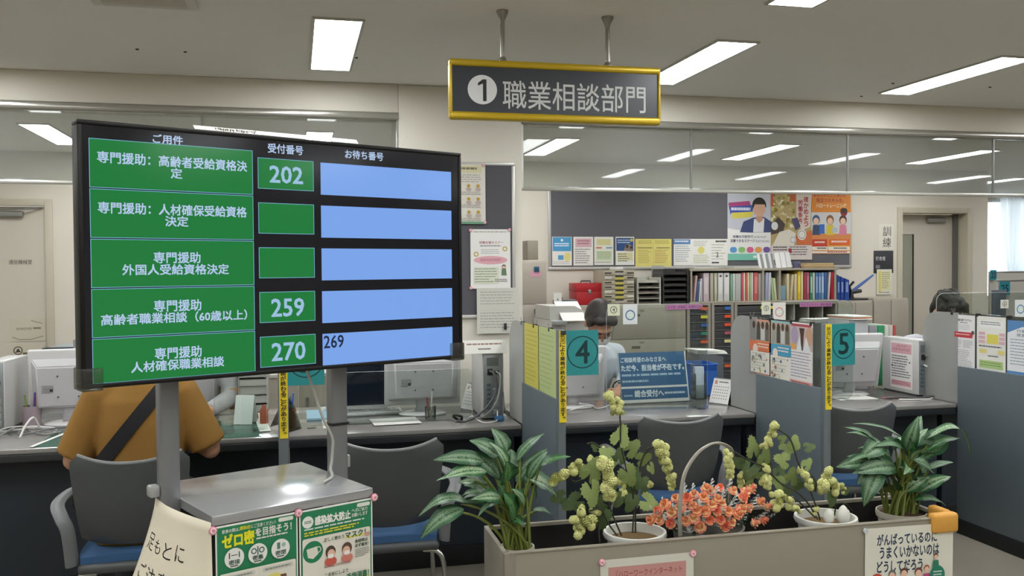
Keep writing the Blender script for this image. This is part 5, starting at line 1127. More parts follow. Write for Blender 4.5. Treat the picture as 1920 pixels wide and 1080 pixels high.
BL = [(140,158,.92,'c2a4a4','faded pink binder leaning at the left end of the shelf',.10,None,0),(160,178,.72,'3d5c86','thin dark blue folder next to the faded pink one',.10,None,0),(186,200,.72,'d2d2d2','thin white folder right of the thin dark blue one',.06,None,0),(203,220,.8,'b9bac2','pale grey folder left of the wide lilac binder',.0,None,0),
(226,274,1,'c6b4ba','wide pale lilac binder in the left half of the shelf',0,'d4c6ca',0),(284,311,1,'b7b0a0','beige binder right of the wide lilac one',0,None,0),(317,342,1,'b9b99e','olive beige binder left of the first white binder',0,'c9c9b4',0),(347,392,1,'d3d3d0','white binder with a finger hole, left one of two',0,'e0e0dc',1),(397,445,1,'d3d3d2','white binder with a finger hole, right one of two',0,'e0e0dc',1),
(453,472,.97,'7fa58a','soft green binder right of the white pair',0,None,0),(474,492,.97,'cfd6d0','pale mint folder right of the soft green binder',0,None,0),(494,542,.97,'b4b6b2','grey pair of folders in the middle of the left half',.0,None,0),(546,562,1,'c05a66','crimson folder beside a cream one',0,None,0),(563,578,1,'ddd0b4','cream folder right of the crimson one',0,None,0),(582,596,1,'c96a68','dusty red folder second from the crimson one',0,None,0),(597,611,1,'e0cda4','buff folder right of the dusty red one',0,None,0),(616,630,1,'a9bf96','light green folder in the middle of the shelf',0,None,0),(631,644,1,'dedcd2','off white folder beside the salmon binder',0,None,0),(649,684,1,'c95f5f','salmon red binder in the middle of the shelf',0,'d98a86',0),(688,710,.97,'aaa8a6','grey binder left of the shelf upright',0,None,0),
(744,766,1,'aab0c6','lilac blue folder right of the middle upright',.03,None,0),(768,790,1,'c3c6d4','pale lilac folder beside the lilac blue one',.03,None,0),(806,822,.82,'b4c49a','leaning pale green folder beside the yellow green one',-.10,None,0),(826,846,.8,'c9d2a8','leaning yellow green folder left of the second upright',-.10,None,0),(864,916,.52,'7fa3b0','low teal file right of the second upright',0,None,0),
(926,948,.95,'d6c8a4','cream binder right of the low teal file',0,None,0),(954,972,.92,'cdbf98','tan binder leaning right of the cream one',.08,None,0),(990,1012,.94,'d2c4a2','cream binder left of the yellow one',0,None,0),(1018,1041,1.04,'e6c52a','bright yellow binder in the right half of the shelf',0,'f0dc6a',0),(1046,1063,1.04,'e0d9a4','pale yellow binder beside the bright yellow one',0,None,0),
(1070,1090,1,'a8484e','dark red binder left of a magenta one',0,None,0),(1092,1114,1,'b45a74','magenta binder right of a dark red one',0,'c98a9a',0),(1121,1142,.98,'3f8f66','green binder left of the blue row',0,'b9d2c2',0),(1144,1161,.98,'c4cfc6','pale grey green binder left of the blue row',0,None,0),
(1166,1188,.98,'4a74ac','first blue binder of the row from the left',0,'9fb8d6',0),(1191,1213,.98,'5580b4','second blue binder of the row from the left',0,'a8c0da',0),(1216,1238,.98,'7aa0c8','paler blue binder third in the blue row',0,'c4d4e4',0),(1241,1261,.98,'3a63a2','darkest blue binder at the right of the blue row',0,None,0),(1270,1284,1,'ddd6d4','white folder leaning against the red binder',.06,None,0),(1298,1322,1,'b52a3c','bright red binder at the right end of the shelf',0,None,0)]
for a in BL: binder(a[0], a[1], a[2], a[3], a[4], a[5], a[6], bool(a[7]))
boxthing('kraft_envelope', 'brown envelope above the low teal file in the shelf', 'envelope', 1464, 518, 1476, 540, 8.7, .02, '8f7a58')
# on top of the shelf
x0, x1, z0, z1 = rc(1428, 476, 1492, 506, 8.62); zt2 = TOPZ+h+.001
t = thing('document_stack', 'tilted bundle of white striped documents on the binder shelf', 'papers', ((x0+x1)/2, 8.66, zt2)); W_ = (x1-x0)/2
for k in range(6): m = MB(); a = -W_+k*2*W_/6; m.box(a, a+2*W_/6-.012, 0, .012, 0, z1-z0, xf=Matrix.Rotation(-.06, 4, 'Y') @ Matrix.Rotation(-.25, 4, 'X') @ Matrix.Translation((0, .006*(k % 3), 0))); m.build('booklet', M(['e4e4e2', 'e4e4e2', 'd6d6d6', 'e6e6e2', 'e2e2e2', 'dededc'][k], .6), t); m = MB(); m.box(a+2*W_/6-.04, a+2*W_/6-.014, -.0012, -.0002, 0, z1-z0-.004, xf=Matrix.Rotation(-.06, 4, 'Y') @ Matrix.Rotation(-.25, 4, 'X') @ Matrix.Translation((0, .006*(k % 3), 0))); (m.build('grey_band', M('8c8d90', .6), t) if k < 3 else m.bm.free())
for k, (a_, c_, q0, q1, col, nm_) in enumerate(((1508, 1566, 500, 505, 'b79a6a', 'lower tan'), (1512, 1563, 495, 499.6, 'c9b07a', 'upper buff'))):
    x0, x1, z0, z1 = rc(a_, q0, c_, q1, 8.62); m = MB(); m.box(x0, x1, 8.62, 8.86, zt2+k*.026, zt2+.024+k*.026, .004); tag(m.build('flat_file', M(col, .6)), nm_+' file lying on the right end of the binder shelf', 'file')
x0, x1, z0, z1 = rc(1494, 492, 1508, 505, 8.62); m = MB(); m.lathe([(0, 0), (.04, 0), (.042, .05), (.02, .07), (0, .07)], 16); tag(m.build('tape_roll', M('5c5c78', .5), None, ((x0+x1)/2, 8.7, zt2)), 'purple grey object between the striped documents and the tan files', 'tape')
# papers spread on the left of the shelf top
for k, (a_, c_, nm_) in enumerate(((1300, 1345, 'left'), (1375, 1425, 'right'))): x0, x1, _, _ = rc(a_, 500, c_, 504, 8.62); m = MB(); m.box(x0, x1, 8.61, 8.83, zt2, zt2+.012, .002); tag(m.build('flat_file', M('c9c8bc', .6)), 'grey green sheaf on the %s part of the shelf top, before the board papers' % nm_, 'file')
# blue folders and stapler at the right
for k, (a_, c_, nm_) in enumerate(((1345, 1372, 'left'), (1376, 1404, 'middle'), (1410, 1448, 'right'))):
    x_0, x_1 = sx(a_), sx(c_); t = thing('magazine_file', 'dark blue file box right of the shelf, %s one' % nm_, 'file box', ((x_0+x_1)/2, 8.62, TOPZ), 0, 'dark blue file boxes'); W_ = (x_1-x_0)/2-.001
    m = MB(); m.prism([(-W_, 0), (W_, 0), (W_, .26-.02*k), (-W_, .28-.02*k)], .22); m.build('case', M('27489a', .4), t); m = MB(); m.box(-W_*.5, W_*.5, -.0015, -.0003, .09, .2); m.build('label', M('8aa2d2', .5), t)
x_0 = sx(1455); t = thing('stapler', 'large blue and black lever stapler at the right end of the cabinets', 'stapler', (x_0+.06, 8.68, TOPZ), 0)
m = MB(); m.box(-.05, .26, -.03, .05, 0, .02, .006); m.build('base', M('2a2c30', .4), t); m = MB(); m.tube([(0, .01, .02), (.0, .01, .09), (.12, .01, .10)], [.035, .03, .02], 10); m.build('body', M('26282c', .4), t)
m = MB(); m.tube([(.0, .01, .09), (.12, .01, .17), (.27, .01, .27)], [.02, .022, .014], 10, flat=.7); m.build('lever', M('4a6ab0', .4), t); m = MB(); m.tube([(.0, .01, .08), (-.02, .01, .15), (.03, .01, .2)], .014, 8); m.build('head', M('1c1d20', .4), t)
# ---------------------------------------------------------------- window bay at the far right
CUR = bpy.data.materials.new('curtain_fabric'); CUR.use_nodes = True; nt = CUR.node_tree; nt.nodes.clear()
o_ = nt.nodes.new('ShaderNodeOutputMaterial'); d_ = nt.nodes.new('ShaderNodeBsdfDiffuse'); tl = nt.nodes.new('ShaderNodeBsdfTranslucent'); mx = nt.nodes.new('ShaderNodeMixShader')
d_.inputs[0].default_value = lin('f0f2f4'); tl.inputs[0].default_value = lin('f2f6fa'); mx.inputs[0].default_value = .5
nt.links.new(d_.outputs[0], mx.inputs[1]); nt.links.new(tl.outputs[0], mx.inputs[2]); nt.links.new(mx.outputs[0], o_.inputs[0])
def curtain(x0, x1, xt, zt_, label):
    def fn(u, v):
        top = x0+(x1-x0)*u; mid = xt+(u-.5)*.20; low = xt+(u-.5)*.5
        z = WZ1+.02-(WZ1+.02-.75)*v; k_ = (WZ1-zt_)/(WZ1-.75)
        x = top+(mid-top)*(v/k_)**1.6 if v < k_ else mid+(low-mid)*min(1, (v-k_)/(1-k_)*1.5)
        return Vector((x, YF-.09+.03*math.sin(u*2*PI*9)*(1-.4*v), z))
    m = MB(); m.grid(fn, 90, 20); tag(m.build('curtain', CUR), label, 'curtain')
xa, xb = at(1867, 400, Y=YF).x, at(1985, 400, Y=YF).x
curtain(xa, xb, at(1893, 520, Y=YF).x, at(1890, 517, Y=YF).z, 'white gathered curtain at the bright window on the right edge')
curtain(xb+.1, 12.7, 12.5, 1.5, 'white curtain at the far side of the window bay')
CB = M('b7b4ac', .5)
def far_counter(px0, px1, pyt, Y, label, n, pxs, pys, lab2):
    x0, x1 = at(px0, pyt, Y=Y).x, at(px1, pyt, Y=Y).x; zt_ = at(px0, pyt, Y=Y).z
    t = thing('partition_screen', label, 'partition', ((x0+x1)/2, Y, FL)); W_ = (x1-x0)/2
    m = MB(); m.box(-W_, W_, 0, .03, 0, zt_-FL, .004); m.build('panel', CB, t); m = MB(); m.box(-W_-.005, W_+.005, -.004, .034, zt_-FL+.0005, zt_-FL+.02, .004); m.build('cap', ALU, t)
    a, b2, c_, d2 = rc(pxs[0], pys[0], pxs[1], pys[1], Y-.03)
    p = Print(b2-a, d2-c_, 100, 130, '2a8a9a', .004); p.text(n, 16, 30, 84, 104, '123a46', .02); tag(p.build('number_flag', None, (a, Y-.035, c_)), lab2, 'sign', 'teal far counter flags')
far_counter(1872, 2100, 528, 7.4, 'pale partition below the window with the teal 25 sign', '25', (1874, 1893), (528, 553), 'small teal sign reading 25 on the pale partition')
far_counter(1856, 1960, 512, 9.5, 'farther pale partition with the teal 23 sign', '23', (1856, 1868), (506, 525), 'small teal sign reading 23 before the window')
p_ = at(1867, 585, Y=7.0); t = thing('monitor', 'dark screen edge showing left of the teal 25 sign', 'monitor', (at(1866, 600, Y=7.0).x, 7.0, FL))
m = MB(); m.box(-.02, .12, 0, .03, .95, 1.36, .006); m.build('screen_panel', M('55606c', .3), t); m = MB(); m.box(.0, .1, .0, .2, 0, .94, .004); m.build('stand', M('8d8f90', .5), t)
# cards of booth six on its acrylic screen
xs0, xs1, zz0, zz1 = rc(1868, 556, 2000, 760, 4.95); screen(X6+.12, xs1, 4.95, at(1890, 548, Y=4.95).z, 'clear acrylic screen beyond the right divider with two cards')
card(1876, 562, 1891, 578, 4.942, 'pale card with circled number six on the far right screen', num('6'), 'd6d6cc'); card(1903, 562, 1924, 594, 4.942, 'white card with a blue round emblem at the right edge', emb('4a86a8'), 'dfe2e2')
# ---------------------------------------------------------------- leaflets clipped on the dividers (facing the visitor on the left)
def on_div(X, px0, px1, pt0, pb0, label, fn, paper='e9e7e2', group='leaflets clipped on the dividers', w_=None):
    a = at(px0, pt0, X=X-.008); b2 = at(px1, pt0, X=X-.008); bz = at(px0, pb0, X=X-.008).z
    w_ = a.y-b2.y; h = a.z-bz; p = Print(w_, h, 100, 100*h/w_, paper, .0006); fn(p, p.H)
    o = p.build('leaflet', None, (X-.0085, a.y, bz), (0, 0, -PI/2)); return tag(o, label, 'leaflet', group)
def k1(c1, c2):
    def fn(p, H):
        p.rect(0, 0, 100, H, c1); p.rect(6, H*.03, 94, H*.38, 'b9a490')
        for u, col in ((20, '9aa29a'), (42, '4a4844'), (62, 'c9cac6'), (82, '6a6660')): p.poly([(u-9, H*.36), (u-8, H*.1), (u+8, H*.08), (u+9, H*.36)], col); p.circ(u, H*.1, 7, '4a3830', 9)
        p.rect(0, H*.38, 100, H*.56, c2); p.circ(28, H*.53, 12, 'ecd9cc', 12); p.lines(40, H*.42, 92, H*.52, 2, 'f0e2d6', .4, .1); p.rect(6, H*.57, 94, H*.95, 'e6e2d6')
        r = random.Random(len(c1)+int(c1[:2], 16))
        for i in range(16): p.circ(r.uniform(12, 88), r.uniform(H*.6, H*.92), r.uniform(2, 5), r.choice(['7a8a92', 'a0584a', '4a5a7a', 'c9c46a']), n=8)
        p.lines(12, H*.6, 88, H*.92, 6, 'b4b0a6', .2, .5, 3)
    return fn
on_div(X5, 1406, 1446, 597, 700, 'orange leaflet clipped leftmost on the divider of booth five', k1('dc9a80', 'dd7a50'))
on_div(X5, 1443, 1484, 600, 713, 'light blue leaflet clipped in the middle of the divider of booth five', k1('8fbcc4', '4a9cc0'))
def k3(p, H):
    p.rect(6, H*.02, 94, H*.06, 'b04a54'); p.rect(0, H*.06, 100, H*.42, 'c4b4ae'); p.poly([(42, H*.08), (66, H*.08), (62, H*.2), (58, H*.42), (50, H*.42), (48, H*.2)], '4a322c'); p.circ(22, H*.2, 16, 'a89ab4', 22); p.circ(84, H*.2, 16, 'c49a80', 22); p.poly([(30, H*.42), (44, H*.2), (54, H*.42)], 'dedee2'); p.poly([(60, H*.42), (72, H*.2), (92, H*.42)], 'dedee2'); p.circ(16, H*.38, 12, 'dca25a', 10)
    p.rect(0, H*.42, 100, H, 'e2dfdc'); p.lines(6, H*.45, 96, H*.86, 9, '8a86a0', .3, .25, 4); p.rect(0, H*.88, 100, H*.97, 'd9a09a'); p.lines(8, H*.9, 90, H*.95, 1, 'a0524e', .6, .2)
on_div(X5, 1481, 1524, 603, 724, 'white leaflet with a woman photo clipped nearest the post of booth five', k3)
def r1(p, H): p.text('職業支援プログラム', 24, H*.07, 86, H*.115, '2c2c2e', .02); p.lines(36, H*.135, 70, H*.15, 1, '55555a', .8, 0); p.lines(22, H*.18, 80, H*.28, 4, 'b4b4b6', .3); p.poly([(14, H*.31), (94, H*.31), (90, H*.41), (14, H*.41)], 'c23a42'); p.lines(20, H*.34, 80, H*.38, 1, 'e8b4b4', .6, 0); p.circ(92, H*.31, 6, '5a4a48'); p.lines(10, H*.46, 46, H*.6, 6, '9a9aa0', .35); p.lines(52, H*.46, 92, H*.6, 6, '9a9aa0', .35); p.lines(10, H*.64, 92, H*.95, 10, '9a9aa0', .3, .3, 5)
on_div(X6, 1784, 1828, 589, 690, 'white leaflet with a red banner clipped on the right divider', r1, 'eceaea')
def r2(p, H):
    p.rect(10, H*.07, 94, H*.19, 'f2f2f0'); p.lines(14, H*.09, 84, H*.16, 2, '77777a', .4); 
    for k in range(3): p.rect(6, H*(.27+.07*k), 30, H*(.32+.07*k), 'dcb4c0'); p.rect(78, H*(.27+.07*k), 98, H*(.32+.07*k), 'dcb4c0')
    p.rect(36, H*.3, 76, H*.46, 'e2d662'); p.lines(8, H*.5, 90, H*.54, 1, '55555a', .5); p.rect(10, H*.56, 36, H*.63, 'e6d88a'); p.rect(74, H*.56, 98, H*.63, 'e6d88a'); p.lines(40, H*.66, 76, H*.69, 1, '55555a', .6, 0); p.rect(10, H*.75, 92, H*.88, 'b4d08a'); p.lines(14, H*.78, 88, H*.86, 2, '7a9a5a', .35); p.lines(14, H*.92, 84, H*.97, 1, 'a9a9a4', .5)
on_div(X6, 1832, 1886, 592, 700, 'white leaflet with yellow, pink and green blocks on the right divider', r2, 'efede6')
def r3(p, H): p.poly([(0, 0), (100, 0), (100, H*.16), (50, H*.10), (0, H*.22)], '5a8cc2'); p.text('介護人材', 30, H*.15, 98, H*.2, '4a5a70', .01); p.text('支援事業', 30, H*.22, 98, H*.27, '4a5a70', .01); p.lines(10, H*.32, 95, H*.8, 9, '9aa6b4', .3); p.rect(0, H*.88, 100, H*.98, '5a8cc2')
on_div(X6, 1889, 1948, 600, 707, 'blue and white leaflet at the right edge of the photo', r3, 'eceef0')
def k4(c1):
    return lambda p, H: (p.lines(10, H*.1, 90, H*.9, 12, c1, .3, .3))
on_div(X4, 983, 1010, 605, 724, 'yellow sheet behind the acrylic of the middle divider', k4('b9ae4a'), 'cfc65a')
on_div(X4, 1009, 1042, 611, 738, 'pale green sheet behind the acrylic of the middle divider', k4('a8b87a'), 'bcc98a')
# black binder clips on the acrylic tops
def clip(X, px, py, label):
    a = at(px, py, X=X); t = thing('binder_clip', label, 'clip', (X, a.y, ZA-.007), PI/2, 'black binder clips')
    m = MB(); m.prism([(-.011, -.012), (.011, -.012), (.009, .006), (-.009, .006)], .020, Matrix.Translation((0, -.010, 0))); m.build('body', M('1c1b1a', .4), t)
    for s_ in (-1, 1): m = MB(); m.tube([(-.005, s_*.006, .005), (-.006, s_*.010, .022), (0, s_*.011, .028), (.006, s_*.010, .022), (.005, s_*.006, .005)], .0009, 5); m.build('wire_handle', M('a9a9a8', .3, .8), t)
for X, px, py, nm_ in ((X4, 980, 603, 'above the left edge of the yellow sheet'), (X4, 1003, 607, 'between the yellow and green sheets'), (X4, 1032, 611, 'above the green sheet'), (X4, 1056, 616, 'next to the post with the flag four'), (X5, 1410, 596, 'above the left edge of the orange leaflet'), (X5, 1446, 600, 'between the orange and light blue leaflets'), (X5, 1486, 604, 'between the light blue and white leaflets'), (X5, 1523, 608, 'at the right end of the booth five leaflets'), (X6, 1787, 588, 'above the left edge of the red banner leaflet'), (X6, 1834, 592, 'between the first two leaflets of the right divider'), (X6, 1893, 597, 'above the blue leaflet at the right edge')):
    clip(X, px, py, 'black binder clip '+nm_)
# ================================================================ PEOPLE
SKIN = M('b98a6e', .55, vary=.06, scale=25); HAIRM = M('17130f', .5, bump=.6, scale=140)
def hand(w, d, up, side, curl=.7):
    """palm, four unequal bent fingers and a thumb from the side of the palm; d = pointing direction, side = thumb side"""
    w, d, up, side = Vector(w), Vector(d).normalized(), Vector(up).normalized(), Vector(side).normalized()
    R_ = Matrix((side, d, up)).transposed(); P_ = [('ell', w+d*.045, (.040, .050, .015), R_)]
    for k, (o, L) in enumerate(((.030, .070), (.011, .080), (-.009, .075), (-.028, .058))):
        a = w+d*.085+side*o; q_ = a
        for s_ in range(3):
            ang = curl*(s_+.6)*.55; dd = d*math.cos(ang)-up*math.sin(ang); n_ = q_+dd*L*(.45, .32, .23)[s_]; P_.append(('cap', q_, n_, .0085-.0008*s_, .0080-.0008*s_)); q_ = n_
    a = w+d*.02+side*.032; b = a+(d*.6+side*.75)*.038; c = b+(d*.9+side*.2-up*.3)*.03; P_ += [('cap', a, b, .012, .0095), ('cap', b, c, .0095, .008)]
    return P_
def person(label, loc, rz, arms, shirt, sleeve, trousers, lean=.1, pitch=.3, yaw=0, glasses=False, mask=True, hair='short', hairmat=None, vox=.0065, shw=.185, dz=0, hs=1.0, sc=1.0, slim=1.0):
    t = thing('person', label, 'person', (loc[0], loc[1], FL), rz); t.scale = (sc, sc, 1)
    ln = lambda z: lean*(max(0, z-.55))                      # forward lean of the trunk
    sh = 1.085+dz; nk = Vector((0, ln(1.13)+.01, 1.15+dz)); hc = Vector((0, ln(1.3)+.055+.05*pitch, 1.335+dz-.04*pitch))
    H_ = Matrix.Translation(hc) @ Matrix.Rotation(yaw, 4, 'Z') @ Matrix.Rotation(-pitch, 4, 'X') @ Matrix.Scale(hs, 4); HR = H_.to_3x3()
    h = lambda x, y, z: H_ @ Vector((x, y, z))
    B = [('loft', [((0, 0, .49), (.165, .12)), ((0, 0, .60), (.165, .115)), ((0, ln(.75), .75), (.145, .10)), ((0, ln(.92), .92+dz*.6), (.165, .11)), ((0, ln(1.04), 1.04+dz), (.175, .10)), ((0, ln(1.11), 1.11+dz), (.10, .07))])]
    B += [('cap', nk-Vector((0, .01, .05)), hc-Vector((0, .03, .06)), .060, .054)]
    B += [('ell', h(0, -.012, .03), (.076, .097, .090), HR), ('ell', h(0, .028, -.03), (.062, .068, .082), HR), ('ell', h(0, .058, -.088), (.030, .028, .026), HR), ('cap', h(0, .092, .012), h(0, .108, -.030), .008, .013), ('ell', h(0, .085, .028), (.050, .016, .010), HR), ('cap', h(-.018, .092, -.062), h(.018, .092, -.062), .007, .007), ('cap', h(-.016, .089, -.074), h(.016, .089, -.074), .007, .007)]
    for s_ in (-1, 1): B.append(('ell', h(s_*.077, -.002, -.004), (.011, .022, .032), HR)); B.append(('ell', h(s_*.036, .070, -.025), (.024, .024, .024), HR))
    S = [('loft', [((0, 0, .47), (.185, .135)), ((0, ln(.6), .60), (.18, .130)), ((0, ln(.78), .78), (.172, .120)), ((0, ln(.95), .95+dz*.6), (.19*slim, .125)), ((0, ln(1.05), 1.05+dz), (.190*slim, .112)), ((0, ln(1.115), 1.115+dz), (.125*slim, .085)), ((0, ln(1.14)+.004, 1.145+dz), (.078, .074))])]
    for s_, (el, wr, fin) in zip((-1, 1), arms):
        a = Vector((s_*shw, ln(sh), sh-.01)); el, wr = Vector(el), Vector(wr)
        B += [('cap', a, el, .056, .043), ('cap', el, wr, .042, .027)]
        d = (wr-el).normalized() if fin is None else Vector(fin).normalized(); up = Vector((0, 0, 1)); up = (up-d*up.dot(d)).normalized(); sd = d.cross(up)*(1 if s_ > 0 else -1)*-1
        B += hand(wr, d, up, sd)
        S += [('cap', Vector((s_*(shw-.05), ln(sh), sh)), a, .070, .072)]
        if sleeve == 'short': q_ = a.lerp(el, .93); S += [('cone', a+(a-el)*.05, q_, .074, .080)]
        else: S += [('cap', a, el, .070, .058), ('cone', el+(el-wr)*.08, el.lerp(wr, .90), .057, .044)]
    for s_ in (-1, 1): B += [('cap', (s_*.085, .03, .545), (s_*.115, .44, .55), .085, .062), ('cap', (s_*.115, .44, .55), (s_*.12, .40, .11), .058, .040), ('cap', (s_*.12, .38, .055), (s_*.13, .56, .045), .042, .034)]
    body = blob('body', B, vox, SKIN, t, 5)
    so = blob('shirt', S, .010, shirt, t, 4)
    T_ = []
    for s_ in (-1, 1): T_ += [('cap', (s_*.085, .03, .545), (s_*.115, .44, .55), .098, .078), ('cone', (s_*.115, .45, .56), (s_*.12, .40, .13), .078, .065)]
    T_ += [('loft', [((0, 0, .475), (.18, .13)), ((0, 0, .62), (.176, .125))])]
    blob('trousers', T_, .012, trousers, t, 4)
    Hh = [('ell', h(0, -.024, .048), (.086, .098, .086), HR), ('ell', h(0, -.055, .0), (.076, .062, .085), HR)]
    for s_ in (-1, 1): Hh += [('ell', h(s_*.074, .012, .03), (.014, .036, .034), HR), ('ell', h(s_*.071, .030, .055), (.018, .034, .030), HR)]
    r_ = random.Random(len(label))
    Hh += [('ell', h(-.03, .058, .092), (.045, .034, .026), HR), ('ell', h(.03, .058, .092), (.045, .034, .026), HR)]
    if hair == 'full':
        for k in range(9): x = -.064+k*.016; Hh.append(('cap', h(x, .060, .09), h(x*1.12, .096, .046+r_.uniform(-.006, .010)), .013, .007))
        for k in range(16): a = r_.uniform(0, 6.28); Hh.append(('ell', h(math.cos(a)*.055, -.02+math.sin(a)*.06, .108+r_.uniform(-.01, .012)), (.03, .03, .02), HR))
    blob('hair', Hh, .006, hairmat or HAIRM, t, 3)
    for s_ in (-1, 1):
        m = MB(); m.ell(h(s_*.033, .087, -.002), (.013, .007, .005), 10, 6, HR); m.build('eye', M('1d1612', .2), t)
        m = MB(); m.tube([h(s_*.014, .101, .020), h(s_*.032, .099, .026), h(s_*.052, .086, .021)], [.003, .0038, .002], 6); m.build('eyebrow', M('1f1813', .7), t)
    if glasses:
        m = MB()
        for s_ in (-1, 1):
            m.tube([h(s_*.034+.022*math.cos(a*PI/8), .108-.006*abs(math.cos(a*PI/8)), -.004+.015*math.sin(a*PI/8)) for a in range(16)], .0013, 5, closed=True); m.tube([h(s_*.056, .102, .002), h(s_*.078, .04, .004), h(s_*.082, -.01, .004)], .0013, 5)
        m.tube([h(-.012, .110, -.001), h(.012, .110, -.001)], .0013, 5); m.build('glasses', M('3a3634', .3, .4), t)
    if mask:
        def fn(u, v):
            a = (u-.5)*2.3; z = -.020-.075*v; rr_ = .066+.008*math.sin(v*PI); return h(math.sin(a)*rr_*1.0, .046+math.cos(a)*(.062+.010*math.sin(v*PI)), z)
        m = MB(); m.grid(fn, 14, 6); m.build('mask', M('e4e4e2', .7), t)
        m = MB()
        for s_ in (-1, 1): m.tube([h(s_*.058, .074, -.030), h(s_*.074, .03, -.012), h(s_*.083, -.004, .018), h(s_*.084, -.022, 0), h(s_*.078, .01, -.05), h(s_*.056, .072, -.085)], .0016, 5)
        m.build('mask_strap', M('e9e9e7', .7), t)
    return t, so, h
YEL = M('90692e', .9, vary=.08, bump=.15, scale=9)
cxp = at(262, 800, Y=4.05).x
cust, cshirt, _ = person('seated customer seen from behind in a mustard yellow shirt with a black strap', (cxp, 4.07), 0, (((-.275, .05, .80), (-.17, .33, .80), None), ((.275, .05, .82), (.17, .33, .80), None)), YEL, 'short', M('24262b', .85), lean=.06, pitch=.1, mask=True, vox=.008, shw=.158, slim=.90)
# strap laid over the back of the shirt by casting onto it
bm_ = bmesh.new(); bm_.from_mesh(cshirt.data); bv = BVHTree.FromBMesh(bm_)
rows = []
for i in range(49):
    a = 2*PI*i/48; row = []
    for k in (-1, 0, 1):
        # loop in a slanted plane: high over the right shoulder, low at the left hip
        c_ = Vector((-.10, .03, .86)); ax = Vector((.62, 0, .78)).normalized(); fr = Vector((0, 1, 0)); nn = ax.cross(fr)
        dr_ = (ax*math.cos(a)+fr*math.sin(a)).normalized(); o_ = c_+nn*(.029*k)
        hit = bv.ray_cast(o_+dr_*1.2, -dr_)
        row.append((hit[0] if hit[0] is not None else o_+dr_*.2)+dr_*.006)
    rows.append(row)
bm_.free()
m = MB(); V = [[m.bm.verts.new(p_) for p_ in r_] for r_ in rows]
for i in range(48):
    for k in range(2): m.bm.faces.new((V[i][k], V[i+1][k], V[i+1][k+1], V[i][k+1]))
bmesh.ops.recalc_face_normals(m.bm, faces=m.bm.faces[:]); bmesh.ops.solidify(m.bm, geom=m.bm.faces[:], thickness=-.003)
t = thing('shoulder_bag', 'black shoulder bag whose strap crosses the back of the yellow shirt', 'bag', (cxp, 4.07, FL))
m.build('strap', M('17161a', .8), t)
m = MB(); m.box(-.30, -.20, .08, .26, .57, .75, .03, 3); m.build('pouch', M('17161a', .8), t)
# staff
p_ = at(1124, 590, Y=5.75)
person('man in a white shirt with glasses and mask bending over the desk of booth four', (p_.x-.06, 5.98), PI, (((-.25, .20, .84), (-.12, .44, .805), (.5, .85, -.05)), ((.27, .22, .83), (.12, .46, .805), (-.4, .9, -.05))), M('c9cdd6', .8, bump=.2, scale=12), 'long', M('2a2d36', .8), lean=.40, pitch=.85, glasses=True, dz=-.065, hs=1.12, hairmat=M('211b17', .5, bump=.6, scale=140))
m = MB(); m.tube([(.046*math.cos(a*PI/8), .0, .044*math.sin(a*PI/8)) for a in range(16)], .006, 6, closed=True); m.cyl((0, 0, .030), (0, 0, .038), .016)
o = m.build('wrist_watch', M('2c2a28', .3, .6), None, (p_.x-.06+.136, 5.98-.412, FL+.809), (0, 0, -.5)); tag(o, 'dark wrist watch on the arm of the man in the white shirt', 'watch')
p_ = at(1778, 560, Y=5.62)
person('black haired man with a mask at booth five, mostly hidden by the wing screen', (p_.x-.09, 5.80), PI, (((-.26, .2, .80), (-.14, .36, .81), None), ((.26, .2, .80), (.14, .36, .81), None)), M('cdd0d8', .8), 'long', M('2a2d36', .8), lean=.26, pitch=.55, yaw=.0, glasses=True, hair='full', vox=.007, dz=-.055, hs=1.12)
p_ = at(352, 740, Y=5.6)
person('staff member in a light grey jacket sitting across from the customer, head behind the display', (p_.x, 5.72), PI, (((-.27, .16, .86), (-.13, .40, .80), (.5, .85, -.1)), ((.28, .16, .84), (.10, .40, .80), None)), M('a9a9aa', .85, bump=.2, scale=12), 'long', M('3a3c42', .8), lean=.18, pitch=.3, vox=.007)
# ================================================================ PLANTS IN THE PLANTER
def leafmat(name, dark, pale, edge=.55, amt=1.0):
    m = bpy.data.materials.new(name); m.use_nodes = True; nt = m.node_tree; b = nt.nodes['Principled BSDF']; b.inputs['Roughness'].default_value = .42
    uv = nt.nodes.new('ShaderNodeUVMap'); sp = nt.nodes.new('ShaderNodeSeparateXYZ'); nt.links.new(uv.outputs[0], sp.inputs[0])
    n = nt.nodes.new('ShaderNodeTexNoise'); n.inputs['Scale'].default_value = 9; n.inputs['Detail'].default_value = 4
    mp = nt.nodes.new('ShaderNodeMapping'); mp.inputs['Scale'].default_value = (4.5, 1.2, 1); nt.links.new(uv.outputs[0], mp.inputs[0]); nt.links.new(mp.outputs[0], n.inputs['Vector'])
    a = nt.nodes.new('ShaderNodeMath'); a.operation = 'MULTIPLY_ADD'; a.inputs[1].default_value = 1.3; a.inputs[2].default_value = -.65; nt.links.new(n.outputs['Fac'], a.inputs[0])
    s_ = nt.nodes.new('ShaderNodeMath'); s_.operation = 'ADD'; nt.links.new(sp.outputs[1], s_.inputs[0]); nt.links.new(a.outputs[0], s_.inputs[1])
    r_ = nt.nodes.new('ShaderNodeValToRGB'); r_.color_ramp.elements[0].position = edge-.22; r_.color_ramp.elements[1].position = edge+.12
    mixc = tuple(d*(1-amt)+p*amt for d, p in zip(lin(dark), lin(pale)))
    r_.color_ramp.elements[0].color = mixc; r_.color_ramp.elements[1].color = lin(dark)
    e0 = r_.color_ramp.elements.new(.03); e0.color = lin(dark)
    nt.links.new(s_.outputs[0], r_.inputs[0]); nt.links.new(r_.outputs[0], b.inputs['Base Color'])
    b.inputs['Subsurface Weight'].default_value = 0
    return m
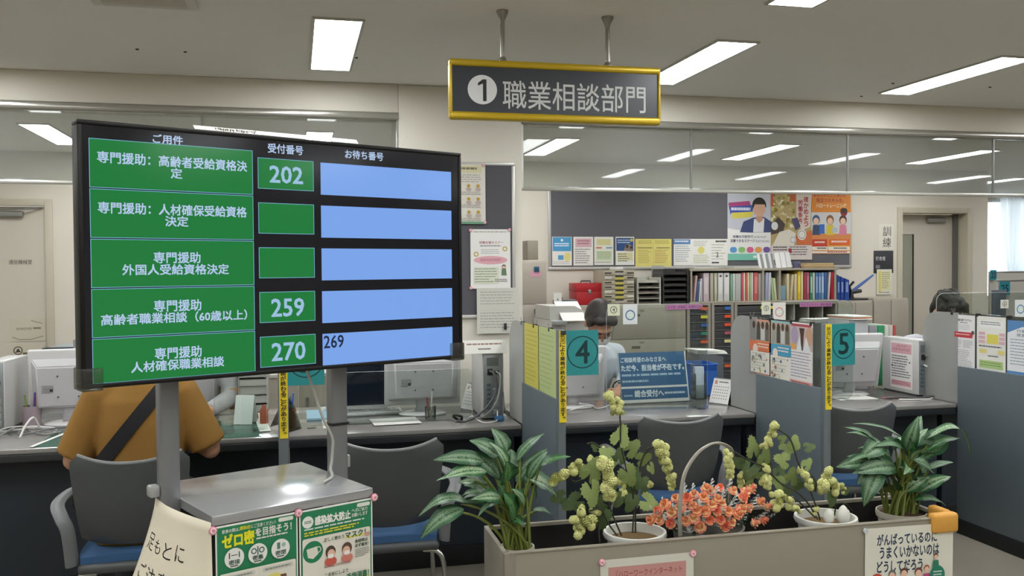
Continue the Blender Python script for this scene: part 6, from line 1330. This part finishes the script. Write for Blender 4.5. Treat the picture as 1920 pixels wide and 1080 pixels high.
LG1 = leafmat('variegated_leaf', '1b5228', 'a3b890', .50, .95); LG2 = leafmat('pale_leaf', '28502f', '8da884', .50, .8); LG3 = leafmat('deep_leaf', '14461f', '6fa060', .36, .8)
STEM = M('6f7a35', .5, vary=.15, scale=20)
def leaf(parent, B, T, hw, mat, arch=.25, face=None, twist=0, name='leaf', wav=.06, fold=.22, n=12):
    B, T = Vector(B), Vector(T); L = (T-B).length; ax = (T-B).normalized()
    up = Vector(face) if face else Vector((0, -.55, .85)); up = (up-ax*up.dot(ax)).normalized(); up = Matrix.Rotation(twist, 3, ax) @ up
    sd = ax.cross(up).normalized(); bm = bmesh.new(); uvl = bm.loops.layers.uv.new('UVMap'); nv = 6; V = []; ph = random.random()*6
    for i in range(n+1):
        u = i/n; w_ = hw*max(0.0, math.sin(PI*min(1, u**.72)))**.8*(1.0-.15*u) if 0 < u < 1 else .0015
        if u == 1: w_ = .0008
        lift = arch*L*4*u*(1-u)*.5 - .18*arch*L*u*u
        row = []
        for j in range(nv+1):
            v = j/nv*2-1
            row.append(bm.verts.new(B+ax*(L*u)+up*(lift+fold*abs(v)*w_+wav*hw*math.sin(u*17+ph+(2 if v > 0 else 0))*abs(v))+sd*(v*w_)))
        V.append(row)
    for i in range(n):
        for j in range(nv):
            f = bm.faces.new((V[i][j], V[i+1][j], V[i+1][j+1], V[i][j+1])); f.smooth = True
            for lp, (a, c) in zip(f.loops, ((i, j), (i+1, j), (i+1, j+1), (i, j+1))): lp[uvl].uv = (a/n, abs(c/nv*2-1))
    me = bpy.data.meshes.new(name); bm.to_mesh(me); bm.free(); me.materials.append(mat); return relink(me, name, parent)
def pot(t, loc, r, h, col='d9d8d0', soil='5a4630', soil_d=.03, rim=.012):
    m = MB(); m.lathe([(r*.70, 0), (r*.96, h-.03), (r*.97, h-.022), (r+rim*.6, h-.022), (r+rim, h-.012), (r+rim*.8, h), (r, h), (r*.93, h-soil_d), (r*.68, .01), (0, .01)], 40, loc); m.lathe([(0, 0), (r*.70, 0)], 40, loc); m.build('pot', M(col, .35), t)
    m = MB(); rr_ = random.Random(int(r*1e4)); m.grid(lambda u, v: Vector((loc[0]+math.cos(2*PI*u)*r*.925*v, loc[1]+math.sin(2*PI*u)*r*.925*v, loc[2]+h-soil_d+.004*rr_.random()*(v < .99))), 24, 6, close_u=True); m.build('soil', M(soil, .95, vary=.5, bump=.8, scale=220), t)
WF = 1.5
def dieff(label, cx, cy, Yp, org, s, leaves, stems, pr, zpot, nfill=8, fs=1.0):
    """org, s: crop origin and scale of the pixel list"""
    b = at(cx, cy, Y=Yp); t = thing('potted_plant', label, 'plant', (b.x, Yp, .281), 0)
    O = Vector((b.x, Yp, .281)); ztop = zpot-.281
    pot(t, (0, 0, 0), pr, ztop, 'b9b2a2', '4a3424', .012, .006)
    P_ = lambda zx, zy, dy: at(org[0]+zx/s, org[1]+zy/s, Y=Yp+dy)-O
    pxm = (Yp*.972+b.x*.232)/1697/s
    for k, (bx, by, tx, ty, hw, dy, mi, ar) in enumerate(leaves):
        Bp, Tp = P_(bx, by, dy*.6), P_(tx, ty, dy)
        leaf(t, Bp-(Tp-Bp)*.08, Tp+(Tp-Bp)*.10, hw*pxm*WF, (LG1, LG2, LG3)[mi], ar, twist=random.uniform(-.35, .35))
        r0 = Vector((random.uniform(-.5, .5)*stems, random.uniform(-.25, .25)*stems, ztop-.02)); mid = r0.lerp(Bp, .55)+Vector((0, 0, .05))
        m = MB(); m.tube(bez([r0, r0.lerp(Bp, .2)+Vector((0, 0, .06)), mid, Bp, Bp.lerp(Tp, .12)], 10), [.0052]*6+[.004]*3+[.003, .002], 6); m.build('stem', STEM, t)
    for k in range(nfill):
        a = random.uniform(0, 2*PI); e_ = random.uniform(.2, 1.25); rr = random.uniform(.14, .24)*fs; top = Vector((0, 0, ztop+.10*fs)); d = Vector((math.cos(a)*math.cos(e_), math.sin(a)*math.cos(e_)*.5, math.sin(e_)))
        Bp = top+d*rr*.55+Vector((0, 0, .04)); Tp = Bp+(d+Vector((0, 0, -.25))).normalized()*random.uniform(.09, .15)*fs
        leaf(t, Bp, Tp, random.uniform(.022, .034)*fs, (LG3, LG1, LG2)[k % 3], .3, twist=random.uniform(-.5, .5))
        m = MB(); r0 = Vector((random.uniform(-.4, .4)*stems, random.uniform(-.2, .2)*stems, ztop-.02)); m.tube(bez([r0, r0.lerp(Bp, .5)+Vector((0, 0, .03)), Bp, Bp.lerp(Tp, .1)], 6), .0035, 5); m.build('stem', STEM, t)
    return t, O
L1 = [(505,262,345,170,48,.02,1,.2),(565,240,485,95,46,.04,1,.2),(400,305,110,293,40,0,1,.25),(510,410,300,255,52,.03,1,.3),(420,380,165,415,50,-.05,0,.2),(390,440,130,425,34,-.03,0,.25),(575,440,578,318,60,-.09,2,.1),(655,290,810,130,30,.02,1,.2),(650,430,830,235,32,.03,1,.25),(680,400,760,265,24,.05,0,.2),(795,335,990,275,27,-.02,2,.2),(735,430,900,530,66,.0,0,.25),(300,590,10,650,38,-.04,1,.45),(265,640,15,805,48,-.06,1,.35),(520,590,295,580,28,.03,1,.3),(535,600,395,660,30,-.07,1,.5),(620,690,560,530,66,-.08,2,.15),(690,590,620,500,38,-.04,0,.2),(500,540,310,470,38,.05,1,.2),(575,345,605,235,66,.06,1,.1),(765,640,890,690,22,.07,2,.3),(610,700,690,735,40,-.05,2,.2),(590,560,520,440,40,.02,2,.2),(640,640,700,480,40,.04,0,.2),(700,420,770,560,40,.05,2,.2)]
dieff('large potted leafy plant with pale patterned leaves at the left end of the planter', 970, 1030, 2.90, (790, 780), 3.6, L1, .085, .052, .625)
L2 = [(640,280,230,115,22,.02,1,.2),(745,300,765,140,88,.02,1,.1),(860,255,1210,340,38,-.02,0,.75),(820,360,1020,235,62,0,0,.2),(705,370,690,262,66,-.06,2,.1),(440,300,270,405,62,-.02,1,.3),(640,390,400,310,46,-.03,1,.35),(540,500,220,540,62,-.04,1,.3),(410,530,290,810,58,-.06,1,.35),(860,530,700,430,58,-.05,1,.25),(850,510,1050,455,24,.03,1,.15),(770,710,1025,585,58,-.05,0,.15),(740,795,985,825,34,-.05,2,.3),(650,710,840,590,54,-.03,0,.2),(570,690,450,555,54,-.05,2,.2),(640,600,650,400,84,.06,2,.15),(780,430,905,375,40,-.02,1,.2),(300,412,150,400,15,.02,1,.2),(480,640,370,655,34,.0,2,.3),(560,330,470,240,50,.04,2,.2),(620,330,530,280,44,.0,2,.2),(850,280,900,170,40,.05,2,.2),(520,440,360,380,56,.05,2,.3),(700,600,600,500,50,-.07,1,.3),(740,560,840,460,50,.05,2,.2),(430,420,520,600,50,.02,2,.3),(330,560,230,640,36,.0,1,.4)]
WF = 1.62
dieff('large potted leafy plant with glossy dark leaves at the right end of the planter', 1690, 973, 2.92, (1560, 770), 4.697, L2, .13, .085, .635, 14, 1.05)
# ---- trailing hop plants
HOPM = M('cccd86', .7, vary=.25, scale=30); HOPL = M('6f7f45', .65, vary=.25, scale=18); HOPD = M('4f6238', .65, vary=.25, scale=18); TWIG = M('2e2f1e', .7)
def cone_mesh():
    bm = bmesh.new(); nl = 9
    for l in range(nl):
        f_ = l/(nl-1); r = .30*math.sin(PI*(.18+.74*f_))**.8; k = 7 if 0 < l < nl-1 else 4
        for j in range(k):
            a = 2*PI*(j+.5*(l % 2))/k; ca, sa = math.cos(a), math.sin(a); z0 = -f_*.82
            def V(rr, z, off): return bm.verts.new((ca*rr-sa*off, sa*rr+ca*off, z))
            w_ = r*.62
            p = [V(r*.55, z0+.04, -w_*.5), V(r*.55, z0+.04, w_*.5), V(r*1.25, z0-.05, w_), V(r*1.25, z0-.05, -w_), V(r*1.55, z0-.20, 0), V(r*1.32, z0-.07, 0)]
            bm.faces.new((p[0], p[1], p[2], p[5])); bm.faces.new((p[0], p[5], p[3])); bm.faces.new((p[3], p[5], p[4])); bm.faces.new((p[5], p[2], p[4]))
    me = bpy.data.meshes.new('hop_cone'); bm.to_mesh(me); bm.free(); me.materials.append(HOPM); return me
CONE = cone_mesh()
def hopleaf_mesh(mat, seed):
    r_ = random.Random(seed); bm = bmesh.new(); n = 40; c = bm.verts.new((0, .0, 0)); ring = []; inner = []
    for i in range(n):
        a = 2*PI*i/n; lob = .62+.34*abs(math.cos(1.5*(a-PI/2)))**1.4; notch = .35 if abs(((a+PI/2+PI) % (2*PI))-PI) < .3 else 1
        ser = 1+.07*(1 if i % 2 else -1); rad = lob*ser*(notch if notch < 1 else 1); x, y = math.cos(a)*rad*.8, math.sin(a)*rad+.25
        ring.append(bm.verts.new((x, y, -.16*rad*rad+.10*abs(x)+.03*r_.uniform(-1, 1)))); inner.append(bm.verts.new((x*.5, (y-.25)*.5+.25, -.03+.05*abs(x))))
    c.co = (0, .25, 0)
    for i in range(n):
        k = (i+1) % n; bm.faces.new((c, inner[i], inner[k])); bm.faces.new((inner[i], ring[i], ring[k], inner[k]))
    for f in bm.faces: f.smooth = True
    me = bpy.data.meshes.new('hop_leaf'); bm.to_mesh(me); bm.free(); me.materials.append(mat); return me
HL = [hopleaf_mesh(HOPL, 1), hopleaf_mesh(HOPD, 2), hopleaf_mesh(M('8a9a5c', .65, vary=.2, scale=18), 3)]
def hop(label, cx, cy, Yp, pr, org, s, cones, leaves, stems, stones):
    c_ = at(cx, cy, Y=Yp); zr = c_.z; O = Vector((c_.x, Yp, .281)); t = thing('potted_hop_plant', label, 'plant', O, 0, 'artificial hop plants')
    pot(t, (0, 0, 0), pr, zr-.281+.0, 'd9d9d2', '6b5430', .030, .012)
    P_ = lambda zx, zy, dy: at(org[0]+zx/s, org[1]+zy/s, Y=Yp+dy)-O
    px = (Yp*.972+c_.x*.232)/1697/s; r_ = random.Random(11)
    for (x, y, r, ang, dy) in cones:
        p_ = P_(x, y, dy); m_ = 9 if r > 40 else 5
        for k in range(m_):
            d = Vector((math.sin(math.radians(ang)), r_.uniform(-.4, .4), -math.cos(math.radians(ang))))
            off = d*(k-(m_-1)/2)*r*px*.30+Vector((r_.uniform(-1, 1), r_.uniform(-1, 1), r_.uniform(-1, 1)))*r*px*.48
            dd = (d+Vector((r_.uniform(-.9, .9), r_.uniform(-.9, .9), r_.uniform(-.5, .5)))).normalized()
            sc_ = r*px*r_.uniform(1.0, 1.4); o = relink(CONE, 'hop_cone', t, p_+off-dd*sc_*.4); o.rotation_mode = 'QUATERNION'; o.rotation_quaternion = Vector((0, 0, -1)).rotation_difference(dd); o.scale = (sc_,)*3
    for (x, y, r, ang, dy, k) in leaves:
        p_ = P_(x, y, dy); o = relink(HL[k], 'leaf', t, p_); o.rotation_euler = (r_.uniform(1.0, 1.7), math.radians(-ang)*0, 0)
        o.rotation_mode = 'QUATERNION'; yv = Vector((math.sin(math.radians(ang)), r_.uniform(-.25, .25), math.cos(math.radians(ang)))).normalized(); zv = Vector((r_.uniform(-.4, .4), -1, r_.uniform(-.1, .7))); zv = (zv-yv*zv.dot(yv)).normalized(); xv = yv.cross(zv)
        o.rotation_quaternion = Matrix((xv, yv, zv)).transposed().to_quaternion(); o.scale = (r*px*1.25,)*3
    for st in stems:
        m = MB(); pts = [P_(x, y, dy) for x, y, dy in st]; m.tube(smoothpath(pts, 5), .0028, 6); m.build('stem', TWIG, t)
    for (x, y, rx, rz_, dy) in stones:
        p_ = P_(x, y, dy); m = MB(); m.ell(p_, (rx*px, rx*px*.8, rz_*px), 14, 10)
        for v in m.bm.verts: v.co += Vector((r_.uniform(-1, 1), r_.uniform(-1, 1), r_.uniform(-1, 1)))*.002+Vector((0, 0, max(0, v.co.z-p_.z)*.25*(1-abs(v.co.x-p_.x)/(rx*px+1e-6))))
        m.build('white_stone', M('d9d8ce', .6), t)
    return t
C1 = [(140,565,62,-75,-.02),(200,520,45,-60,.0),(455,590,75,10,-.06),(480,690,55,15,-.06),(300,510,46,-50,.03),(440,460,46,0,.02),(300,890,62,35,-.05),(250,950,55,30,-.05),(370,850,40,40,-.03),(850,395,60,10,.0),(885,510,55,15,.0),(915,630,46,12,.0),(500,40,50,30,.0),(545,90,42,0,.0),(560,660,45,0,.0),(770,650,26,0,.02),(500,130,28,0,.02)]
V1 = [(545,330,80,20,.0,2),(480,440,70,-60,.0,2),(620,400,75,60,.02,0),(600,560,85,150,-.02,0),(330,580,90,30,-.03,0),(340,680,95,170,-.06,2),(700,470,60,70,.02,0),(770,520,45,150,.0,2),(650,640,80,10,.02,1),(740,770,80,120,.0,2),(700,680,70,40,.04,1),(240,770,80,-110,.02,1),(420,870,80,180,-.02,1),(560,740,60,-150,-.02,1),(430,780,70,-80,.02,1),(540,470,60,10,.02,1),(380,390,34,-50,.0,1),(640,760,70,200,-.02,1),(130,740,60,-100,.03,1),(440,520,70,60,.03,0),(510,620,60,200,.02,0),(600,690,60,100,.05,1)]
S1 = [[(545,100,0),(552,220,0),(556,360,0),(600,560,.01),(648,760,.01),(640,1000,0)],[(660,1000,.01),(665,800,.02),(700,500,.02),(760,400,.0),(850,360,0)],[(560,1020,-.02),(500,880,-.02),(430,700,-.02),(330,600,-.02),(220,630,-.01),(150,560,-.01)],[(530,1020,-.03),(470,940,-.03),(410,830,-.03),(330,840,-.04)],[(310,355,0),(360,350,0),(420,400,0),(470,450,0)],[(730,400,.0),(770,380,0),(820,380,0)],[(400,920,-.05),(395,980,-.05),(402,1070,-.06)]]
hop('artificial hop plant with yellow green cones in a white pot left of the flower basket', 1190, 995, 2.905, .098, (1020, 740), 3.857, C1, V1, S1, [])
C2 = [(110,370,56,5,.0),(120,450,42,5,.0),(490,140,52,-25,.0),(455,220,42,-25,.0),(430,500,52,5,.0),(450,590,48,10,-.02),(215,540,42,0,.02),(540,710,56,0,-.03),(640,730,52,30,-.03),(690,780,38,30,-.03),(730,470,40,10,.0),(780,550,52,20,-.02),(940,545,66,-20,-.03),(1000,560,56,20,-.03),(1080,610,34,20,-.02),(985,660,40,0,-.02),(840,800,38,160,-.02),(270,470,30,0,.03)]
V2 = [(330,300,90,-5,.0,0),(420,370,85,10,.0,0),(300,430,85,-150,.02,1),(220,400,60,-60,.03,1),(590,290,70,80,.02,0),(600,380,80,-70,.0,2),(670,250,62,10,.0,2),(780,265,50,80,.0,1),(770,420,60,55,.0,2),(560,570,75,-60,.0,0),(640,540,75,20,.02,0),(620,630,70,200,.02,1),(810,600,55,60,.0,0),(1000,670,80,180,-.03,1),(260,560,80,180,.03,0),(440,430,60,0,.03,1),(700,580,60,100,.03,1),(370,470,70,-110,.03,0),(540,480,60,40,.04,1),(1100,640,40,60,-.02,1),(560,200,40,60,.0,0)]
S2 = [[(890,880,-.02),(840,720,-.02),(760,520,-.01),(700,380,.0),(640,200,.0),(560,130,.0),(520,110,.0)],[(870,875,-.03),(790,740,-.02),(690,640,-.02),(560,570,.0),(430,440,.0),(300,380,.0),(160,300,.0)],[(850,860,-.04),(760,770,-.03),(680,700,-.03),(600,680,-.03)],[(1010,840,.0),(1020,740,-.01),(990,640,-.02),(960,560,-.03)],[(850,640,-.02),(855,560,-.02),(800,480,-.01)],[(1020,740,.02),(1100,740,.03),(1160,800,.03)]]
hop('artificial hop plant in a white pot with white stones right of the flower basket', 1548, 967, 2.91, .100, (1340, 780), 4.5, C2, V2, S2, [(965,855,46,58,-.06),(1085,845,56,74,-.07)])
# ---- basket of orange roses
Yb = 2.92; bc = at(1330, 985, Y=Yb); O = Vector((bc.x, Yb, .281)); t = thing('flower_basket', 'round basket of orange roses with a tall silver grey handle', 'flowers', O)
P_ = lambda zx, zy, dy: at(1200+zx/4.5, 780+zy/4.5, Y=Yb+dy)-O
pxb = (Yb*.972+bc.x*.232)/1697/4.5
zb = bc.z-.281
m = MB(); m.lathe([(.09, 0), (.122, zb-.02), (.127, zb), (.119, zb), (.088, .008), (0, .008)], 36, (-.005, 0, 0)); m.build('basket', M('7b7871', .6, bump=.6, scale=120), t)
m = MB(); hp = [P_(340, 1010, -.10), P_(335, 820, -.105), P_(345, 660, -.10), P_(380, 480, -.09), P_(470, 330, -.07), P_(570, 250, -.04), P_(650, 228, -.01), P_(730, 250, .03), P_(775, 300, .06), P_(780, 420, .09), P_(760, 620, .11), P_(740, 900, .12)]
for q_ in (-1, 0, 1): m.tube([p_+Vector((q_*.0042, q_*.002, 0)) for p_ in smoothpath(hp, 6)], .0042, 7)
m.build('handle', M('a09b90', .4, .2), t)
def rose_mesh(seed, c_out, c_in):
    r_ = random.Random(seed); m = MB()
    for L, (n, rad, op, hgt, mi) in enumerate(((3, .34, .05, .66, 1), (4, .58, .25, .60, 0), (5, .84, .5, .50, 1), (5, 1.0, .85, .40, 0))):
        m.m = mi
        for k in range(n):
            a0 = 2*PI*(k+.37*L)/n+r_.uniform(-.15, .15); sp = 2*PI/n*.75
            def fn(u, v):
                a = a0+(u-.5)*sp*2*(.55+.45*math.sin(PI*min(1, v+.25))*.9); rr = rad*(.25+.75*v**.8)*(1+.22*op*v*v); z = hgt*1.3*v-.35*op*v*v*v*(1 if L > 1 else .2)-.28*L*.25
                return Vector((math.cos(a)*rr*.62, math.sin(a)*rr*.62, z+.03*math.sin(u*9+k)))
            m.grid(fn, 4, 3)
    m.m = 1; m.ell((0, 0, -.12), (.46, .46, .34), 10, 6); me = bpy.data.meshes.new('rose'); m.bm.normal_update(); m.bm.to_mesh(me); m.bm.free(); me.materials.append(M(c_out, .6, vary=.15, scale=3)); me.materials.append(M(c_in, .6, vary=.15, scale=3)); me.polygons.foreach_set('use_smooth', [True]*len(me.polygons)); return me
RO = [rose_mesh(1, 'f09670', 'f2bd8c'), rose_mesh(2, 'f0907a', 'f2d09a'), rose_mesh(3, 'f2a272', 'ee8a74'), rose_mesh(4, 'ee8c7e', 'f2d4a0')]
RP = [(210,745),(300,690),(395,690),(455,660),(90,875),(165,880),(255,905),(270,815),(535,685),(600,635),(675,605),(445,755),(480,795),(605,750),(650,800),(690,735),(545,800),(785,630),(870,690),(940,615),(825,825),(855,785),(590,875),(455,860),(385,880),(505,935),(720,925),(765,895),(1015,720),(1080,765),(1040,880),(970,905),(915,775),(655,700),(150,800),(340,770),(740,800),(560,610),(680,870),(890,640)]
r_ = random.Random(2); cen = Vector((0, .01, zb-.03))
def onbulge(x, y):
    k = max(0, 1-((x-590)/560)**2-((y-830)/330)**2); return -.15*math.sqrt(k)+.05
for i, (x, y) in enumerate(RP):
    p_ = P_(x, y, onbulge(x, y)); d = (p_-cen).normalized(); d = (d+Vector((0, -.35, .25))).normalized()
    o = relink(RO[i % 4], 'rose', t, p_-d*.004); o.rotation_mode = 'QUATERNION'; o.rotation_quaternion = Vector((0, 0, 1)).rotation_difference(d) @ Matrix.Rotation(r_.uniform(0, 6), 3, 'Z').to_quaternion(); s_ = pxb*r_.uniform(58, 74); o.scale = (s_, s_, s_)
def sprig_mesh(mat, n, seed):
    q_ = random.Random(seed); bm = bmesh.new()
    for k in range(n):
        z = k/n; a = k*2.4; l = .30*(1-.55*z); 
        for s_ in (0, PI):
            c, s2 = math.cos(a+s_), math.sin(a+s_); v = [bm.verts.new(p) for p in ((0, 0, z), (c*l*.5-s2*.07, s2*l*.5+c*.07, z+.07), (c*l, s2*l, z+.12), (c*l*.5+s2*.07, s2*l*.5-c*.07, z+.07))]; bm.faces.new(v)
    for k in range(4): a = k*PI/2; 
    me = bpy.data.meshes.new('sprig'); bm.to_mesh(me); bm.free(); me.materials.append(mat); return me
SPR = sprig_mesh(M('c3c8c2', .7, vary=.15, scale=20), 12, 1); GRN = sprig_mesh(M('2c3d26', .7, vary=.2, scale=20), 8, 2)
SP = [(210,700),(385,610),(450,595),(540,580),(605,560),(750,585),(800,680),(960,680),(930,745),(880,795),(330,880),(360,740),(520,740),(620,660),(700,650),(660,880),(690,800),(760,740),(1090,825),(1040,810),(420,930),(540,840),(130,770),(180,820),(235,860),(640,640),(830,720),(1000,830),(400,820),(730,860),(300,760),(580,690),(850,860),(480,690)]
for x, y in SP:
    dy = onbulge(x, y+20); p_ = P_(x, y+25, dy+.01); d = (p_-cen).normalized(); d = (d+Vector((r_.uniform(-.3, .3), -.15, .4))).normalized(); o = relink(SPR, 'silver_sprig', t, p_-d*.02); o.rotation_mode = 'QUATERNION'; o.rotation_quaternion = Vector((0, 0, 1)).rotation_difference(d); s_ = pxb*r_.uniform(95, 135); o.scale = (s_,)*3
for i in range(110):
    a = r_.uniform(0, 2*PI); e_ = r_.uniform(-.1, 1.3); rr = r_.uniform(.5, .86); p_ = cen+Vector((math.cos(a)*math.cos(e_)*.20*rr, math.sin(a)*math.cos(e_)*.11*rr, .02+math.sin(e_)*.10*rr)); d = (p_-cen+Vector((0, -.01, .02))).normalized()
    o = relink(GRN, 'green_sprig', t, p_); o.rotation_mode = 'QUATERNION'; o.rotation_quaternion = Vector((0, 0, 1)).rotation_difference(d); s_ = r_.uniform(.035, .05); o.scale = (s_,)*3
